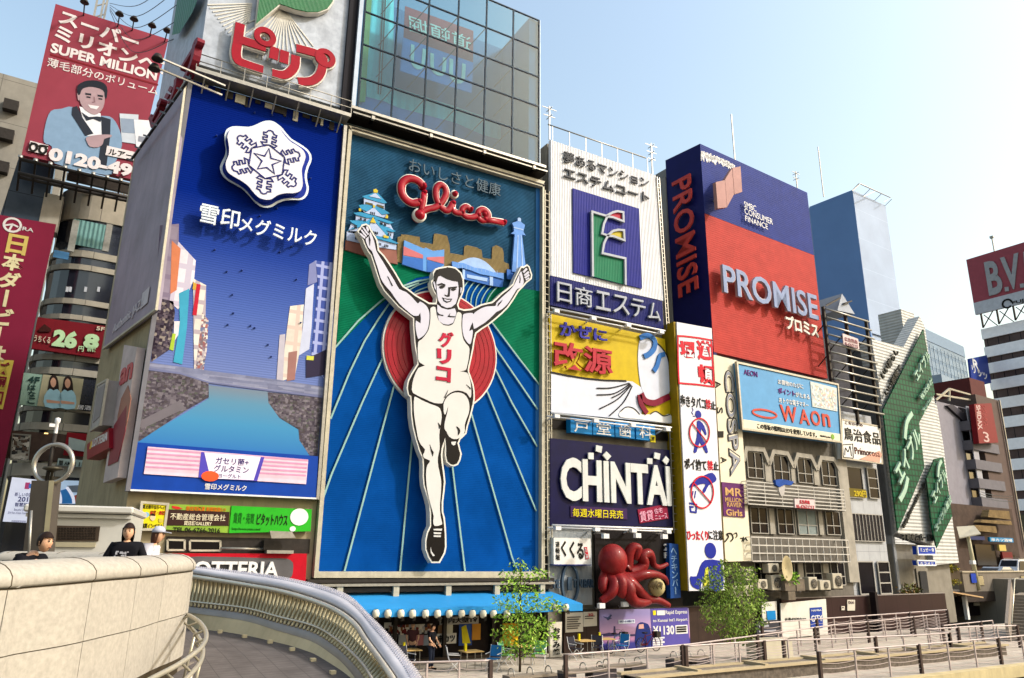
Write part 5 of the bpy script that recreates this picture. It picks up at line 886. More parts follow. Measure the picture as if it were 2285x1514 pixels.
(a0, b0), (a1, b1) = Cz((1108, 1010), (1255, 1258)); window(t, FB, a0, b0, a1, b1, 1, 1, .06, None, THIN, .08); (a0, b0), (a1, b1) = Cz((1262, 1012), (1378, 1255)); window(t, FB, a0, b0, a1, b1, 1, 3, .06, None, THIN, .08)
k = t.part('window_sign', MB(ink_('#6a5c14')).rect(FB, *Cz((1045, 445))[0], *Cz((1185, 522))[0], .13, .04)); t.part('lettering', MB(ink_('#c8b020')).text(FB, '290円', *Cz((1085, 462), (1180, 466)), 15, .15, .02, .02), k); t.done()
q = [(1879, 936), (1963, 952), (1970, 1035), (1880, 1023)]
a = MB(INKD).text(FB, '鳥治食品', (1882, 951), (1963, 968), 28, .6, .03, .006); a.m(ink_('#5a2a20')).text(FB, 'Primorosa', (1907, 998), (1962, 1006), 15, .6, .03, .002).text(FB, 'こだわりの', (1886, 940), (1925, 947), 6, .6, .03, 0)
b_ = MB(ink_('#d8a08c')).plate(FB, Az((190, 940), (300, 895), (312, 915), (300, 960)), .59, .02); b_.m(INKD); b_.stroke(FB, Az((100, 862), (155, 858), (158, 935), (104, 930)), .04, .59, .03, True).stroke(FB, cr(Az((112, 920), (115, 880), (130, 900), (140, 870), (148, 925)), 3, False), .05, .59, .03)
simple_sign('sign', 'white food shop sign with four black characters, right of the stone building', FB, q, M('sign paper white', '#e9e7e2'), .56, .4, [('lettering', a), ('picture', b_)], rim=STEEL)
# empty steel billboard frame above it
t = T('steel_scaffold', 'empty rusty steel billboard frame of many crossbars above the food sign', 'scaffold', FB)
a = MB(STEEL); OL = FB.pts(Az((8, 128), (240, 185)), .8); x0, x1 = OL[0][0], OL[1][0]; z1 = (OL[0][1]+OL[1][1])/2; z0 = FB.p(1920, 915, .8)[1]
for k in range(12): z = z1+(z0-z1)*k/11; a.tube([(x0, -.8, z), (x1+.2*(k % 3), -.8, z)], .07, 6)
t.part('crossbar', a); a = MB(DSTEEL)
for x in (x0, (x0+x1)/2, x1): a.box(x-.08, x+.08, -.7, -.5, z0-1, z1+.2); [a.bar((x, -.6, z1-1-k*2.2), (x, .9, z1-2.2-k*2.2), .04) for k in range(4)]
t.part('upright', a); t.part('back_wall', MB(M('dark grey sheet', '#45454c', .7, var=.25)).box(x0, x1, 1.2, 5, z0-1, z1-1.2)); t.done()
a = MB(M('white tarpaulin', '#a9b0bc', .6, bump=.2)); P_ = Az((70, 130), (95, 38), (165, 150)); a.prism(FB.pts([P_[0], P_[1], P_[2]], -.6), .6, 3); a.m(DSTEEL).stroke(FB, Az((8, 105), (88, 62)), .12, -.4, .2).stroke(FB, Az((110, 92), (150, 78)), .1, -.4, .2)
single('roof_hut', 'small white peaked roof cover behind the empty steel frame', 'roof', a, FB)
simple_sign('sign', 'small white notice with red print fixed to the empty steel frame', FB, Az((98, 255), (183, 285), (190, 342), (105, 315)), M('sign pale pink', '#d9c4c4'), 1.0, .06, [('lettering', MB(ink_('#8a5a60')).text(FB, '広告募集', *Az((108, 274), (180, 292)), 9, 1.02, .02, .02).text(FB, '06-62621213', *Az((110, 300), (182, 320)), 7, 1.02, .02, .01))])
# silver tower
FT = Fr(*FB.wp(FB.p(1902, 424)[0], 6, 0).to_2d(), R(4)); oT = FT.wp(FT.p(1925, 600)[0], 0, 0); FT = Fr(oT.x, oT.y, R(4)); FTS = sidef(oT.x, oT.y, 6)
SILT = M('silver cladding', '#a3b5d0', .5, .0, var=.08, scale=.4, grid=(0, 3.0, .03, '#9fb0c8')); SILS = M('silver cladding shaded side', '#6f93c8', .5, .0, var=.06, scale=.3)  # side copy coloured bluer and darker for the face in shadow
zt = FT.p(1902, 424)[1]; xr = FT.p(1990, 560)[0]; zb = FT.p(1944, 743)[1]; us = FTS.p(1806, 461)[0]
t = T('silver_tower', 'tall windowless tower clad in smooth silver-blue metal panels', 'tower', FT)
w_ = MB(SILT).box(0, xr, 0, .15, zb, zt).box(0.02, xr-.02, .15, 9, zb-.6, zt-.02); t.part('front_cladding', w_)
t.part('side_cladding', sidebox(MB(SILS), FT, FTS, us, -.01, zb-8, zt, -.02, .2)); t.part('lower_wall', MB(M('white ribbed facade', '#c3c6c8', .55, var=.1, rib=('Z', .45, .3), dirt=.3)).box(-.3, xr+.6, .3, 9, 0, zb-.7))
r_ = MB(STEEL)
for P in ([(1900, 427), (1918, 411), (1986, 442), (1970, 452)], [(1925, 440), (1950, 428)]): r_.ribbon(FT.pts(P, .6), .06, -.7, -.6)
for k in range(4): r_.bar((k*xr/3, 0, zt), (k*xr/3+.2, -.6, zt+.5), .03)
t.part('roof_rail', r_); t.done()
# green net building
FG = Fr(*FB.wp(FB.p(1985, 1250)[0], .3, 0).to_2d(), R(4))
WR = M('white louvre facade', '#c9c9c4', .55, var=.1, rib=('Z', .5, .35), dirt=.35); GRN = M('green net', '#0a573a', .5, var=.25, grid=(.42, .42, .1, '#03281a')); GLT = M('pale green letter', '#a9c9b4', .4)
t = T('louvre_building', 'white louvred building with huge slanted green signs and pale lettering', 'building', FG)
x0 = FG.p(1972, 1000)[0]; t.part('side_wall', MB(M('grey side wall', '#8e9092', .7, var=.1, dirt=.3)).add([FG.loc(v) for v in (FG.wp(x0, 0, FG.p(2003, 1195)[1]), FG.wp(x0, 8, FG.p(2003, 1195)[1]), FG.wp(x0, 8, FG.p(1945, 760)[1]), FG.wp(x0, 0, FG.p(1945, 760)[1]))], [(0, 3, 2, 1)]).box(x0, x0+.3, .2, 8, 0, FG.p(1960, 780)[1]))
fc = [(1945, 757), (2016, 775), (2052, 706), (2064, 730), (2084, 885), (2096, 960), (2112, 1150), (2078, 1216), (2004, 1190), (1970, 912)]
t.part('facade', MB(WR).prism(FG.pts(fc, .2), -.2, .8))
t.part('facade_wing', MB(WR).prism(FG.pts([(2056, 960), (2090, 900), (2106, 1000), (2128, 1180), (2140, 1256), (2084, 1262), (2072, 1150)], .1), -.1, .6))
t.part('top_block', MB(WR).rect(FG, 2010, 690, 2054, 800, -1.5, 2))
g_ = MB(GRN).plate(FG, Az((320, 672), (540, 232), (602, 585), (516, 742), (545, 985), (400, 1332)), .6, .1); k = t.part('green_sign', g_)
def qa(mb, s, P, o, b=.02): return mb.qtext(FG, s, Az(*P), o, .15, b)
a = MB(GLT); qa(a, 'エイブル', [(375, 985), (500, 745), (530, 840), (420, 1090)], .9, .03); a.stroke(FG, cr(Az((440, 830), (450, 740), (480, 690)), 3, False), .35, .9, .1).stroke(FG, cr(Az((412, 1165), (440, 1110), (455, 1040)), 3, False), .35, .9, .1); t.part('lettering', a, k)
a = MB(GLT); qa(a, 'エイブル', [(485, 470), (560, 340), (580, 385), (510, 520)], .9, .02); qa(a, '株式会社', [(520, 600), (585, 490), (590, 525), (535, 620)], .9, .01); qa(a, 'エイブル', [(535, 670), (590, 590), (592, 610), (545, 690)], .9, .01); t.part('lettering', a, k)
a = MB(M('dark facade letters', '#4a4a44', .5)); qa(a, 'いい暮らし', [(310, 470), (390, 330), (408, 360), (325, 510)], .5, 0); qa(a, 'いい部屋で', [(330, 570), (410, 420), (425, 445), (345, 600)], .5, 0); qa(a, 'http://www.able.co.jp', [(430, 1295), (545, 1060), (552, 1085), (440, 1325)], .4, 0); qa(a, '不動産各店・管理', [(425, 1345), (610, 1352), (610, 1388), (425, 1385)], .4, .01); t.part('lettering', a)
g_ = MB(GRN).plate(FG, Az((556, 1050), (600, 940), (648, 930), (697, 1250), (612, 1425), (590, 1330)), .7, .1); k = t.part('green_sign', g_)
a = MB(GLT); qa(a, 'エイブル', [(582, 1130), (650, 980), (672, 1030), (605, 1190)], .9, .02); qa(a, 'エイブル難波', [(605, 1310), (685, 1130), (695, 1170), (615, 1340)], .9, .005); a.stroke(FG, cr(Az((620, 1040), (625, 980), (640, 950)), 3, False), .25, .9, .1); t.part('lettering', a, k)
t.part('lower_wall', MB(M('beige lower wall', '#8a8478', .7, var=.15, dirt=.3)).box(x0, FG.p(2130, 1280)[0], .3, 8, 0, FG.p(2040, 1215)[1]).rect(FG, 2044, 1268, 2078, 1330, -.2, .05)); t.part('door', MB(GLASSD).rect(FG, 2052, 1275, 2074, 1325, -.1, .05))
t.done()
for i, (y0, y1) in enumerate(((1219, 1238), (1251, 1262))): simple_sign('sign', ('larger blue sign over the entrance of the white louvred building', 'narrow blue sign under the larger one at the louvred building')[i], FG, [(2048, y0), (2087, y0+1), (2089, y1), (2050, y1)], M('sign strong blue', '#1b3fa8', .4), .9, .4, [('lettering', MB(WHITE).text(FG, ('ミュゼー 傘', 'カラオケ')[i], (2053, y0+4), (2084, y0+4), (y1-y0)*.5, .92, .02, .01))], rim=WHITE)
# ---- far buildings across the street
def far_block(name, label, px0, px1, ytop, d, mat, ang=0, dep=12, cat='building', zb=0, win=None, extra=None):
    a = D(px0, ytop, d); F = Fr(a.x, a.y, R(ang)); u1 = F.p(px1, ytop)[0]; zt = a.z
    t = T(name, label, cat, F); t.part('wall', MB(mat).box(0, u1, 0, dep, zb, zt))
    if extra: extra(t, F, u1, zt)
    return t.done()
def glassy(t, F, u1, zt):
    g = MB(M('curtain glass blue', '#5d7894', .15, .2, var=.25, scale=.15))
    for k in range(14): z = zt-6-k*3.3; g.box(.3, u1-.3, -.05, 0, z, z+2.1)
    t.part('window_band', g); v = MB(M('pale mullion', '#9db0c0', .5))
    for k in range(12): x = u1*k/11; v.box(x-.15, x+.15, -.14, -.06, zt-52, zt-5)
    t.part('mullion', v); t.part('parapet', MB(M('parapet blue grey', '#7d93aa', .6)).box(-.1, u1+.1, -.2, 1, zt-4, zt-.3))
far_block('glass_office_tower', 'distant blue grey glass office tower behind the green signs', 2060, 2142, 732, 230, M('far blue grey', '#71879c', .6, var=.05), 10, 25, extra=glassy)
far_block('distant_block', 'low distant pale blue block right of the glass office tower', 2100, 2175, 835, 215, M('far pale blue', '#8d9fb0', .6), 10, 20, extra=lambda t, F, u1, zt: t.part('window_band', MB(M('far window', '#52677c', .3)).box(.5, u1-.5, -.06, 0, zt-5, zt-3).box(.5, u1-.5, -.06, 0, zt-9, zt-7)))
# grey block with balconies
def balc(t, F, u1, zt):
    for k in range(7):
        z = F.p(2125, 940+k*42)[1]; t.part('balcony', MB(M('balcony slab grey', '#6f6c72', .7)).box(u1*.42, u1*.99, -1.1, 0, z-1.0, z+.1)); w = MB(GLASSD).box(u1*.45, u1*.97, -.06, 0, z+.15, z+1.9); w.m(M('pale panel', '#a8a8ae', .6)).box(u1*.45, u1*.56, -.9, -.8, z+.1, z+1.9).box(u1*.66, u1*.78, -.08, -.03, z+.3, z+1.6); t.part('window', w)
    t.part('roof_gable', MB(M('slate roof', '#3f3c44', .6)).prism(F.pts([(2113, 905), (2125, 903), (2178, 940), (2160, 948)], .3), -.3, 0)); fr = MB(M('roof steelwork', '#b0a894', .6)); 
    for P in ([(2090, 893), (2120, 868), (2180, 885)], [(2120, 868), (2120, 895)], [(2090, 880), (2180, 895)]): fr.stroke(F, P, .2, .3, .2)
    t.part('roof_steelwork', fr)
far_block('apartment_building', 'dim grey apartment block with a stack of balconies, between green signs and brown tower', 2088, 2190, 895, 84, M('apartment mauve grey', '#8d8a93', .7, var=.08, dirt=.2), 5, 10, extra=balc)
far_block('brown_tower', 'plain dark brown tower with a red vertical sign on its face', 2176, 2225, 880, 88, M('tower brown', '#5f4f49', .7, var=.1, dirt=.2), 5, 14, extra=lambda t, F, u1, zt: [t.part('roof_room', MB(M('roof room red brown', '#5a2a28', .7)).box(.3, u1*.7, .5, 6, zt, zt+2.2)), t.part('service_pipe', MB(STEEL).bar((u1-.2, -.2, zt-18), (u1-.2, -.2, zt), .12))])
aF = D(2176, 905, 87.4); FR_ = Fr(aF.x, aF.y, R(5))
simple_sign('sign', 'dark red vertical sign with a white 3 on the brown tower', FR_, [(2174, 902), (2212, 900), (2228, 988), (2185, 990)], M('sign wine red', '#7d1820', .5), .8, .6, [('lettering', turned(MB(ink_('#c8a8a4')), FR_, 'SHIDAX', [(2178, 905), (2187, 904), (2193, 958), (2183, 960)], .83, .03, .03).text(FR_, '3', (2193, 965), (2205, 964), 22, .83, .03, .01)), ('side_lettering', turned(MB(ink_('#a03a3c')), FR_, 'シダックス', [(2190, 905), (2200, 904), (2206, 950), (2196, 952)], .83, .03, .01))])
# white banded office with red rooftop billboard, facing left
dB = 128; aB = D(2188, 735, dB); FV = Fr(aB.x, aB.y, math.atan2(-math.cos(R(2)), math.sin(R(2))))
BAND = M('white spandrel', [.8, .8, .83], .6, var=.06); u1 = FV.p(2300, 740)[0]+4
zs = [FV.p(2200, y)[1] for y in (733, 775, 812, 850, 893, 936, 985, 1030, 1075, 1118)]
t = T('banded_office', 'white office building with dark ribbon windows under a red rooftop billboard', 'building', FV)
t.part('core', MB(M('ribbon window dark', '#5a4a48', .3, var=.4, scale=.3, grid=(1.8, 0, .12, '#14131a'))).box(0.1, u1, .3, 14, zs[-1]-14, zs[0]))
for i, z in enumerate(zs): t.part('spandrel', MB(BAND).box(0, u1+.2, 0, .5, z-1.85, z).box(0, .5, .5, 14, z-1.85, z))
t.part('street_shop', MB(M('shop olive', '#5d5a48', .7)).box(.5, u1, -.3, .2, 3.5, zs[-1]-2.5)); t.done()
FVb = Fr(*FV.wp(FV.p(2172, 640)[0], -1.0, 0).to_2d(), FV.a); bb = [FVb.p(2163, 578), FVb.p(2184, 701)]; zt = bb[0][1]; zl = bb[1][1]; ur = FVb.p(2300, 600)[0]+6
t = T('billboard', 'dull red rooftop billboard with big grey letters at the right edge', 'billboard', FVb)
t.part('panel', MB(M('bvd red', '#a04e5a', .5, var=.08)).box(0, ur, 0, .5, zl+2.2, zt)); t.part('lower_band', MB(M('bvd pale band', '#c4c8d2', .5)).box(0, ur, -.03, .5, zl, zl+2.2))
ga = Fz((1300, 612), (1400, 588), (1447, 832), (1340, 858)); gb = Fz((1418, 580), (1552, 540), (1560, 795), (1478, 822)); gcol = M('bvd grey letters', '#a5a7ac', .5)
a = MB(gcol).qtext(FVb, 'B', ga, .2, .15, .03).qtext(FVb, 'V', gb, .2, .15, .03).plate(FVb, Fz((1452, 795), (1482, 790), (1485, 822), (1456, 826)), .2, .15).qtext(FVb, 'D', Fz((1590, 535), (1700, 505), (1720, 760), (1610, 785)), .2, .15, .03).plate(FVb, Fz((1565, 770), (1595, 765), (1597, 795), (1568, 798)), .2, .15)
t.part('lettering', a); a = MB(INKD).qtext(FVb, 'FUJIBO', Fz((1505, 900), (1700, 850), (1705, 890), (1510, 925)), .1, .05, .02); c_ = FVb.pts(Fz((1472, 915)), .1)[0]; a.ribbon([(c_[0]+.75*math.cos(k*.3927), c_[1]+.75*math.sin(k*.3927)) for k in range(15)], .3, -.1, 0); t.part('small_lettering', a)
s_ = MB(DSTEEL)
for k in range(6): x = .8+k*ur/6; s_.bar((x, .3, zs[0]), (x, .3, zl), .18); s_.bar((x, .3, zs[0]), (x+2, .3, zl), .1); s_.bar((x+2, 1.3, zs[0]), (x, 1.3, zl), .1)
t.part('support', s_); t.done()
a_ = FVb.p(2216, 552); single('antenna', 'small mast on top of the red rooftop billboard at the right', 'antenna', MB(STEEL).bar((a_[0], .2, zt-.2), (a_[0], .2, FVb.p(2214, 528)[1]), .12).box(a_[0]-.3, a_[0]+.3, 0, .4, FVb.p(2214, 531)[1], FVb.p(2214, 526)[1]), FVb)
aF = D(2166, 800, 120); F6 = Fr(aF.x, aF.y, R(14))
a = MB(WHITE).text(F6, 'R', (2170, 805), (2182, 802), 20, .23, .03, .03).text(F6, 'リッツ', (2170, 828), (2200, 822), 16, .23, .03, .02)
simple_sign('sign', 'blue sign with white letter R beside the white banded office', F6, [(2163, 801), (2202, 793), (2212, 855), (2170, 865)], M('sign strong blue'[:0]+'sign royal', '#2a3f94', .5), .2, .3, [('lettering', a)])
# ================= left background: banded corner building and its signs =================
FL = Fr(0, 52, R(2)); L2 = Z(0, 380, .2642); L3 = Z(0, 780, .3171); L1 = Z(0, 0, .2642)
TILE = M('pale beige cladding', '#aaa394', .5, var=.12, grid=(2.2, 0, .05, '#5f5a52'), dirt=.2); TIN = M('tinted window', '#252833', .1, var=.5, scale=.25, spec=.7)
lx0, lx1 = FL.p(128, 500)[0], FL.p(345, 600)[0]+4
def zl(y): return FL.p(200, y)[1]
t = T('banded_building', 'beige corner building with rounded end and dark ribbon windows, behind the red banner', 'building', FL)
def slab(z0, z1, off=0.): # plan with a rounded left end
    r = 2.2; P = [(lx1, -off), (lx1, 12), (lx0, 12)]+[(lx0+r-(r+off)*math.cos(k*math.pi/12), r-(r+off)*math.sin(k*math.pi/12)) for k in range(7)]
    n = len(P); return [(x, y, z0) for x, y in P]+[(x, y, z1) for x, y in P], [tuple(range(n)), tuple(range(2*n-1, n-1, -1))]+[(i, i+n, (i+1) % n+n, (i+1) % n) for i in range(n)]
t.part('core', MB(TIN).add(*slab(0, zl(425))), label='dark ribbon windows')
for y0, y1 in ((420, 491), (562, 577), (594, 606), (672, 684), (708, 719), (798, 811), (828, 843), (913, 924), (951, 967), (1040, 1068)): t.part('spandrel', MB(TILE).add(*slab(zl(y1), zl(y0), .12)))
t.part('blind', MB(M('teal blind', '#6f9a98', .7, var=.15, rib=('X', .5, .4))).rect(FL, 165, 488, 240, 560, .05, .04)); t.part('window_print', MB(M('blue print', '#4f86b8')).rect(FL, 121, 558, 152, 580, .14, .05))
for x in (163, 240): t.part('window_mullion', MB(STEEL).rect(FL, x, 490, x+2, 562, .08, .04))
for x in (148, 155, 189, 218): t.part('ceiling_light', MB(ink_('#b8bcc4')).rect(FL, x, 640, x+4, 652, .06, .03))
c_ = MB(TILE).rect(FL, 150, 385, 300, 425, -.6, 1); c_.m(DSTEEL).rect(FL, 150, 400, 300, 418, -.3, .2)
for k in range(18): c_.m(STEEL).rect(FL, 178+k*6, 415+k*1.1, 180+k*6, 432+k*1.1, .05, .05)
t.part('roof_terrace', c_); t.part('parapet', MB(TILE).rect(FL, 100, 430, 128, 520, .1, 1)); t.done()
# red sign with a price
q = [(84, 708), (236, 728), (226, 800), (70, 778)]
a = MB(M('price pale green', '#b8d8a8', .45)).text(FL, '26', (122, 732), (176, 742), 40, .6, .05, .06).text(FL, '8', (190, 742), (224, 749), 34, .6, .05, .06).text(FL, '円', (176, 772), (188, 774), 12, .6, .05, .02).text(FL, '前後', (196, 772), (216, 775), 12, .6, .05, .02); a.m(ink_('#d8c8b0')).text(FL, '5F', (216, 728), (234, 731), 9, .6, .05, .02).text(FL, 'うちくる', (77, 748), (114, 752), 15, .6, .05, .01); a.m(ink_('#3a1410')).plate(FL, L2((330, 1345), (375, 1300), (430, 1340), (430, 1365), (335, 1365)), .6, .04)
simple_sign('sign', 'dark red window sign with big pale green digits 268', FL, q, M('sign dark red', '#72121e', .5), .5, .3, [('lettering', a)])
# poster of two women in pale blue
SKN = ink_('#c99a80'); HAI = ink_('#2a1f1c'); PBL = ink_('#9cc6d4')
pw = MB(M('poster beige', '#a7a184', .5)).rect(FL, 96, 836, 175, 915, .52, .03)
for x, y in ((119, 846), (151, 848)):
    pw.m(HAI).plate(FL, cr([(x-11, y+14), (x-8, y-2), (x, y-9), (x+9, y-2), (x+12, y+16), (x+10, y+28), (x-12, y+27)], 3), .53, .02); pw.m(SKN).plate(FL, cr([(x-6, y+4), (x, y-3), (x+6, y+4), (x+5, y+14), (x, y+19), (x-5, y+14)], 3), .545, .02); pw.m(PBL).plate(FL, cr([(x-8, y+22), (x, y+26), (x+9, y+23), (x+18, y+36), (x+16, y+64), (x-18, y+62), (x-20, y+38)], 2), .55, .02); pw.m(SKN).plate(FL, [(x-16, y+46), (x+15, y+50), (x+15, y+55), (x-14, y+53)], .56, .02)
a = MB(ink_('#23403c')).text(FL, '4F', (64, 838), (90, 843), 15, .53, .03, .02).vtext(FL, 'はなこ', (72, 857), (70, 902), 17, .53, .03, .02)
simple_sign('sign', 'window poster of two dark haired women in pale blue shirts, lettered 4F', FL, [(53, 832), (175, 846), (171, 915), (43, 903)], M('poster pale teal', '#8fae9e', .5), .48, .25, [('picture', pw), ('lettering', a)])
simple_sign('sign', 'narrow window sign with two white characters right of the poster of women', FL, [(170, 900), (207, 903), (204, 918), (168, 914)], M('board black2', '#16181c', .5), .5, .2, [('lettering', MB(WHITE).text(FL, '居酒', (173, 904), (204, 906), 10, .53, .03, .0))])
# lower shops
a = MB(M('shop interior brown', '#4a3a32', .6, var=.4)).rect(FL, 20, 960, 215, 1036, .16, .05); a.m(ink_('#8a1420')).rect(FL, 150, 965, 200, 1020, .22, .04); a.m(M('awning grey green', '#a9b8b4', .6)).plate(FL, L3((485, 618), (620, 650), (615, 725), (480, 700)), .4, .04); a.m(M('poster grey', '#8b8a80', .6)).plate(FL, L3((85, 590), (220, 600), (200, 790), (70, 780)), .25, .03)
a.m(MP('shop poster print', ['#8b8a80', '#3a3a3a', '#c8c4b8', '#5a4a40', '#a8a498'], 3, 4)).plate(FL, L3((90, 600), (210, 610), (195, 780), (80, 770)), .26, .01); a.m(M('warm downlight', '#ffd080', .4, emit=2.0)).rect(FL, 99, 966, 107, 969, .25, .03)
single('shop_front', 'dim brown shop front with red panel and posters above the two bright screens', 'shop front', a, FL)
simple_sign('sign', 'strip of pale signs with the opening time 11, behind the steel ring', FL, [(130, 1023), (203, 1029), (200, 1044), (127, 1038)], M('strip sign pale', '#a9bcb6', .5), .6, .3, [('lettering', MB(INKD).text(FL, '間 AM', (133, 1027), (158, 1030), 11, .63, .03, .01).text(FL, '11時', (168, 1029), (200, 1032), 12, .63, .03, .015))])
LEDW = M('led board lavender white', '#dfe2f2', .4, var=.05, emit=.45); DIRT = M('dark fascia', '#33323a', .6)
a = MB(M('led indigo', '#2a2f7c', .4, emit=.15)).text(FL, '新しい中国の旅', (34, 1099), (88, 1101), 9, .83, .02, .01).text(FL, '2014', (41, 1109), (75, 1110), 11, .83, .02, .02).text(FL, '智慧旅遊年', (34, 1122), (80, 1123), 9, .83, .02, .015).text(FL, 'Beautiful China', (32, 1135), (60, 1136), 5, .83, .02, 0).text(FL, '2014-Year of Smart Tourism', (18, 1142), (62, 1143), 5, .83, .02, 0).text(FL, '中国国家旅遊局', (26, 1161), (58, 1162), 5, .83, .02, 0); a.m(M('led magenta', '#c04a7c', .4, emit=.3)).rect(FL, 57, 1077, 65, 1092, .83, .02); a.m(M('led azure', '#4a7ac8', .4, emit=.3)).rect(FL, 65, 1080, 72, 1090, .835, .02)
simple_sign('screen', 'bright white led screen with indigo text and 2014, left of the steel pillar', FL, [(27, 1065), (92, 1072), (62, 1167), (6, 1164)], LEDW, .8, .3, [('lettering', a)])
a = MB(M('led sea blue', '#2f6fae', .4, emit=.3)).plate(FL, L3((405, 1000), (470, 980), (520, 1085), (400, 1085)), .83, .02); a.m(M('led coral', '#a0504a', .4, emit=.25)).plate(FL, L3((520, 1030), (610, 1000), (600, 1085), (530, 1085)), .83, .02); a.m(M('led grey', '#6a7480', .4, emit=.2)).plate(FL, L3((470, 960), (580, 955), (590, 1010), (500, 1005)), .84, .02); a.m(LEDW).stroke(FL, cr(L3((410, 990), (425, 1040), (425, 1085)), 4, False), .15, .86, .02).stroke(FL, cr(L3((470, 970), (510, 1030), (520, 1085)), 4, False), .15, .86, .02)
simple_sign('screen', 'bright led screen showing boats and sea, right of the steel pillar', FL, [(131.6, 1072), (196.6, 1074), (190, 1126), (125, 1124)], M('led pale sky', '#a9c0d8', .4, emit=.4), .8, .3, [('picture', a)])
# red vertical banner
a = MB(ink_('#d8d4d0')); c_ = FL.p(27.7, 503, 1.6); a.ribbon([(c_[0]+.42*math.cos(k*.314), c_[1]+.42*math.sin(k*.314)) for k in range(20)], .12, -1.63, -1.6, True); a.ribbon([(c_[0]-.35, c_[1]-.1), (c_[0], c_[1]+.05), (c_[0]+.3, c_[1]-.05)], .1, -1.63, -1.6).ribbon([(c_[0], c_[1]+.05), (c_[0]-.1, c_[1]-.35)], .1, -1.63, -1.6).text(FL, 'JRA', (43, 505), (76, 510), 11, 1.63, .03, .01)
a.m(M('banner gold', '#c8b060', .5)).vtext(FL, '日', (39, 524), (37, 568), 46, 1.63, .03, .03, 0); a.m(M('banner cream', '#d8cca0', .5)).vtext(FL, '本ダービーは', (33, 566), (-16, 812), 50, 1.63, .03, .04, .08)
pt = MB(M('banner yellow plate', '#c8b24c', .5)).plate(FL, [(-20, 802), (31, 805), (6, 914), (-50, 900)], 1.63, .03); pt.m(ink_('#7a1a28')).vtext(FL, 'ズ屈口', (12, 806), (-8, 905), 22, 1.66, .03, .03)
simple_sign('banner', 'crimson vertical banner with cream Japanese characters at the left edge', FL, [(-60, 470), (125.5, 501), (62, 790), (3, 1065), (-160, 1050)], M('banner crimson', '#7c1a36', .6, var=.12, scale=.3), 1.6, .2, [('lettering', a), ('plate', pt)])
# concrete building at the far left
t = T('office_building', 'grey concrete office tower behind the red banner at the left edge', 'building', FL)
F0 = FL; z1 = FL.p(60, 180, -8)[1]; u0, u1 = FL.p(-260, 400, -8)[0], FL.p(84, 300, -8)[0]
t.part('wall', MB(M('tower concrete', '#8f8c84', .75, var=.1, grid=(2.6, 3.4, .05, '#5c5a55'), dirt=.25)).box(FL.p(48, 190, -8)[0]-6, u1+2, 8, 18, 0, z1)); w = MB(DSTEEL)
for y in (235, 300, 372): p = FL.p(26+ (235-y)*.16, y, -7.5); w.box(p[0]-.5, p[0]+.4, 7.4, 8.0, p[1]-.4, p[1]+.4)
t.part('wall_box', w); t.part('dark_glass', MB(M('dark glass cladding', '#39434f', .2, var=.3, scale=.4, grid=(2.4, 3.2, .05, '#1c2127'))).plate(FL, [(42, 352), (124, 366), (98, 506), (0, 482)], .05, 3)); t.done()
# rooftop red billboard with a man in a tuxedo
FR2 = Fr(0, 50, R(1)); BR_ = M('billboard brick red', '#8e3a4a', .6, var=.12, scale=.25)
t = T('billboard', 'red rooftop billboard with white lettering and a smiling man in a tuxedo', 'billboard', FR2)
t.part('panel', MB(BR_).plate(FR2, [(124, 9), (376, 88), (300, 402), (48, 346)], .5, .4)); BT = M('billboard text white', '#e0d8da', .5)
a = MB(BT).text(FR2, 'スーパー', (136, 20), (312, 82), 33, .53, .03, .035, skew=True).text(FR2, 'ミリオンヘア', (127, 55), (398, 148), 33, .53, .03, .035, skew=True).text(FR2, 'SUPER MILLION', (116, 95), (352, 160), 23, .53, .03, .035, skew=True).text(FR2, '薄毛部分のボリューム', (108, 128), (354, 195), 21, .53, .03, .006, skew=True).text(FR2, '0120-49', (112, 328), (298, 368), 31, .62, .03, .05, skew=True)
t.part('lettering', a); l_ = MB(ink_('#7a1a24')).stroke(FR2, [(112, 122), (353, 190)], .12, .52, .02); t.part('rule_line', l_)
p_ = MB(ink_('#7f9cba')).plate(FR2, cr(L1((370, 1200), (385, 1050), (430, 940), (520, 920), (610, 905), (700, 1000), (860, 980), (950, 1000), (1010, 1100), (1030, 1230), (960, 1400), (900, 1480), (460, 1380), (440, 1240)), 3), .54, .02)
p_.m(ink_('#e4e6ee')).plate(FR2, L1((670, 900), (850, 960), (860, 1140), (740, 1150)), .55, .02); p_.m(ink_('#2b303c')).plate(FR2, L1((650, 895), (700, 1000), (790, 1130), (720, 1150), (605, 970), (610, 910)), .56, .02).plate(FR2, L1((855, 985), (935, 1010), (930, 1160), (900, 1400), (830, 1380), (860, 1150)), .56, .02).plate(FR2, L1((690, 950), (750, 990), (820, 985), (860, 990), (850, 1030), (790, 1005), (730, 1020)), .575, .02)
p_.m(ink_('#a88f96')).plate(FR2, cr(L1((668, 800), (690, 740), (780, 715), (870, 760), (885, 850), (860, 930), (800, 970), (720, 930), (680, 870)), 3), .57, .02).plate(FR2, cr(L1((730, 1160), (830, 1140), (940, 1140), (935, 1160), (880, 1175), (870, 1215), (830, 1245), (760, 1240), (735, 1200)), 2), .59, .02).plate(FR2, L1((650, 790), (668, 780), (675, 845), (660, 850)), .565, .02)
p_.m(ink_('#20242e')).plate(FR2, cr(L1((655, 790), (660, 720), (740, 682), (850, 690), (905, 740), (900, 830), (885, 820), (870, 765), (780, 735), (700, 750), (675, 800)), 3), .58, .02)
for P in ([(722, 793), (770, 800)], [(825, 808), (870, 815)]): p_.stroke(FR2, L1(*P), .12, .585, .02)
for x, y in ((748, 820), (848, 835)): p_.stroke(FR2, L1((x-16, y), (x+16, y+4)), .09, .585, .02)
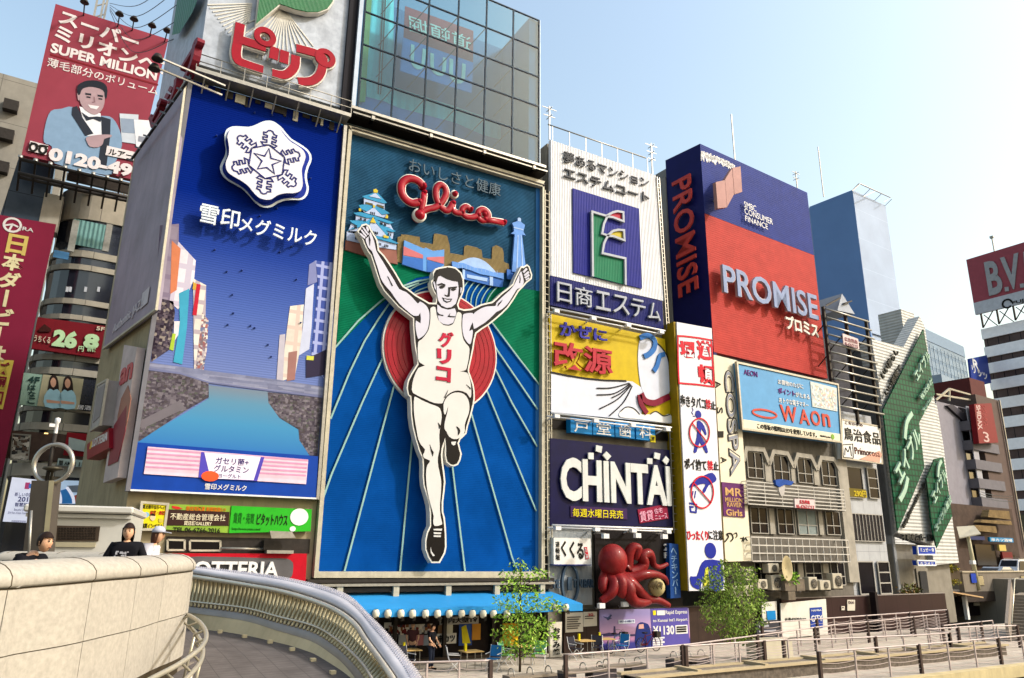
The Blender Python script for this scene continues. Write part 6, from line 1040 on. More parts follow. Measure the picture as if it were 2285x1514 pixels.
p_.m(ink_('#8a6a72')).stroke(FR2, L1((795, 820), (800, 862), (778, 866)), .06, .585, .02); p_.m(ink_('#e4e0e4')).plate(FR2, L1((742, 885), (838, 900), (815, 925), (765, 915)), .585, .02)
t.part('picture_of_man', p_)
b_ = MB(ink_('#c4ccd8')).plate(FR2, L1((1010, 960), (1170, 970), (1160, 1220), (1030, 1200)), .54, .02); b_.m(ink_('#8a9ab0')).plate(FR2, L1((1018, 1000), (1160, 1010), (1150, 1130), (1030, 1120)), .55, .02); b_.m(ink_('#dfe2ea')).plate(FR2, L1((1130, 1010), (1280, 1020), (1250, 1260), (1150, 1240)), .56, .02); b_.m(ink_('#8a8f9c')).plate(FR2, L1((1170, 1150), (1240, 1160), (1235, 1210), (1165, 1195)), .57, .02)
t.part('picture_of_tubes', b_); b_ = MB(BT).plate(FR2, L1((255, 1190), (410, 1230), (390, 1310), (238, 1272)), .6, .02).plate(FR2, L1((905, 1232), (1200, 1300), (1190, 1370), (890, 1310)), .6, .02); b_.m(INKD).qtext(FR2, 'ルアー', L1((920, 1255), (1130, 1300), (1120, 1345), (912, 1305)), .62, .02, .02)
for x, y in ((282, 1245), (362, 1265)): b_.ribbon([(p[0], p[1]) for p in FR2.pts([L1((x+30*math.cos(k*.52), y+32*math.sin(k*.52)))[0] for k in range(12)], .62)], .12, -.63, -.6, True)
b_.stroke(FR2, cr(L1((258, 1208), (300, 1215), (325, 1235), (350, 1228), (408, 1240)), 3, False), .1, .62, .02); t.part('phone_panel', b_)
s_ = MB(DSTEEL); A0, A1 = FR2.p(48, 347, 1.2), FR2.p(300, 403, 1.2); z = (A0[1]+A1[1])/2
for dy, dz in ((-1.2, -.3), (-.2, -1.0), (-1.2, -1.2)): s_.tube([(A0[0], dy, z+dz), (A1[0]+2, dy, z+dz)], .12, 6)
for k in range(9): x = A0[0]+(A1[0]-A0[0])*k/8; s_.bar((x, -1.2, z-.3), (x, .5, z-1.6), .08); s_.m(STEEL).lathe([(.001, .1), (.12, .05), (.12, -.1)], (x, -1.5, z-.25), 8).m(DSTEEL)
t.part('support', s_); t.done()
for i, (x, y0, y1) in enumerate(((192, 5, 30), (268, 31, 54), (300, 42, 62), (339, 56, 76), (372, 67, 88))):
    a = FR2.p(x, y0, 2.0); b = FR2.p(x-4, y1, .3); mb = MB(DSTEEL).bar((b[0], .1, b[1]-.3), (b[0], -1.8, a[1]), .05); mb.lathe([(.001, .16), (.15, .12), (.27, -.08), (.25, -.1), (.001, -.08)], (b[0], -2.0, a[1]), 10)
    single('floodlight', ('floodlight above the letters at the left of the red tuxedo billboard', 'floodlight second from left on top of the red tuxedo billboard', 'floodlight in the middle of the row on the red tuxedo billboard', 'floodlight second from right on top of the red tuxedo billboard', 'floodlight at the right end of the red tuxedo billboard')[i], 'lamp', mb, FR2, 'floodlights on the red rooftop billboard')
a = MB(STEEL); b0 = FR2.p(232, 45, -1)[1]
for x in (217, 232, 240): p = FR2.p(x, 0, -1); a.bar((p[0], 1, b0-3), (p[0], 1, p[1]+4), .09)
for k in range(5): a.bar((FR2.p(217, 10, -1)[0], 1, b0+k*.9), (FR2.p(240, 10, -1)[0], 1, b0+.5+k*.9), .05)
single('lattice_mast', 'slim steel mast rising behind the red tuxedo billboard', 'mast', a, FR2)
for i in range(5):
    P = [(FR2.wp(FR2.p(245, 8+i*4, -1)[0], 1, FR2.p(245, 8+i*4, -1)[1])), None, Vector(FP.wp(-6, 0, FP.p(376, 60)[1]+2.5-i*1.1))]; P[1] = (P[0]+P[2])/2-Vector((0, 0, 1.2+.2*i))
    single('cable', ('topmost', 'second', 'middle', 'fourth', 'lowest')[i]+' of five thin cables from the steel mast to the silver billboard', 'cable', MB(DSTEEL).tube(cr(P, 8, False), .02, 4), WF, 'cables beside the rooftop mast')
# ================= ground, water, bridge =================
PAV = M('promenade paving', '#c0b6a8', .8, var=.15, scale=.8, bump=.1, grid=(1.2, .6, .014, '#7a6e5a', 0, 1), dirt=.4); ASPH = M('asphalt', '#4c4a48', .9, var=.15, bump=.2)
def sheet(name, pts, z, mat): mb = MB(mat).add([(x, y, z) for x, y in pts], [tuple(range(len(pts)))]); return single(name, None, None, mb, WF, None, 'structure')
sheet('ground', [(-3000, -3000), (3000, -3000), (3000, 3000), (-3000, 3000)], -2.6, M('city ground', '#7a746a', .9, var=.15, scale=.05))
WAT = M('canal water', '#2f3a2c', .08, var=.3, scale=.4, bump=.25, spec=.5)
sheet('canal_water', [(-400, -3), (400, -3), (400, 19.5), (-400, 19.5)], -1.7, WAT)
m_ = MB(PAV).box(9.6, 66, 19.3, 31.3, -.5, 0); m_.m(M('quay edge stone', '#c9b98f', .8, var=.15, dirt=.3)).box(9.6, 66, 18.85, 19.3, -.42, .03); m_.m(M('quay wall dark', '#3b352c', .9, var=.3, bump=.3, dirt=.4)).box(9.6, 66, 19.2, 31, -2.5, -.5)
single('promenade', None, None, m_, WF, None, 'structure')
m_ = MB(M('street paving', '#8d877c', .85, var=.12, scale=.5, grid=(.9, .9, .015, '#5f5a52', 0, 1))).box(-300, 1.2, 31.5, 300, -2.5, 2.75).box(66, 400, 31.5, 300, -2.5, 2.9); single('street', None, None, m_, WF, None, 'structure')
# bridge deck we stand on
def L(lat, d, z=0.): return Vector((d*math.sin(HEAD)+lat*math.cos(HEAD), d*math.cos(HEAD)-lat*math.sin(HEAD), z))
DK = M('bridge deck paving', '#857d72', .8, var=.12, scale=.7, grid=(.6, .6, .012, '#5a544c', 0, 1))
deck = [L(-4.9, 2), L(-4.9, 13), L(-6.5, 15.5), L(-7.5, 18), L(-6, 24), L(-12, 38), L(-60, 40), L(-60, -8), L(-4.9, -8)]
mb = MB(DK); n = len(deck); mb.add([(p.x, p.y, 2.72) for p in deck]+[(p.x, p.y, 1.9) for p in deck], [tuple(range(n)), tuple(reversed(range(n, 2*n)))]+[(i, n+i, n+(i+1) % n, (i+1) % n) for i in range(n)])
if sum(deck[i].x*deck[(i+1) % n].y-deck[(i+1) % n].x*deck[i].y for i in range(n)) < 0: mb.f = [tuple(reversed(f)) for f in mb.f]
single('bridge_deck', None, None, mb, WF, None, 'structure')
# ramp
fe = [(464, 1408, 16), (532, 1421, 15.2), (613, 1439, 14.3), (659, 1457, 13.6), (710, 1485, 12.8), (743, 1507, 12.2), (775, 1540, 11.4), (800, 1580, 10.6), (815, 1640, 9.6)]
E_ = [D(*q) for q in fe]; E_ = [D(410, 1398, 17.2)]+E_
fwd = Vector((math.sin(HEAD), math.cos(HEAD), 0)); lat_ = Vector((math.cos(HEAD), -math.sin(HEAD), 0))
mb = MB(M('ramp slate tiles', '#68625f', .75, var=.24, scale=2.4, grid=(.3, .15, .012, '#454240', 0, 1), dirt=.3)); V = []
for p in E_: V += [p+lat_*.4-fwd*.1, p-lat_*1.5-fwd*.6, p-lat_*3-fwd*1.3, p-lat_*5.5-fwd*2]
N_ = len(E_); F_ = [(i*4+k, i*4+k+1, (i+1)*4+k+1, (i+1)*4+k) for i in range(N_-1) for k in range(3)]
mb.add(V, F_); mb.add([v-Vector((0, 0, .5)) for v in V], [tuple(reversed(f)) for f in F_]); single('ramp', None, None, mb, WF, None, 'structure')
# tiled parapet wall
wp = [(0, 1315.6, 7.45), (63, 1311, 7.8), (172, 1301.5, 8.35), (255, 1293.6, 9.1), (318, 1288.6, 9.9), (365, 1283, 10.8), (431, 1274, 12.2)]
P = [D(*q) for q in wp]; P = [L(-7.4, 4.0, P[0].z), L(-6.1, 5.1, P[0].z), L(-5.3, 6.3, P[0].z)]+P+[L(-5.62, 13.3, P[-1].z), L(-6.4, 14.5, P[-1].z), L(-8, 15.4, P[-1].z), L(-10, 15.8, P[-1].z)]
P = [Vector(p) for p in cr(P, 18, False)]
WT = M('cream parapet granite', '#b2aca0', .6, var=.14, scale=16, bump=.1, dirt=.14); JT = M('parapet joint', '#5a5040', .9)
def sweep(mb, P, prof, ks=None):
    V = []; n = len(prof); N = len(P)
    for i in range(N):
        t_ = (P[min(i+1, N-1)]-P[max(i-1, 0)]); t_.z = 0; t_.normalize(); o = Vector((t_.y, -t_.x, 0))
        V += [P[i]+o*a+Vector((0, 0, b)) for a, b in prof]
    return mb.add(V, [(i*n+k, (i+1)*n+k, (i+1)*n+(k+1) % n, i*n+(k+1) % n) for i in range(N-1) for k in range(n)]+[tuple(range(n)), tuple(reversed(range((N-1)*n, N*n)))], ks is None)
cap = [(.0, .006), (.03, .03)]+[(-.27+.31*math.cos(a), .05+.2*math.sin(a)) for a in [k*math.pi/10 for k in range(1, 10)]]+[(-.57, .03), (-.54, .006)]
t = T('parapet_wall', 'curved cream tiled parapet wall with rounded coping in the foreground', 'wall', WF)
t.part('coping', sweep(MB(WT), P, cap)); S_ = [0]
for i in range(1, len(P)): S_.append(S_[-1]+(P[i]-P[i-1]).length)
rows_ = [(-.61, -.012), (-1.22, -.622)]
def at_s(s):
    for i in range(1, len(P)):
        if S_[i] >= s: q = (s-S_[i-1])/max(S_[i]-S_[i-1], 1e-6); return P[i-1].lerp(P[i], q)
    return P[-1]
pn = MB(WT); jt = sweep(MB(JT), P, [(-.018, .0), (-.018, -1.7), (-.53, -1.7), (-.53, 0)])
for (z0, z1) in rows_:
    s = .0
    while s < S_[-1]-.1:
        e = min(s+1.12, S_[-1]); m = max(2, int((e-s)/.06)); seg = [at_s(s+.005+(e-s-.01)*k/m) for k in range(m+1)]; sweep(pn, seg, [(0, z1), (0, z0), (-.05, z0), (-.05, z1)], False); s = e
t.part('panel_cladding', pn); t.part('core', jt); t.part('plinth', sweep(MB(M('plinth cream dull', '#b3a88c', .7, var=.12, dirt=.3)), P, [(-.06, -1.235), (-.1, -2.4), (-.5, -2.4), (-.5, -1.235)])); cj = MB(JT); s = 1.12
while s < S_[-1]-.1:
    p = at_s(s); q = at_s(s+.02); d_ = (q-p); d_.z = 0; d_.normalize(); o = Vector((d_.y, -d_.x, 0)); cj.tube([p+o*(a+.001)+Vector((0, 0, b+.0015)) for a, b in cap[:9]], .006, 4); s += 1.12
t.part('coping_joint', cj); t.done()
# tube handrail round the end of the wall
H1 = [D(*q) for q in ((418, 1373, 12.2), (423, 1374, 11.8), (445, 1388, 11.2), (458, 1406, 10.6), (460, 1425, 10.1), (449, 1445, 9.6), (425, 1465, 9.1), (390, 1488, 8.6), (340, 1514, 8.1), (280, 1548, 7.6))]; H2 = [D(*q) for q in ((420, 1398, 12), (436, 1412, 11.4), (449, 1435, 10.8), (453, 1455, 10.3), (447, 1478, 9.8), (428, 1502, 9.3), (400, 1528, 8.9), (340, 1560, 8.4))]
CH = M('handrail satin metal', '#c9c2ac', .3, .5, var=.1); t = T('handrail', 'double tube metal handrail curling round the end of the cream parapet wall', 'railing', WF)
for H in (H1, H2): t.part('rail', MB(CH).tube(cr(H, 4, False), .028, 8))
for i in range(8): h1 = H1[i+1]; h2 = H2[min(i, 7)]; t.part('bracket', MB(CH).tube([h1, (h1+h2)/2+Vector((0, 0, .02))-lat_*.12, h2], .016, 6))
for i in (1, 3, 5): t.part('post', MB(CH).tube([H2[i], H2[i]-lat_*.1-Vector((0, 0, .7))], .02, 6))
t.done()
# ribbed metal railing along the ramp
ou = [(420, 1265, 17.6), (441, 1267.6, 17.2), (542, 1277.7, 16.4), (623.6, 1289, 15.6), (697, 1304, 14.9), (748, 1318, 14.3), (786, 1337, 13.8), (824, 1375, 13.0), (862, 1413.5, 12.2), (913, 1477, 11.2), (938, 1510, 10.7), (975, 1575, 9.9)]
inn = [(414, 1270, 17.2), (436, 1274, 16.8), (545, 1291.7, 15.9), (634, 1307, 15.0), (710, 1330, 14.2), (761, 1352.6, 13.5), (799, 1383, 12.9), (824, 1421, 12.2), (862, 1472, 11.3), (888, 1510, 10.8), (900, 1545, 10.3), (920, 1610, 9.5)]
kb = [(405, 1352, 17.2), (425.7, 1355, 16.8), (542, 1370, 15.8), (618.6, 1391, 14.8), (697, 1413, 13.9), (748, 1444, 13.0), (786, 1479, 12.2), (811, 1510, 11.5), (835, 1555, 10.7), (850, 1610, 9.9), (862, 1680, 9.2)]
U = [Vector(v) for v in cr([D(*q) for q in ou], 6, False)]; I = [Vector(v) for v in cr([D(*q) for q in inn], 6, False)]; Kb = [Vector(v) for v in cr([D(*q) for q in kb], 6, False)]
def sample(C, n):
    s = [0]
    for i in range(1, len(C)): s.append(s[-1]+(C[i]-C[i-1]).length)
    o = []; j = 1
    for k in range(n):
        d = s[-1]*k/(n-1)
        while j < len(C)-1 and s[j] < d: j += 1
        q = (d-s[j-1])/max(s[j]-s[j-1], 1e-9); o.append(C[j-1].lerp(C[j], min(max(q, 0), 1)))
    return o
NB_ = 150; U, I, Kb = sample(U, NB_), sample(I, NB_), sample(Kb, NB_)
t = T('ramp_railing', 'sweeping ribbed metal railing with broad cap along the curved ramp', 'railing', WF)
CAPM = M('cap anodised', '#d2d0d6', .5, .05, var=.08, scale=3); RIBM = M('rib warm metal', '#d8cda8', .4, .1, var=.12, scale=4); DKM = M('rail shadow metal', '#6d6a70', .5, .4)
c_ = MB(CAPM); V = []
for i in range(NB_): c = (U[i]+I[i])/2; w = (U[i]-I[i]); V += [I[i]-Vector((0, 0, .06)), I[i], I[i].lerp(U[i], .3)+Vector((0, 0, .03)), I[i].lerp(U[i], .7)+Vector((0, 0, .03)), U[i], U[i]-Vector((0, 0, .06))]
c_.add(V, [(i*6+k, i*6+(k+1) % 6, (i+1)*6+(k+1) % 6, (i+1)*6+k) for i in range(NB_-1) for k in range(6)], True); k = t.part('cap', c_)
r_ = MB(M('cap rib', '#c4c4d0', .4, .4))
for i in range(0, NB_): r_.tube([I[i].lerp(U[i], .5)+Vector((0, 0, .035)), I[i].lerp(U[i], .8)+Vector((0, 0, .04)), U[i]+Vector((0, 0, .018))], .012, 4)
t.part('cap_ribbing', r_, k)
b_ = MB(RIBM); NS = 5
for i in range(0, NB_, 2):
    a = I[i].lerp(U[i], .25)-Vector((0, 0, .05)); e = Kb[i]+Vector((0, 0, .02)); out = (U[i]-I[i]); out.z = 0; out.normalize()
    pts = [a.lerp(e, s/NS)+out*(.2*math.sin(math.pi*s/NS)) for s in range(NS+1)]; b_.tube(pts, .028, 6)
t.part('baluster', b_)
t.part('inner_rail', MB(M('bright rail', '#ded8c8', .25, .5)).tube([I[i].lerp(Kb[i], .16)-(U[i]-I[i])*.05 for i in range(NB_)], .045, 8)); t.part('lower_rail', MB(M('bright rail', '#ded8c8')).tube([Kb[i]+Vector((0, 0, .1))+(U[i]-I[i])*.1 for i in range(NB_)], .022, 6))
bk = MB(M('railing back panel', '#a89a78', .6, var=.1)); V = []
for i in range(NB_):
    out = (U[i]-I[i]); out.z = 0; out.normalize(); a = U[i]-Vector((0, 0, .05)); e = Kb[i]
    V += [a.lerp(e, s/4)+out*(.12+.22*math.sin(math.pi*s/4)) for s in range(5)]
bk.add(V, [(i*5+k, (i+1)*5+k, (i+1)*5+k+1, i*5+k+1) for i in range(NB_-1) for k in range(4)], True); t.part('back_sheet', bk); t.done()
kE = sample([Vector(v) for v in cr([e+Vector((0, 0, -.3)) for e in E_]+[E_[-1]+Vector((.3, -1, -.4))], 4, False)], NB_)
t = T('kerb', 'low curved concrete kerb with dark metal top under the ribbed railing', 'kerb', WF)
V = []
for i in range(NB_): p = Kb[i]; V += [kE[i], p-Vector((0, 0, .09))-(U[i]-I[i])*.12, p-Vector((0, 0, .03)), p+(U[i]-I[i])*.9, p+(U[i]-I[i])*.9-Vector((0, 0, 1.2))]
t.part('concrete', MB(M('kerb concrete', '#d8cba6', .75, var=.1, scale=1.5, bump=.1, dirt=.25)).add(V, [(i*5+k, (i+1)*5+k, (i+1)*5+k+1, i*5+k+1) for i in range(NB_-1) for k in range(4)], False))
t.part('top_strip', MB(M('strip dull metal', '#a09a94', .4, .4)).add([q for i in range(NB_) for q in (Kb[i]-Vector((0, 0, .1))-(U[i]-I[i])*.17, Kb[i]+Vector((0, 0, .0))-(U[i]-I[i])*.05, Kb[i]+Vector((0, 0, .02))+(U[i]-I[i])*.5)], [(i*3+k, (i+1)*3+k, (i+1)*3+k+1, i*3+k+1) for i in range(NB_-1) for k in range(2)], True))
for i in range(16, NB_-20, 13): p = kE[i]+Vector((0, 0, .3)); t.part('post', MB(M('kerb concrete', '#d8cba6')).box(p.x-.04, p.x+.04, p.y-.06, p.y+.04, p.z-.25, p.z+.06))
t.done()
# white kiosk with bronze plaque, steel pillar with ring
kd = 20; aK = D(60, 1240, kd); FK = Fr(aK.x, aK.y, -HEAD*.35); z0 = 2.72
u0, u1 = FK.p(62, 1190)[0], FK.p(288, 1190)[0]; zr = FK.p(200, 1130)[1]; zb_ = FK.p(200, 1148)[1]
KW = M('kiosk white metal', '#c9c8c2', .35, .15, var=.06); t = T('kiosk', 'low white metal kiosk with a dark bronze plaque on the bridge', 'kiosk', FK)
t.part('body', MB(KW).box(u0, u1, 0, 3, z0, zb_-.1)); t.part('roof_slab', MB(KW).bev(u0-.15, u1+.05, -.25, 3.2, zb_+.02, zr, .04).box(u0-.1, u1, -.1, 3, zb_-.1, zb_)); 
P_ = [(125, 1173), (223, 1175), (219, 1208), (120, 1208)]; pq = MB(M('bronze plaque', '#4a3f36', .5, .3, var=.3)).plate(FK, P_, .05, .05)
for r in range(5):
    for k in range(13): x = 130+k*6.6; y = 1178+r*5.6; pq.m(M('plaque relief', '#2c2622', .5, .3)).plate(FK, [(x, y), (x+random.uniform(3, 6), y), (x+random.uniform(3, 6), y+3.5), (x, y+3.5)], .065, .02)
t.part('plaque', pq); t.part('pale_strip', MB(M('kiosk pale strip', '#b8b096', .4, .3)).rect(FK, 122, 1210, 212, 1222, .05, .06)); t.done()
t = T('ring_pillar', 'tall tapering steel pillar topped by a big steel ring', 'monument', WF); c = D(110, 1240, 18.6)
sx = D(1, 1240, 18.6); px_ = (D(200, 1240, 18.6)-D(100, 1240, 18.6)).length/100; tp = D(104, 1075, 18.6); bt_ = Vector((D(97, 1240, 18.6).x, D(97, 1240, 18.6).y, 2.72)); ax = lat_
V = []
for p, w in ((bt_, 44*px_), (tp, 40*px_)): V += [p-ax*w/2-fwd*.25, p+ax*w/2-fwd*.25, p+ax*w/2+fwd*.25, p-ax*w/2+fwd*.25]
t.part('shaft', MB(M('pillar bronze grey', '#5d564e', .45, .4, var=.1)).add(V, [(0, 1, 5, 4), (1, 2, 6, 5), (2, 3, 7, 6), (3, 0, 4, 7), (4, 5, 6, 7)]))
t.part('edge_strip', MB(M('pillar pale edge', '#b8ad8c', .4, .4)).add([V[1]-fwd*.01, V[1]+ax*.12, V[5]+ax*.12, V[5]-fwd*.01, V[1]+fwd*.2, V[5]+fwd*.2], [(0, 1, 2, 3), (1, 4, 5, 2)]))
rc = D(119, 1035, 18.6); rr = 44*px_; t.part('ring', MB(M('ring brushed steel', '#b0aca4', .25, .7)).tube([rc+ax*rr*math.cos(k*.1963)+Vector((0, 0, rr*math.sin(k*.1963)))+fwd*.0 for k in range(32)], .06, 8, True))
lp = D(118, 1048, 18.6); t.part('lamp', MB(M('lamp bronze', '#4a463a', .4, .4)).lathe([(.001, .09), (.22, .05), (.24, .0), (.1, -.04), (.03, -.08), (.03, -.3), (.001, -.3)], lp, 16)); cm = D(127, 950, 18.6); t.part('camera_head', MB(WHITE).lathe([(.04, -.2), (.04, .06), (.06, .08), (.06, .18), (.001, .2)], cm, 10).box(cm.x-.16, cm.x-.04, cm.y-.07, cm.y+.03, cm.z-.05, cm.z+.03)); t.part('mast', MB(DSTEEL).bar(tp, cm-Vector((0, 0, .2)), .05, 6)); t.done()
single('pole', 'thin pale pole standing at the parapet beside the boy', 'pole', MB(STEEL).tube([D(63, 1262, 11), D(70, 1140, 11)], .02, 6).lathe([(.06, 0), (.07, .05), (.03, .09)], D(63, 1262, 11), 10), WF)
# ================= riverside: cafe, hoardings, furniture =================
AW = M('awning blue', '#2f8fd0', .6, var=.08, scale=.6, dirt=.12); t = T('awning', 'long bright blue awning over the riverside cafe below the running man', 'awning', WF)
A0, A1 = 9.5, 20.2; zb_, zf, yf = 4.4-1.6, 4.4-2.08, 28.6
t.part('canopy', MB(AW).add([(A0, 31.3, zb_), (A1, 31.3, zb_), (A1+.2, yf, zf), (A0, yf, zf), (A0, 31.3, zb_-.05), (A1, 31.3, zb_-.05), (A1+.2, yf, zf-.05), (A0, yf, zf-.05)], [(0, 3, 2, 1), (4, 5, 6, 7), (0, 1, 5, 4), (1, 2, 6, 5), (2, 3, 7, 6), (3, 0, 4, 7)]))
t.part('valance', MB(AW).box(A0, A1+.2, yf-.02, yf+.01, zf-.3, zf-.01)); t.part('back_edge', MB(WHITE).box(A0, A1, 31.1, 31.3, zb_+.02, zb_+.12)); f = MB(STEEL)
for k in range(5): x = A0+.5+k*2.5; f.bar((x, 31.2, zb_-.5), (x, yf+.1, zf-.1), .03)
t.part('support_arm', f); t.done()
# cafe interior
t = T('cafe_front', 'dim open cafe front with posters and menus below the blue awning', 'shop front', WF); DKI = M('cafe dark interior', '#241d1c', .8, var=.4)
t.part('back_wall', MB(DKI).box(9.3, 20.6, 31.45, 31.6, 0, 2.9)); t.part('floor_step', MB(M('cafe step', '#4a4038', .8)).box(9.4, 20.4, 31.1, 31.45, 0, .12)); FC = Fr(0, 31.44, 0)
ps = MB(); CF = lambda v: Vector((v.x, v.y+31.44, v.z))
for (x0, y0, x1, y1), c in {(982, 1378, 1068, 1392): '#b8b4ac', (975, 1415, 1018, 1436): '#d8d4cc', (1025, 1393, 1053, 1440): '#2f4f94', (1053, 1393, 1072, 1428): '#c88a2c', (1122, 1392, 1156, 1440): '#c8951c', (978, 1396, 992, 1414): '#8a6a4c', (995, 1395, 1010, 1414): '#d0ccb8', (865, 1416, 885, 1440): '#8a9098', (890, 1416, 910, 1440): '#a0a4a8', (925, 1418, 945, 1440): '#a86a70', (945, 1418, 965, 1440): '#8890a0', (870, 1398, 960, 1412): '#5a3a34', (858, 1390, 873, 1402): '#c8c4bc'}.items(): t.part('poster', MB(ink_(c)).rect(FC, x0, y0, x1, y1, .06, .04).xf(CF))
ps.m(INKD).text(FC, '店内大型TV', (984, 1379), (1066, 1379), 12, .09, .02, .03).text(FC, '串カツ', (978, 1417), (1016, 1417), 17, .09, .02, .03)
ps.m(MP('cafe menu print', ['#6a2a2c', '#c8c0b0', '#3a3a44', '#8a5a3a', '#a8a8a8', '#d8d0c4'], 4, 4)).rect(FC, 868, 1396, 965, 1414, .1, .02); ps.m(YEL).plate(FC, [(1030, 1400), (1040, 1395), (1050, 1436), (1032, 1436)], .08, .02)
ps.xf(CF); t.part('menu_lettering', ps); d_ = MB(DSTEEL)
for x in (12.6, 14.9, 17.3, 20.3): d_.box(x, x+.15, 31.2, 31.45, 0, 2.6)
t.part('post', d_); t.done()
# lanterns along the valance
FLn = Fr(0, 28.5, 0); LN = M('paper lantern', '#e8e2cc', .7, var=.06); lan = T('lantern', '', 'lantern', WF, 'white paper lanterns under the awning')
lan.part('shade', MB(LN).lathe([(.05, .16), (.105, .13), (.135, .04), (.135, -.04), (.105, -.13), (.05, -.16)], (0, 0, 0), 14)); lan.part('cap', MB(BLACK).lathe([(.001, .17), (.065, .17), (.065, .155)], (0, 0, 0), 10)); lan.part('base_ring', MB(BLACK).lathe([(.065, -.155), (.065, -.175), (.001, -.175)], (0, 0, 0), 10))
xs = [838, 865, 894, 920, 949, 976, 1002, 1030, 1054, 1078, 1101, 1131, 1240, 1263]; chs = 'タタスメしたこ焼つまみ串の店'
first = None
for i, (x, ch) in enumerate(zip(xs, chs)):
    px, pz = FLn.p(x, 1381 if i < 12 else 1366); pos = Vector((px, 28.5, pz))
    lab = 'white paper lantern under the blue awning, %s' % ('leftmost of the row, beside the ribbed railing', 'second from the left end', 'third from the left end', 'fourth from the left end', 'fifth from the left end', 'sixth from the left end', 'seventh from the left end, above the pale poster', 'eighth from the left end', 'ninth from the left end', 'tenth from the left end', 'left of the small tree', 'half hidden in the small tree', 'second from the right end', 'at the far right corner of the awning')[i]
    if first is None: first = lan.done(); first.location = pos; r = first; r['label'] = lab
    else: r = dup(first, pos, None, lab)
    mk = MB(INKD); V, Fc = glyphs(ch, .02); mk.add([((x_-.35)*.2, -.142+abs(x_-.35)*.03, (y_-.35)*.2) for x_, y_, z_ in V if True], Fc); me = bpy.data.meshes.new('character'); me.from_pydata(mk.v, [], mk.f); me.materials.append(INKD); o = bpy.data.objects.new('character', me); COL.objects.link(o); o.parent = r
# structure strip between the awning and billboard: brush wall, dark hoardings
HB = M('dark maroon hoarding', '#33201f', .5, var=.15, scale=.6, grid=(1.4, 0, .03, '#150b0a'), dirt=.15); FH = Fr(0, 30.6, R(.6)); FH2 = Fr(28.2, 30.75, R(3.0))
z1 = FH.p(1500, 1357)[1]
t = T('hoarding', 'dark brown riverside hoarding behind the purple railway poster', 'hoarding', FH); t.part('boarding', MB(M('dark brown boarding', '#3a2c26', .6, var=.2, grid=(1.8, 0, .02, '#1a120f'))).box(FH.p(1258, 1360)[0], FH.p(1700, 1360)[0], 0, .12, 0, z1)); t.part('top_rail', MB(DSTEEL).box(FH.p(1258, 1360)[0], FH.p(1700, 1360)[0], -.05, .16, z1, z1+.07)); t.done()
z2 = FH2.p(1920, 1331)[1]; h0, h1 = FH2.p(1745, 1350)[0], FH2.p(2112, 1350)[0]
t = T('hoarding', 'long maroon panelled hoarding along the promenade, right of the large white board', 'hoarding', FH2); t.part('boarding', MB(HB).box(h0, h1, 0, .12, 0, z2)); t.part('top_rail', MB(M('hoarding cap pale', '#8f8580', .5)).box(h0, h1, -.04, .16, z2, z2+.05))
r_ = MB(M('hoarding rail', '#574040', .5))
r_.box(h0, h1, -.03, 0, z2*.42, z2*.45); t.part('mid_rail', r_); t.part('pillar', MB(M('pillar near black', '#221a1c', .5)).rect(FH2, 1952, 1322, 1968, 1412, .5, .4)); t.done()
for l, q in (('white paper notice on the maroon hoarding, left of the framed one', (1878, 1353, 1885, 1362)), ('pale framed notice with numbers on the maroon hoarding', (1891, 1339, 1908, 1363))): simple_sign('notice', l, FH2, [(q[0], q[1]), (q[2], q[1]), (q[2], q[3]), (q[0], q[3])], M('notice paper', '#cfc8b8', .6), .06, .04, [('print', MB(ink_('#6a5a58')).text(FH2, '066', (q[0]+2, q[1]+2), (q[2]-2, q[1]+2), (q[3]-q[1])*.3, .08, .02, .01))])
# purple railway poster
Q = [(1338, 1361), (1536.7, 1357.5), (1541, 1450), (1339, 1450)]; p1 = MG('poster dusk print', [(0, '#3a3a80'), (.28, '#4a4a94'), (.36, '#b884ac'), (.6, '#c8a4cc'), (1, '#9a90c4')], 0, FH.p(1338, 1361)[1]-FH.p(1339, 1450)[1])
t = T('poster', 'wide purple railway poster with an airport skyline and the price 1130 yen', 'poster', FH)
t.part('panel', MB(p1).plate(FH, Q, .06, .05)); a = MB(ink_('#5a52a4')).rect(FH, 1452, 1359, 1539, 1450, .075, .02); t.part('right_block', a)
a = MB(WHITE).text(FH, 'Rapid Express', (1485, 1362), (1533, 1362), 11, .09, .02, .01).text(FH, 'to Kansai Int’l Airport', (1457, 1381), (1534, 1380), 9, .09, .02, .01).text(FH, '¥1130', (1457, 1397), (1504, 1396), 21, .09, .02, .03).rect(FH, 1507, 1396, 1535, 1414, .09, .02).rect(FH, 1466, 1363, 1484, 1373, .09, .02)
for k in range(5): a.rect(FH, 1457, 1423+k*5, 1457+26-k % 2*4, 1425+k*5, .09, .02)
a.m(YEL).rect(FH, 1457, 1363, 1464, 1373, .09, .02); a.m(INKD)
for k in range(3): a.rect(FH, 1510, 1398.5+k*5, 1532, 1401+k*5, .1, .02)
t.part('lettering', a)
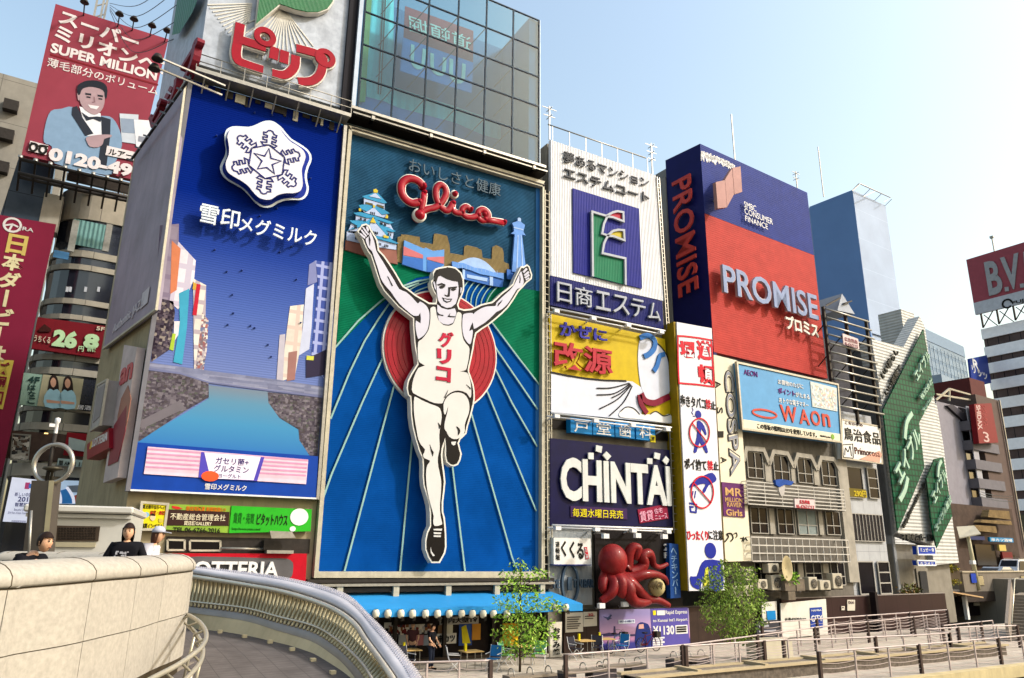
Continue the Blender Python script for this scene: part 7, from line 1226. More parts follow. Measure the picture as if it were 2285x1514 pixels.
a = MB(ink_('#3f4a70')).plate(FH, [(1347, 1376), (1356, 1378), (1363, 1372), (1366, 1373), (1362, 1379), (1366, 1381), (1361, 1382), (1357, 1385), (1355, 1382)], .08, .02); a.m(ink_('#47406c')).plate(FH, [(1342, 1416), (1360, 1412), (1369, 1414), (1370, 1398), (1373, 1398), (1374, 1414), (1390, 1413), (1410, 1416), (1420, 1415), (1420, 1420), (1342, 1420)], .075, .02); a.m(ink_('#dce4f4')).rect(FH, 1380, 1384, 1417, 1391, .08, .02); a.m(ink_('#2a3a8c')).text(FH, 'ラピートで行こう', (1383, 1384.5), (1415, 1384.5), 5, .1, .02, .02); a.m(ink_('#1f2f74')).plate(FH, cr([(1420, 1440), (1420, 1405), (1426, 1391), (1438, 1390), (1450, 1400), (1452, 1440)], 3), .085, .02); a.m(ink_('#d8a8a0')).plate(FH, [(1426, 1394), (1436, 1393), (1437, 1403), (1425, 1404)], .1, .02)
t.part('picture', a); t.done()
for i, (x0, y0, x1, y1) in enumerate(((1262, 1368, 1301, 1412), (1302, 1366, 1332, 1399))):
    a = MB(ink_('#5a5450')); n = 6 if i == 0 else 2
    for k in range(n): a.rect(FH, x0+4, y0+9+k*5, x1-5-(k % 3)*3, y0+10.2+k*5, .09, .02)
    if i: a.m(SRED).text(FH, '30', (x0+10, y0+3), (x0+22, y0+3), 6, .09, .02, 0)
    simple_sign('notice', ('larger white paper notice with rows of text on the dark hoarding', 'smaller pale notice right of the larger paper notice')[i], FH, [(x0, y0), (x1, y0-1), (x1, y1-2), (x0, y1)], M('notice paper', '#cfc8b8'), .06, .04, [('print', a)])
# white board lettered CITY, blue-white board, dark board
FW = Fr(FH2.o.x, FH2.o.y-.35, R(3))
a = MB(INKD).text(FW, '圧巻の520shops', (1752, 1378), (1799, 1378), 9, .1, .02, .005); b_ = MB(M('city blue', '#26439a', .45)).plate(FW, [(1808, 1357), (1834, 1355), (1837, 1401), (1810, 1403)], .1, .04); b_.m(WHITE).text(FW, 'CITY', (1810, 1374), (1835, 1373), 14, .12, .02, .01).text(FW, 'NAMBA', (1811, 1361), (1833, 1360), 4, .12, .02, 0)
simple_sign('notice_board', 'large white hoarding board with a dark blue square at its right', FW, [(1742, 1347), (1843, 1337), (1848, 1416), (1744, 1425)], M('board cream white', '#d8d6cc', .5, dirt=.15), .06, .06, [('lettering', a), ('blue_square', b_)])
simple_sign('notice_board', 'small white board with a sky blue block, behind the willow tree', FW, [(1700, 1345), (1733, 1342), (1734, 1385), (1702, 1388)], M('board cream white', '#d8d6cc'), .04, .06, [('blue_block', MB(M('sign sky blue', '#1580c4')).rect(FW, 1711, 1364, 1732, 1383, .08, .03))])
simple_sign('notice_board', 'dark grey information board left of the large white hoarding board', FW, [(1688, 1388), (1738, 1384), (1742, 1425), (1690, 1430)], M('board slate', '#3a3a42', .5), .3, .12, [('print', MB(ink_('#a8a8b0')).rect(FW, 1694, 1396, 1716, 1399, .33, .02).rect(FW, 1694, 1408, 1732, 1409, .33, .02))])
# vertical white banner
FVn = Fr(0, 29.6, R(0)); simple_sign('banner', 'white vertical cafe banner with black brush characters behind the small tree', FVn, [(1227, 1389), (1254, 1388), (1253, 1466), (1228, 1467)], M('banner cloth white', '#d8d2c4', .8, var=.08, bump=.1), .0, .06, [('lettering', MB(INKD).vtext(FVn, 'お好み焼', (1243, 1400), (1242, 1463), 15, .03, .02, .03)), ('pole', MB(STEEL).bar((FVn.p(1226, 1400)[0], .02, 0), (FVn.p(1226, 1400)[0], .02, FVn.p(1226, 1387)[1]), .02))])
# ---- fences
RM = M('fence painted steel', '#c0b2ae', .45, .2, var=.12); RMD = M('fence post dark', '#4f423e', .5, .3)
def fence(label, P, z0, h=1.08, sp=2.0, nr=5, heavy=3, wave=True):
    P = [Vector((x, y, z0)) for x, y in P]; t = T('fence', label, 'fence', WF); s = [0]
    for i in range(1, len(P)): s.append(s[-1]+(P[i]-P[i-1]).length)
    def at(d):
        for i in range(1, len(P)):
            if s[i] >= d-1e-6: return P[i-1].lerp(P[i], (d-s[i-1])/max(s[i]-s[i-1], 1e-6))
        return P[-1]
    n = max(2, round(s[-1]/sp)); dd = [at(s[-1]*k/(n*4)) for k in range(n*4+1)]
    t.part('handrail', MB(RM).tube([p+Vector((0, 0, h)) for p in dd], .032, 6)); r = MB(RM)
    for j in range(nr): r.tube([p+Vector((0, 0, .2+(h-.4)*j/(nr-1)-(.06*math.sin(math.pi*(k % 4)/4) if wave else 0))) for k, p in enumerate(dd)], .013, 4)
    t.part('wire_rail', r)
    for k in range(n+1):
        p = at(s[-1]*k/n); w = .06 if k % heavy == 0 else .028; t.part('post', MB(RMD if k % heavy == 0 else RM).box(p.x-w, p.x+w, p.y-w, p.y+w, z0, z0+h+(.02 if w > .05 else -.03)))
    return t.done()
fence('long steel fence along the walkway in front of the cafe and poster', [(15.6, 22.9), (18.4, 23.1), (22, 23.5), (24.7, 24.2), (29, 25.3), (35, 26.9), (41, 27.8), (48, 29.2)], 0, sp=1.9)
fence('short steel fence beside the ribbed railing, in front of the cafe tables', [(9.6, 23.6), (11, 23.2), (12.6, 22.8)], 0, sp=1.2, nr=5)
fence('near steel fence on the quay edge at the lower right', [(24.5, 19.6), (29, 19.5), (34, 19.5), (40, 19.6), (47, 19.8), (58, 20.2)], 0, sp=2.0)
fence('middle steel fence between the planter wall and the walkway', [(26.5, 22.9), (29, 22.4), (31.9, 22.1), (34, 21.8), (36.5, 21.8)], 0, sp=1.6, nr=5)
fence('upper steel fence in front of the maroon hoarding', [(30.5, 27.6), (36, 28.3), (42, 28.9), (50, 29.8)], 0, h=1.25, sp=1.7, nr=6)
fence('short zigzag fence between the planter wall and the stairs', [(36.5, 21.8), (37.2, 23.4), (41, 23.2), (44, 22.6)], 0, sp=1.4, nr=6)
fence('low steel fence on the planter wall cap', [(20.5, 22.25), (26, 22.25)], .5, h=.7, sp=1.3, nr=4)
fence('steel fence at the far end of the promenade, near the stairs', [(40, 24.2), (43, 24.6), (46.2, 25.0)], 0, sp=1.5, nr=5)
t = T('planter_wall', 'low rough stone planter wall with pale cap on the promenade', 'wall', WF); ST2 = M('rough stone', '#6f665c', .9, var=.4, scale=7, bump=.6)
t.part('stonework', MB(ST2).box(17.5, 40, 21.2, 22.3, 0, .42)); t.part('cap', MB(M('planter cap', '#b8a888', .7)).box(17.4, 40.1, 21.1, 21.35, .42, .5).box(17.4, 40.1, 22.15, 22.4, .42, .5)); t.part('soil', MB(M('soil with stones', '#8a7f72', .95, var=.4, scale=12, bump=.6)).box(17.5, 40, 21.36, 22.14, .3, .44))
for i in range(6): t.part('divider', MB(M('planter cap', '#b8a888')).box(20+i*3.4, 20.2+i*3.4, 21.15, 22.35, .42, .56))
t.done()
# benches with hoop arms
BM = M('bench dark slab', '#4a4548', .6, var=.15); BP = M('bench pale plank', '#8f8476', .7, var=.15)
t = T('bench', 'low block bench with steel hoops nearest the willow, behind the fence', 'bench', WF, 'block benches along the promenade fence')
t.part('seat', MB(BP).box(-.95, .95, -.25, .25, .36, .45)); t.part('block', MB(BM).bev(-1.0, -.45, -.24, .24, 0, .36, .02)); t.part('block', MB(BM).bev(.25, 1.0, -.24, .24, 0, .36, .02))
for x in (-.75, 0, .75): t.part('hoop', MB(STEEL).tube([(x, -.2, .44)]+[(x, -.2*math.cos(k*math.pi/8), .5+.17*math.sin(k*math.pi/8)) for k in range(9)]+[(x, .2, .44)], .022, 6))
b0 = t.done(); b0.location = (22.9, 24.75, 0)
for (x, y), l in (((19.0, 24.1), 'low block bench with steel hoops in front of the railway poster'), ((16.9, 23.7), 'low block bench with steel hoops nearest the small tree'), ((14.6, 23.6), 'low block bench with steel hoops half hidden by the small tree')): dup(b0, (x, y, 0), None, l)
# ---- cafe tables and chairs
WOODT = M('table top wood', '#c9a86c', .5, var=.15); tb = T('table', 'small wooden cafe table near the blue folding chair', 'table', WF, 'cafe tables under the awning')
tb.part('top', MB(WOODT).bev(-.4, .4, -.35, .35, .69, .73, .01))
for x, y in ((-.33, -.28), (.33, -.28), (-.33, .28), (.33, .28)): tb.part('leg', MB(STEEL).bar((x, y, 0), (x*.95, y*.95, .69), .018))
tb.part('menu_stand', MB(YEL).box(-.3, -.22, -.05, .05, .73, 1.0)); tb = tb.done(); tb.location = (14.6, 28.0, 0)
for (x, y), l in (((17.3, 28.7), 'wooden cafe table behind the small tree'), ((20.9, 29.2), 'wooden cafe table in front of the paper notices'), ((22.2, 29.4), 'wooden cafe table at the left corner of the railway poster'), ((12.6, 29.4), 'wooden cafe table deep under the left part of the awning')): dup(tb, (x, y, 0), random.uniform(-.2, .2), l)
def chair(label, fab):
    t = T('folding_chair', label, 'chair', WF, 'folding chairs of the cafe'); t.part('seat', MB(fab).bev(-.22, .22, -.2, .2, .42, .45, .01)); t.part('backrest', MB(fab).add([(-.22, .2, .5), (.22, .2, .5), (.22, .3, .9), (-.22, .3, .9), (-.22, .23, .5), (.22, .23, .5), (.22, .33, .9), (-.22, .33, .9)], [(0, 1, 2, 3), (7, 6, 5, 4), (0, 4, 5, 1), (1, 5, 6, 2), (2, 6, 7, 3), (3, 7, 4, 0)]))
    for s in (-1, 1): t.part('leg', MB(WHITE).tube([(s*.24, -.22, 0), (s*.24, .22, .46), (s*.24, .33, .92)], .014, 5)); t.part('leg', MB(WHITE).tube([(s*.24, .25, 0), (s*.24, -.2, .44)], .014, 5)); t.part('armrest', MB(WHITE).bar((s*.25, -.2, .62), (s*.25, .24, .64), .02))
    return t.done()
CB = chair('blue folding chair beside the first cafe table', M('chair cloth blue', '#2f7fc0', .7)); CB.location = (15.4, 27.6, 0); CB.rotation_euler = (0, 0, -.9)
CG = chair('green folding chair right of the blue folding chair', M('chair cloth green', '#5fa070', .7)); CG.location = (16.4, 28.4, 0); CG.rotation_euler = (0, 0, .6)
CK = chair('dark folding chair left of the first cafe table', M('chair cloth dark', '#2a2a34', .7)); CK.location = (13.8, 28.0, 0); CK.rotation_euler = (0, 0, 1.2)
for src, (x, y), r, l in ((CK, (20.2, 28.9), .3, 'dark folding chair in front of the larger paper notice'), (CK, (21.4, 28.9), -.6, 'dark folding chair between the two tables by the notices'), (CB, (22.9, 29.0), -1.2, 'blue folding chair at the left edge of the railway poster'), (CG, (17.9, 28.2), -.8, 'pale green folding chair just right of the small tree trunk'), (CK, (12.2, 28.8), .4, 'dark folding chair deep under the left part of the awning')): dup(src, (x, y, 0), r, l)
# bicycles
def bicycle(label, col):
    t = T('bicycle', label, 'bicycle', WF, 'parked bicycles'); 
    for x in (-.52, .52):
        k = t.part('wheel', MB(BLACK).tube([(x+.32*math.cos(a*.314), 0, .33+.32*math.sin(a*.314)) for a in range(20)], .02, 5, True)); sp = MB(STEEL)
        for a in range(6): sp.bar((x+.31*math.cos(a*.524), 0, .33+.31*math.sin(a*.524)), (x-.31*math.cos(a*.524), 0, .33-.31*math.sin(a*.524)), .004)
        t.part('spokes', sp, k)
    f = MB(col)
    for a, b in (((-.52, .33), (-.1, .33)), ((-.52, .33), (-.2, .72)), ((-.1, .33), (-.22, .8)), ((-.1, .33), (.36, .72)), ((-.2, .7), (.36, .78)), ((.34, .9), (.52, .33))): f.bar((a[0], 0, a[1]), (b[0], 0, b[1]), .02)
    t.part('frame', f); t.part('saddle', MB(BLACK).bev(-.34, -.1, -.08, .08, .82, .88, .02)); t.part('handlebar', MB(STEEL).tube([(.22, -.26, .98), (.34, -.1, 1.0), (.36, 0, .95), (.34, .1, 1.0), (.22, .26, .98)], .014, 5)); t.part('basket', MB(DSTEEL).box(.42, .7, -.16, .16, .62, .66).box(.42, .43, -.16, .16, .66, .88).box(.69, .7, -.16, .16, .66, .88).box(.43, .69, -.16, -.15, .66, .88).box(.43, .69, .15, .16, .66, .88)); t.part('chain_guard', MB(col).box(-.5, -.02, .03, .05, .28, .38)); return t.done()
bk = bicycle('dark red bicycle parked in front of the railway poster', M('bike wine red', '#5a1c2a', .4)); bk.location = (24.9, 29.55, 0); bk.rotation_euler = (0, 0, .1)
bk2 = bicycle('blue-grey bicycle parked left of the dark red bicycle', M('bike blue grey', '#4a5a78', .4)); bk2.location = (23.3, 29.9, 0); bk2.rotation_euler = (0, 0, .3)
# ---- trees
def limb(mb, a, b, r0, r1, n=4, j=.06):
    P = [a.lerp(b, k/n)+Vector((random.uniform(-j, j), random.uniform(-j, j), 0))*(0 < k < n) for k in range(n+1)]; mb.tube(P, [r0+(r1-r0)*k/n for k in range(n+1)], 6); return P
BRK = M('bark', '#4a3d30', .9, var=.3, scale=8, bump=.4)
def tree(label, base, top, clumps, nl, size, cols, droop, branches=True):
    t = T('tree', label, 'tree', WF, None, None, (base.x, base.y, base.z)); tr = MB(BRK); P = limb(tr, base, top, .05, .012, 8, .05)
    for c, r in clumps: q = min(P, key=lambda p: (p-c).length+abs(p.z-(c.z-.5))); limb(tr, q, c, .018, .005, 3, .05)
    t.part('trunk', tr); cw = MB()
    for c, r in clumps: leaves(cw, c, r, int(nl*r[0]*r[2]*1.5), size, cols, droop)
    t.part('crown', cw); return t.done()
b = G(1160, 1500); LF1 = LF
def at_d(px, py, d): return D(px, py, d)
db = b.x*math.sin(HEAD)+b.y*math.cos(HEAD)
cl = [(at_d(x, y, db+random.uniform(-.3, .3)), (rx*.024, rx*.022, rz*.022)) for x, y, rx, rz in ((1158, 1262, 18, 12), (1140, 1285, 24, 12), (1185, 1280, 28, 12), (1215, 1278, 14, 8), (1150, 1310, 30, 14), (1180, 1320, 28, 12), (1130, 1345, 26, 14), (1170, 1350, 34, 16), (1215, 1345, 26, 14), (1245, 1355, 18, 10), (1145, 1380, 34, 18), (1190, 1385, 38, 18), (1125, 1415, 24, 16), (1165, 1420, 36, 20), (1205, 1415, 32, 20), (1150, 1450, 30, 16), (1190, 1445, 26, 16))]
tree('slim young tree with bright green leaves in front of the awning', b, at_d(1160, 1252, db), cl, 330, .15, LF, .1)
b = Vector((27.6, 25.2, 0)); db = b.x*math.sin(HEAD)+b.y*math.cos(HEAD); LFW = [M('willow '+h, h, .55, var=.25, scale=9) for h in ('#7c9a3c', '#94b04a', '#5c7a2a', '#a8c05c')]
cl = [(at_d(x, y, db+random.uniform(-.7, .7)), (rx*.023, rx*.022, rz*.022)) for x, y, rx, rz in ((1600, 1275, 28, 14), (1635, 1268, 30, 14), (1665, 1290, 26, 18), (1580, 1300, 26, 16), (1620, 1300, 40, 20), (1655, 1320, 38, 20), (1690, 1330, 20, 18), (1605, 1335, 40, 20), (1640, 1355, 42, 22), (1590, 1365, 28, 18), (1680, 1360, 22, 16), (1620, 1385, 40, 20), (1655, 1390, 36, 20), (1640, 1415, 36, 16), (1670, 1425, 24, 14), (1690, 1435, 12, 8), (1572, 1315, 12, 7), (1705, 1345, 12, 9), (1560, 1345, 10, 6), (1700, 1385, 12, 8), (1585, 1400, 14, 8), (1680, 1268, 10, 6), (1612, 1252, 12, 6))]
tree('bushy willow with drooping green foliage in front of the white notice board', b, at_d(1625, 1290, db), cl, 620, .13, LFW, .75)
pz = at_d(1645, 1430, db); single('planter', 'large pale square planter box under the willow', 'planter', MB(M('planter pale concrete', '#c4bca6', .7, var=.1)).bev(b.x-.3, b.x+1.6, b.y-.5, b.y+.5, 0, .85, .04), WF)
sh = FG.p(2030, 1318, -.1); single('shrub', 'reddish brown shrub on top of the hoarding by the louvred building', 'shrub', leaves(MB(), (*FG.wp(sh[0], .1, sh[1]).to_2d(), sh[1]), (1.3, .4, .5), 260, .25, [M('leaf rust', '#8a6a3a', .6, var=.3), M('leaf olive', '#6f7434', .6, var=.3)]), WF)
# ---- right end: road bridge, kiosk, stairs, cars, lamp
P1, P2 = D(2147, 1278, 61), D(2285, 1277, 66.7); dv = (P2-P1); FBr = Fr(P1.x, P1.y, math.atan2(dv.y, dv.x)); BC = M('bridge parapet concrete', '#7d7468', .8, var=.15, scale=.6, dirt=.4); lb = 40
t = T('bridge_parapet', 'weathered concrete road bridge parapet with diamond lattice openings at the right', 'wall', FBr); zt = P1.z
t.part('wall', MB(BC).box(0, lb, 0, .4, zt-1.45, zt)); t.part('coping', MB(M('parapet coping pale', '#b8ac94', .7)).box(-.1, lb, -.08, .5, zt, zt+.1)); 
for x, y in ((2188, 1296), (2283, 1296)):
    c = FBr.p(x, y); lt = MB(M('lattice dark', '#2a2420', .8)).box(c[0]-.45, c[0]+.45, -.02, .05, c[1]-.4, c[1]+.4); lt.m(M('lattice pale', '#c8b890', .7))
    for k in range(-3, 4):
        lt.ribbon([(c[0]-.4+max(0, k)*.13, c[1]-.36-min(0, k)*.12), (c[0]+.4+min(0, k)*.13, c[1]+.36-max(0, k)*.12)], .045, -.05, -.02).ribbon([(c[0]-.4+max(0, k)*.13, c[1]+.36+min(0, k)*.12), (c[0]+.4+min(0, k)*.13, c[1]-.36+max(0, k)*.12)], .045, -.06, -.03)
    t.part('lattice', lt)
t.done(); t = T('road_bridge', 'road bridge slab with dark underside at the right end of the canal', 'bridge', FBr); t.part('slab', MB(BC).box(-3, lb, .4, 14, zt-1.8, zt-1.45)); t.part('fascia', MB(M('bridge fascia dark', '#3f3630', .8, dirt=.4)).box(-.5, lb, .02, .4, zt-2.2, zt-1.47)); t.part('abutment', MB(M('underpass painted shade', '#1c1618', .9)).box(-4, lb, 1.4, 3, 0, zt-1.82)); t.done()  # abutment near black, standing in for the shade under the bridge
simple_sign('notice', 'pale notice on the dark underpass wall below the road bridge', FBr, [(2174, 1333), (2190, 1333), (2190, 1352), (2174, 1352)], M('notice paper', '#cfc8b8'), -1.33, .06, [('print', MB(ink_('#6a5a58')).rect(FBr, 2177, 1337, 2187, 1339, -1.31, .02).rect(FBr, 2177, 1342, 2187, 1344, -1.31, .02))])
t = T('flower_box', 'planted parapet box with yellow and green trailing plants', 'planter', FBr); u0, u1 = FBr.p(2097, 1300, .5)[0], FBr.p(2145, 1300, .5)[0]; za, zc = FBr.p(2120, 1305, .5)[1], FBr.p(2120, 1268, .5)[1]
t.part('box', MB(M('planter brown', '#4c4030', .8, var=.2)).box(u0, u1, -.5, .3, za, zc)); cw = leaves(MB(), ((u0+u1)/2, -.5, zc), ((u1-u0)*.5, .25, .28), 240, .2, [M('leaf yellow', '#a89a2c', .6), M('leaf olive', '#6f7434')]); leaves(cw, ((u0+u1)/2, -.55, za+.2), ((u1-u0)*.45, .15, .25), 160, .18, [M('leaf yellow', '#a89a2c'), M('leaf olive', '#6f7434')]); t.part('plants', cw); t.done()
FKk = Fr(*D(2112, 1400, 58).to_2d(), R(4)); a, b = FKk.p(2112, 1340), FKk.p(2168, 1400); t = T('ticket_booth', 'small white booth with slanted glass canopy by the stairs', 'booth', FKk); u1 = b[0]; zt_ = FKk.p(2140, 1332)[1]
t.part('post', MB(WHITE).box(a[0], a[0]+.25, 0, .25, 0, zt_)); t.part('post', MB(WHITE).box(u1-.3, u1, 0, .25, 0, zt_)); t.part('body', MB(M('booth dark inside', '#4f5258', .5)).box(a[0]+.1, u1-.1, 1.2, 1.5, 0, zt_)); t.part('canopy', MB(M('canopy amber glass', '#c0a078', .2, var=.1)).add([(a[0]-1.0, -.5, zt_+.55), (u1+.6, -.9, zt_), (u1+.6, 1.6, zt_+.1), (a[0]-.8, 1.6, zt_+.65), (a[0]-1.0, -.5, zt_+.45), (u1+.6, -.9, zt_-.1), (u1+.6, 1.6, zt_), (a[0]-.8, 1.6, zt_+.55)], [(0, 1, 2, 3), (7, 6, 5, 4), (0, 4, 5, 1), (1, 5, 6, 2), (2, 6, 7, 3), (3, 7, 4, 0)])); t.part('panel', MB(ink_('#b8b0a8')).box(a[0]+.4, a[0]+.9, .9, 1.0, .3, zt_-.3)); t.done()
t = T('stairs', 'concrete stairs with side panel and handrails climbing to the road bridge', 'stairs', WF); s0 = G(2258, 1430); dr = Vector((.93, .37, 0)); nr_ = Vector((-.37, .93, 0)); SCn = M('stair concrete', '#8f8578', .8, var=.15, dirt=.3); st = MB(SCn); N_ = 14
for i in range(N_):
    p = s0+dr*(.34*i); q = p+dr*.34; w = nr_*3; st.add([p-w+Vector((0, 0, 0)), q-w, q, p, p-w+Vector((0, 0, .165*(i+1))), q-w+Vector((0, 0, .165*(i+1))), q+Vector((0, 0, .165*(i+1))), p+Vector((0, 0, .165*(i+1)))], [(0, 3, 2, 1), (4, 5, 6, 7), (0, 1, 5, 4), (1, 2, 6, 5), (2, 3, 7, 6), (3, 0, 4, 7)])
t.part('steps', st); e = s0+dr*(.34*N_); up = Vector((0, 0, .165*N_)); w = nr_*.15
t.part('side_panel', MB(M('stair side panel', '#9a8f84', .6, var=.1)).add([s0-dr*.6, e, e+up+Vector((0, 0, .9)), s0-dr*.6+Vector((0, 0, .95)), s0-dr*.6+w, e+w, e+up+Vector((0, 0, .9))+w, s0-dr*.6+Vector((0, 0, .95))+w], [(0, 1, 2, 3), (7, 6, 5, 4), (0, 4, 5, 1), (1, 5, 6, 2), (2, 6, 7, 3), (3, 7, 4, 0)]))
for k in range(3): t.part('handrail', MB(CH).tube([s0-dr*.8-nr_*(.2+k*1.3)+Vector((0, 0, .95)), e+up-nr_*(.2+k*1.3)+Vector((0, 0, .95)), e+up+dr*2-nr_*(.2+k*1.3)+Vector((0, 0, .95))], .035, 6))
t.part('landing', MB(SCn).add([e-nr_*3, e+dr*4-nr_*3, e+dr*4, e]+[v+up for v in (e-nr_*3, e+dr*4-nr_*3, e+dr*4, e)], [(0, 3, 2, 1), (4, 5, 6, 7), (0, 1, 5, 4), (1, 2, 6, 5), (2, 3, 7, 6), (3, 0, 4, 7)])); t.done()
CGL = M('car glass', '#0e1014', .3, spec=.2)
def car(label, col, loc, rz, h=1.75, suv=True):
    t = T('car', label, 'car', WF, base=(0, 0, 0)); prof = [(-2.3, .35), (-2.35, .8), (-2.25, 1.0), (-2.0, 1.05), (-1.75, h-.12), (-1.5, h), (.2, h), (.55, h-.1), (1.25, 1.08), (2.1, .95), (2.3, .75), (2.3, .35)] if suv else [(-2.2, .3), (-2.25, .75), (-2.1, .95), (-1.7, 1.0), (-1.1, h), (.1, h), (.95, .98), (1.9, .85), (2.2, .65), (2.2, .3)]
    n = len(prof); V = []
    for y, k in ((-.88, 0), (-.8, .03), (.8, .03), (.88, 0)): V += [(x, y*(1-.16*max(0, z-.95)), z) for x, z in prof]
    F_ = [(r*n+i, (r+1)*n+i, (r+1)*n+(i+1) % n, r*n+(i+1) % n) for r in range(3) for i in range(n)]
    for r, rev in ((0, False), (3, True)):
        for tr_ in tessellate_polygon([[Vector((x, z, 0)) for x, z in prof]]): F_.append(tuple(r*n+i for i in (tr_ if not rev else tr_[::-1])))
    t.part('body', MB(col).add(V, F_)); g = MB(CGL)
    for s in (-1, 1): g.add([(-1.65, s*.9, 1.1), (1.0, s*.9, 1.1), (.45, s*.815, h-.16), (-1.5, s*.815, h-.16)], [(0, 1, 2, 3) if s < 0 else (3, 2, 1, 0)])
    t.part('side_window', g); t.part('windscreen', MB(CGL).add([(1.2, -.74, 1.13), (1.2, .74, 1.13), (.57, .66, h-.1), (.57, -.66, h-.1)], [(0, 1, 2, 3)]))
    for x in (-1.4, 1.4):
        for s in (-1, 1): k = t.part('wheel', MB(BLACK).lathe([(.001, -.1), (.3, -.1), (.33, -.06), (.33, .06), (.3, .1), (.001, .1)], (x, s*.82, .33), 16, 'y')); t.part('rim', MB(STEEL).lathe([(.2, 0), (.18, .01), (.001, .01)], (x, s*.82-.11*(1 if s < 0 else -1), .33), 12, 'y'), k)
    for s in (-1, 1): t.part('headlight', MB(WHITE).box(2.2, 2.31, s*.65-.15, s*.65+.15, .7, .82))
    if suv: rk = MB(STEEL); [rk.bar((-1.3, s*.62, h+.07), (.2, s*.62, h+.07), .025) for s in (-1, 1)]; [rk.bar((x, s*.62, h-.02), (x, s*.62, h+.07), .02) for x in (-1.25, .15) for s in (-1, 1)]; [rk.bar((x, -.7, h+.1), (x, .7, h+.1), .025) for x in (-1.0, -.2)]; t.part('roof_rack', rk)
    r = t.done(); r.location = loc; r.rotation_euler = (0, 0, rz); return r
zr_ = zt-1.0; c1 = FBr.wp(FBr.p(2262, 1270, -3)[0], 3, zr_); c2 = FBr.wp(FBr.p(2218, 1270, -1.4)[0], 1.4, zr_-.1)
car('white estate car with roof rack on the road bridge, behind the parapet', M('car white', '#c8ccd4', .25, .1, coat=.6), c1, FBr.a+math.pi, 2.05); car('low silver car just left of the white estate car on the bridge', M('car silver', '#a8adb4', .25, .4, coat=.6), c2, FBr.a+math.pi, 1.5, False)
t = T('street_lamp', 'pale street lamp post with a tilted solar panel by the road bridge', 'street lamp', WF); b = D(2176, 1290, 62); b.z = zr_-.3; tp = D(2160, 1196, 62); b = Vector((tp.x+.3, tp.y, zr_-.3)); wx = (D(2200, 1240, 62)-D(2100, 1240, 62)).length/100
t.part('post', MB(M('lamp post cream', '#c8c09c', .5, var=.08)).tube([b, b.lerp(tp, .6), tp], [.17, .15, .13], 10)); r = lat_; t.part('solar_panel', MB(M('solar panel back', '#c4bda8', .4)).add([tp-r*1.0+Vector((0, 0, -.25))-fwd*.5, tp+r*.7+Vector((0, 0, .1))-fwd*.6, tp+r*1.0+Vector((0, 0, .75))+fwd*.6, tp-r*.4+Vector((0, 0, .65))+fwd*.7]+[tp-r*1.0+Vector((0, 0, -.17))-fwd*.5, tp+r*.7+Vector((0, 0, .18))-fwd*.6, tp+r*1.0+Vector((0, 0, .83))+fwd*.6, tp-r*.4+Vector((0, 0, .73))+fwd*.7], [(0, 3, 2, 1), (4, 5, 6, 7), (0, 1, 5, 4), (1, 2, 6, 5), (2, 3, 7, 6), (3, 0, 4, 7)]))
t.part('lamp_head', MB(WHITE).box(b.x-.5, b.x-.1, b.y-.2, b.y+.1, tp.z-2.2, tp.z-1.9)); t.part('sign_plate', MB(M('sign strong blue', '#1b3fa8')).box(b.x-1.0, b.x-.3, b.y-.15, b.y-.1, tp.z-3.6, tp.z-2.9)); t.done()
# street-corner shops behind the bridge
Fs = Fr(*D(2160, 1240, 78).to_2d(), R(5)); t = T('corner_shops', 'row of small corner shops with blue signs and straw eaves across the road', 'building', Fs); u0, u1 = Fs.p(2128, 1200)[0], Fs.p(2275, 1200)[0]
t.part('wall', MB(M('shop brown wall', '#4a3c34', .8, var=.3)).box(u0, u1, .3, 6, 2.5, Fs.p(2200, 1130)[1])); a = MB(M('straw eave', '#8a7450', .9, var=.3, rib=('X', .3, .8)))
for (x0, y0, x1, y1) in ((2208, 1138, 2252, 1160), (2192, 1160, 2256, 1172), (2177, 1172, 2222, 1190)): a.plate(Fs, [(x0, y0), (x1, y0+3), (x1+3, y1), (x0-4, y1-6)], .9, .7)
t.part('eave', a); w = MB(GLASSD).rect(Fs, 2175, 1215, 2225, 1262, .1, .1).rect(Fs, 2232, 1238, 2268, 1262, .1, .1); t.part('shop_window', w); s_ = MB(ink_('#1a7fb4')).rect(Fs, 2208, 1199, 2262, 1211, .5, .2); s_.m(ink_('#26305c')).rect(Fs, 2163, 1196, 2198, 1206, .5, .2); s_.m(ink_('#c8b060')).rect(Fs, 2229, 1216, 2246, 1230, .5, .2); s_.m(ink_('#6a1c20')).rect(Fs, 2236, 1232, 2262, 1255, .4, .2); k = t.part('shop_sign', s_); t.part('lettering', MB(WHITE).text(Fs, '串カツ酒場', (2212, 1202), (2258, 1202), 7, .52, .02, .01), k); t.done()
for i in range(3):
    A = D(2187, 1098+i*5, 76); B = D(2260, 1108+i*6, 70); single('cable', ('upper', 'middle', 'lower')[i]+' of three bright cables strung across the road at the right', 'cable', MB(STEEL).tube(cr([A, (A+B)/2-Vector((0, 0, .15)), B], 6, False), .03, 4), WF, 'cables across the road')
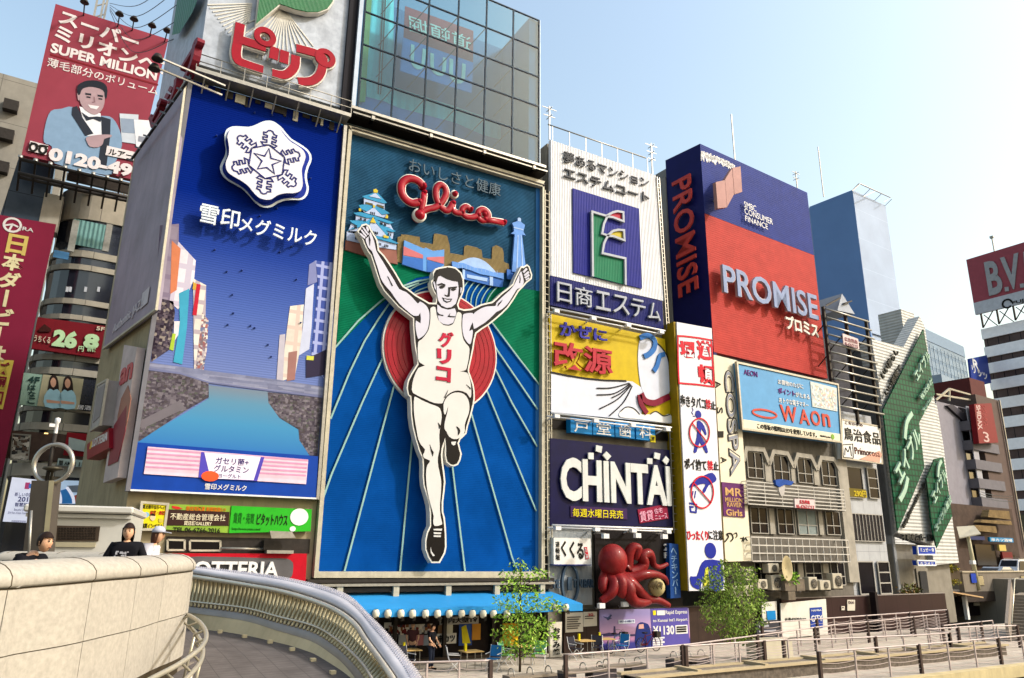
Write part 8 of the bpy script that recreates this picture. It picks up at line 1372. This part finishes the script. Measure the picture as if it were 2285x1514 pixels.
# ================= people =================
def skin_mesh(V, E_, rad, sub=2):
    me = bpy.data.meshes.new('sk'); me.from_pydata(V, E_, []); o = bpy.data.objects.new('sk', me); COL.objects.link(o); sk = o.modifiers.new('s', 'SKIN'); sk.use_smooth_shade = True
    for v, r in zip(me.skin_vertices[0].data, rad): v.radius = (r, r) if not isinstance(r, tuple) else r
    me.skin_vertices[0].data[0].use_root = True
    sb = o.modifiers.new('b', 'SUBSURF'); sb.levels = sub; sb.render_levels = sub
    dg = bpy.context.evaluated_depsgraph_get(); ev = o.evaluated_get(dg); m2 = ev.to_mesh(); vs = [tuple(v.co) for v in m2.vertices]; fs = [tuple(p.vertices) for p in m2.polygons]; ev.to_mesh_clear(); bpy.data.objects.remove(o); bpy.data.meshes.remove(me); return vs, fs
FLESH = M('skin warm', '#d8a886', .5, var=.08, spec=.3); JEAN = M('jeans', '#2a3040', .8, var=.15)
def hand(wr, di, pal, s=1.):            # five fingers as short chains rooted in a palm
    di = di.normalized(); sd_ = di.cross(pal).normalized(); V = [wr, wr+di*.05*s, wr+di*.09*s]; E_ = [(0, 1), (1, 2)]; rd = [.024, .036, .034]
    for k, (o, l) in enumerate(((-.03, .062), (-.01, .075), (.01, .07), (.028, .055))):
        b = len(V); V += [wr+di*.1*s+sd_*o, wr+di*(.1+l*.5)*s+sd_*o*1.1+pal*.012, wr+di*(.1+l*.9)*s+sd_*o*1.1+pal*.035]; E_ += [(2, b), (b, b+1), (b+1, b+2)]; rd += [.0095, .009, .008]
    b = len(V); V += [wr+di*.05*s-sd_*.04, wr+di*.085*s-sd_*.055+pal*.02]; E_ += [(1, b), (b, b+1)]; rd += [.012, .01]
    return V, E_, rd
def person(label, pos, rz, h, shirt, hair, pose, hairlong=False, cap=None, extra=None, sleeve=.5):
    k = h/1.72; v = lambda x, y, z: Vector((x*k, y*k, z*k)); lean = pose.get('lean', 0); hd = pose.get('head', (0, 0))
    pel, ch, nk = v(0, 0, .95), v(0, -.02-lean*.6, 1.3), v(0, .0-lean, 1.47); hc = nk+v(hd[0]*.3, -.02+hd[1]*.3-.02, .15)
    Vt = [pel, v(0, -lean*.25, 1.12), ch, nk, nk+v(0, -.01, .06)]; Et = [(0, 1), (1, 2), (2, 3), (3, 4)]; Rt = [(.15*k, .105*k), (.135*k, .1*k), (.16*k, .11*k), (.065*k, .06*k), (.052*k, .052*k)]
    arms = []; hands = []
    for s, key in ((-1, 'L'), (1, 'R')):
        sh, el, wr = v(s*.185, -lean*.9, 1.42), v(*pose[key][0]), v(*pose[key][1]); b = len(Vt); Vt += [sh, el, wr]; Et += [(2, b), (b, b+1), (b+1, b+2)]; Rt += [.062*k, .043*k, .028*k]; arms.append((sh, el, wr)); hands.append((wr, (wr-el), Vector((0, -.4, -.9)).normalized()))
    for s in (-1, 1): b = len(Vt); Vt += [v(s*.09, 0, .88), v(s*.1, -.02, .48), v(s*.1, .02, .08), v(s*.11, -.12, .035)]; Et += [(0, b), (b, b+1), (b+1, b+2), (b+2, b+3)]; Rt += [.088*k, .058*k, .042*k, .036*k]
    t = T('person', label, 'person', WF, base=(0, 0, 0)); b = MB(FLESH); vs, fs = skin_mesh(Vt, Et, Rt); b.add(vs, fs, True)
    hm = []; n = 16; m_ = 12
    for i in range(m_+1):
        th = math.pi*i/m_
        for q in range(n):
            ph = 2*math.pi*q/n; x, y, z = .076*math.sin(th)*math.cos(ph), .095*math.sin(th)*math.sin(ph), .118*math.cos(th)
            if z < -.03: x *= 1-.35*(-z-.03)/.09; y *= .9
            if y < 0 and abs(x) < .02 and -.045 < z < .01: y -= .016
            if y < 0 and .012 < abs(x) < .05 and .0 < z < .035: y += .008
            hm.append(hc+Vector((x, y, z))*k)
    b.add(hm, [(i*n+q, (i+1)*n+q, (i+1)*n+(q+1) % n, i*n+(q+1) % n) for i in range(m_) for q in range(n)], True)
    for s in (-1, 1): b.add([hc+Vector(c)*k for c in ((s*.074, -.005, .02), (s*.088, .015, .02), (s*.086, .012, -.03), (s*.074, -.002, -.03), (s*.074, .02, -.005))], [(0, 1, 2, 3), (1, 4, 2)], True)
    for w_, d_, p_ in hands: vh, eh, rh = hand(w_, d_, p_, k); vs, fs = skin_mesh(vh, eh, rh, 1); b.add(vs, fs, True)
    kb_ = t.part('body', b); f = MB(BLACK)
    for s in (-1, 1): f.lathe([(.001, .004), (.009, .002), (.009, -.004)], hc+Vector((s*.031, -.085, .015))*k, 8, 'y'); f.box(*[q for a, c in zip(hc+Vector((s*.032, -.09, .036))*k, (.014, .004, .003)) for q in (a-c, a+c)])
    f.m(M('lips', '#8a4a40', .5)).box(*[q for a, c in zip(hc+Vector((0, -.083, -.058))*k, (.018, .004, .004)) for q in (a-c, a+c)]); t.part('face_features', f, kb_)
    sv = [pel+v(0, 0, -.02), Vt[1], ch, v(0, -lean*.9, 1.41), nk+v(0, 0, -.005)]; se = [(0, 1), (1, 2), (2, 3), (3, 4)]; sr = [(.168*k, .122*k), (.158*k, .12*k), (.19*k, .14*k), (.15*k, .115*k), (.075*k, .072*k)]
    for sh, el, wr in arms: q = len(sv); sv += [sh, sh.lerp(el, .5), sh.lerp(el, .5+sleeve*.5)]; se += [(2, q), (q, q+1), (q+1, q+2)]; sr += [.078*k, .066*k, .064*k]
    vs, fs = skin_mesh(sv, se, sr); t.part('shirt', MB(shirt).add(vs, fs, True))
    pv = [v(0, 0, .97)]; pe = []; pr = [(.16*k, .118*k)]
    for s in (-1, 1): q = len(pv); pv += [v(s*.09, 0, .86), v(s*.1, -.02, .48), v(s*.1, .02, .1)]; pe += [(0, q), (q, q+1), (q+1, q+2)]; pr += [.1*k, .072*k, .06*k]
    vs, fs = skin_mesh(pv, pe, pr); t.part('trousers', MB(JEAN).add(vs, fs, True)); sm = MB(BLACK)
    for s in (-1, 1): sm.bev(s*.105*k-.05, s*.105*k+.05, -.2*k, .08*k, 0, .07, .02)
    t.part('shoe', sm)
    hv = []; hn = 16
    for i in range(9):
        th = math.pi*.62*i/8
        for q in range(hn):
            ph = 2*math.pi*q/hn; back = math.sin(ph); r = 1.12+.05*random.random(); z = .118*math.cos(th)*1.12
            x, y = .076*math.sin(th)*math.cos(ph)*r, .095*math.sin(th)*back*r
            if back < -.25 and th > .95: z = max(z, .052); 
            if hairlong and back > -.35 and i > 5: z -= .03*(i-5)
            hv.append(hc+Vector((x, y, z+.008))*k)
    t.part('hair', MB(hair).add(hv, [(i*hn+q, (i+1)*hn+q, (i+1)*hn+(q+1) % hn, i*hn+(q+1) % hn) for i in range(8) for q in range(hn)], True))
    if cap: c_ = MB(cap).lathe([(.001, .15), (.06, .14), (.1, .09), (.108, .045), (.1, .045)], hc+Vector((0, .0, 0)), 16); c_.add([hc+Vector(p) for p in ((-.07, -.08, .05), (.07, -.08, .05), (.05, -.19, .035), (-.05, -.19, .035), (-.07, -.08, .06), (.07, -.08, .06), (.05, -.19, .045), (-.05, -.19, .045))], [(0, 3, 2, 1), (4, 5, 6, 7), (0, 1, 5, 4), (1, 2, 6, 5), (2, 3, 7, 6), (3, 0, 4, 7)]); t.part('cap', c_)
    if extra: extra(t, k, v, hc)
    r = t.done(); r.location = pos; r.rotation_euler = (0, 0, rz); return r
HB_ = M('hair dark brown', '#2a1d18', .6, var=.2); HB2 = M('hair brown', '#4a3024', .6, var=.2); TEE = M('tee black', '#15151b', .85, var=.2); WTE = M('tee white', '#d8d4dc', .85, var=.06)
def stand(px, ytop, d, h, zg=2.72): p = D(px, ytop, d); return Vector((p.x, p.y, p.z-h*1.01))
def teeprint(t, k, v, hc):
    w = MB(M('shirt print grey', '#b8b8c0', .7))
    for i in range(14): x = random.uniform(-.12, .12); z = random.uniform(1.18, 1.34); w.box(x*k, x*k+random.uniform(.015, .05), -.165*k, -.158*k, z*k, z*k+random.uniform(.01, .04))
    t.part('shirt_print', w)
person('person with tousled dark hair in a black printed T-shirt behind the parapet', stand(290, 1170, 11.8, 1.78), -.25, 1.78, TEE, HB_, {'L': ((-.27, -.02, 1.18), (-.22, -.16, .98)), 'R': ((.28, -.05, 1.18), (.16, -.2, 1.05)), 'head': (.02, 0)}, True, None, teeprint, .75)
person('person in a white top and pale cap facing the one in black', stand(341, 1178, 12.7, 1.74), 1.2, 1.74, WTE, HB2, {'L': ((-.26, -.03, 1.18), (-.2, -.2, 1.12)), 'R': ((.25, -.03, 1.18), (.14, -.2, 1.1)), 'lean': .03, 'head': (0, -.1)}, True, M('cap pale blue', '#b8bccc', .8), None, .6)
def kit(t, k, v, hc):
    t.part('backpack', MB(M('backpack black', '#1a1c22', .8, var=.2)).bev(-.16*k, .16*k, .0, .2*k, .98*k, 1.4*k, .05)); w = v(*(.08, -.42, 1.2)); t.part('phone', MB(BLACK).bev(w.x-.045, w.x+.03, w.y-.03, w.y-.018, w.z-.03, w.z+.11, .004))
person('person with short dark hair and black backpack leaning on the parapet with a phone', stand(62, 1190, 9.6, 1.66), .85, 1.66, TEE, HB_, {'L': ((-.24, -.22, 1.18), (-.04, -.4, 1.2)), 'R': ((.24, -.24, 1.18), (.08, -.42, 1.2)), 'lean': .14, 'head': (0, -.35)}, False, None, kit, .55)
for i, (x, y, r, c) in enumerate(((13.3, 28.9, .6, TEE), (12.9, 29.9, -.4, M('shirt dull maroon', '#4a2c30', .8)))):
    person(('person in black at a table under the left part of the awning', 'person in dull maroon standing deep under the awning')[i], Vector((x, y, 0)), r, 1.65, c, HB_, {'L': ((-.26, -.04, 1.18), (-.2, -.22, 1.0)), 'R': ((.26, -.04, 1.18), (.2, -.22, 1.0))})
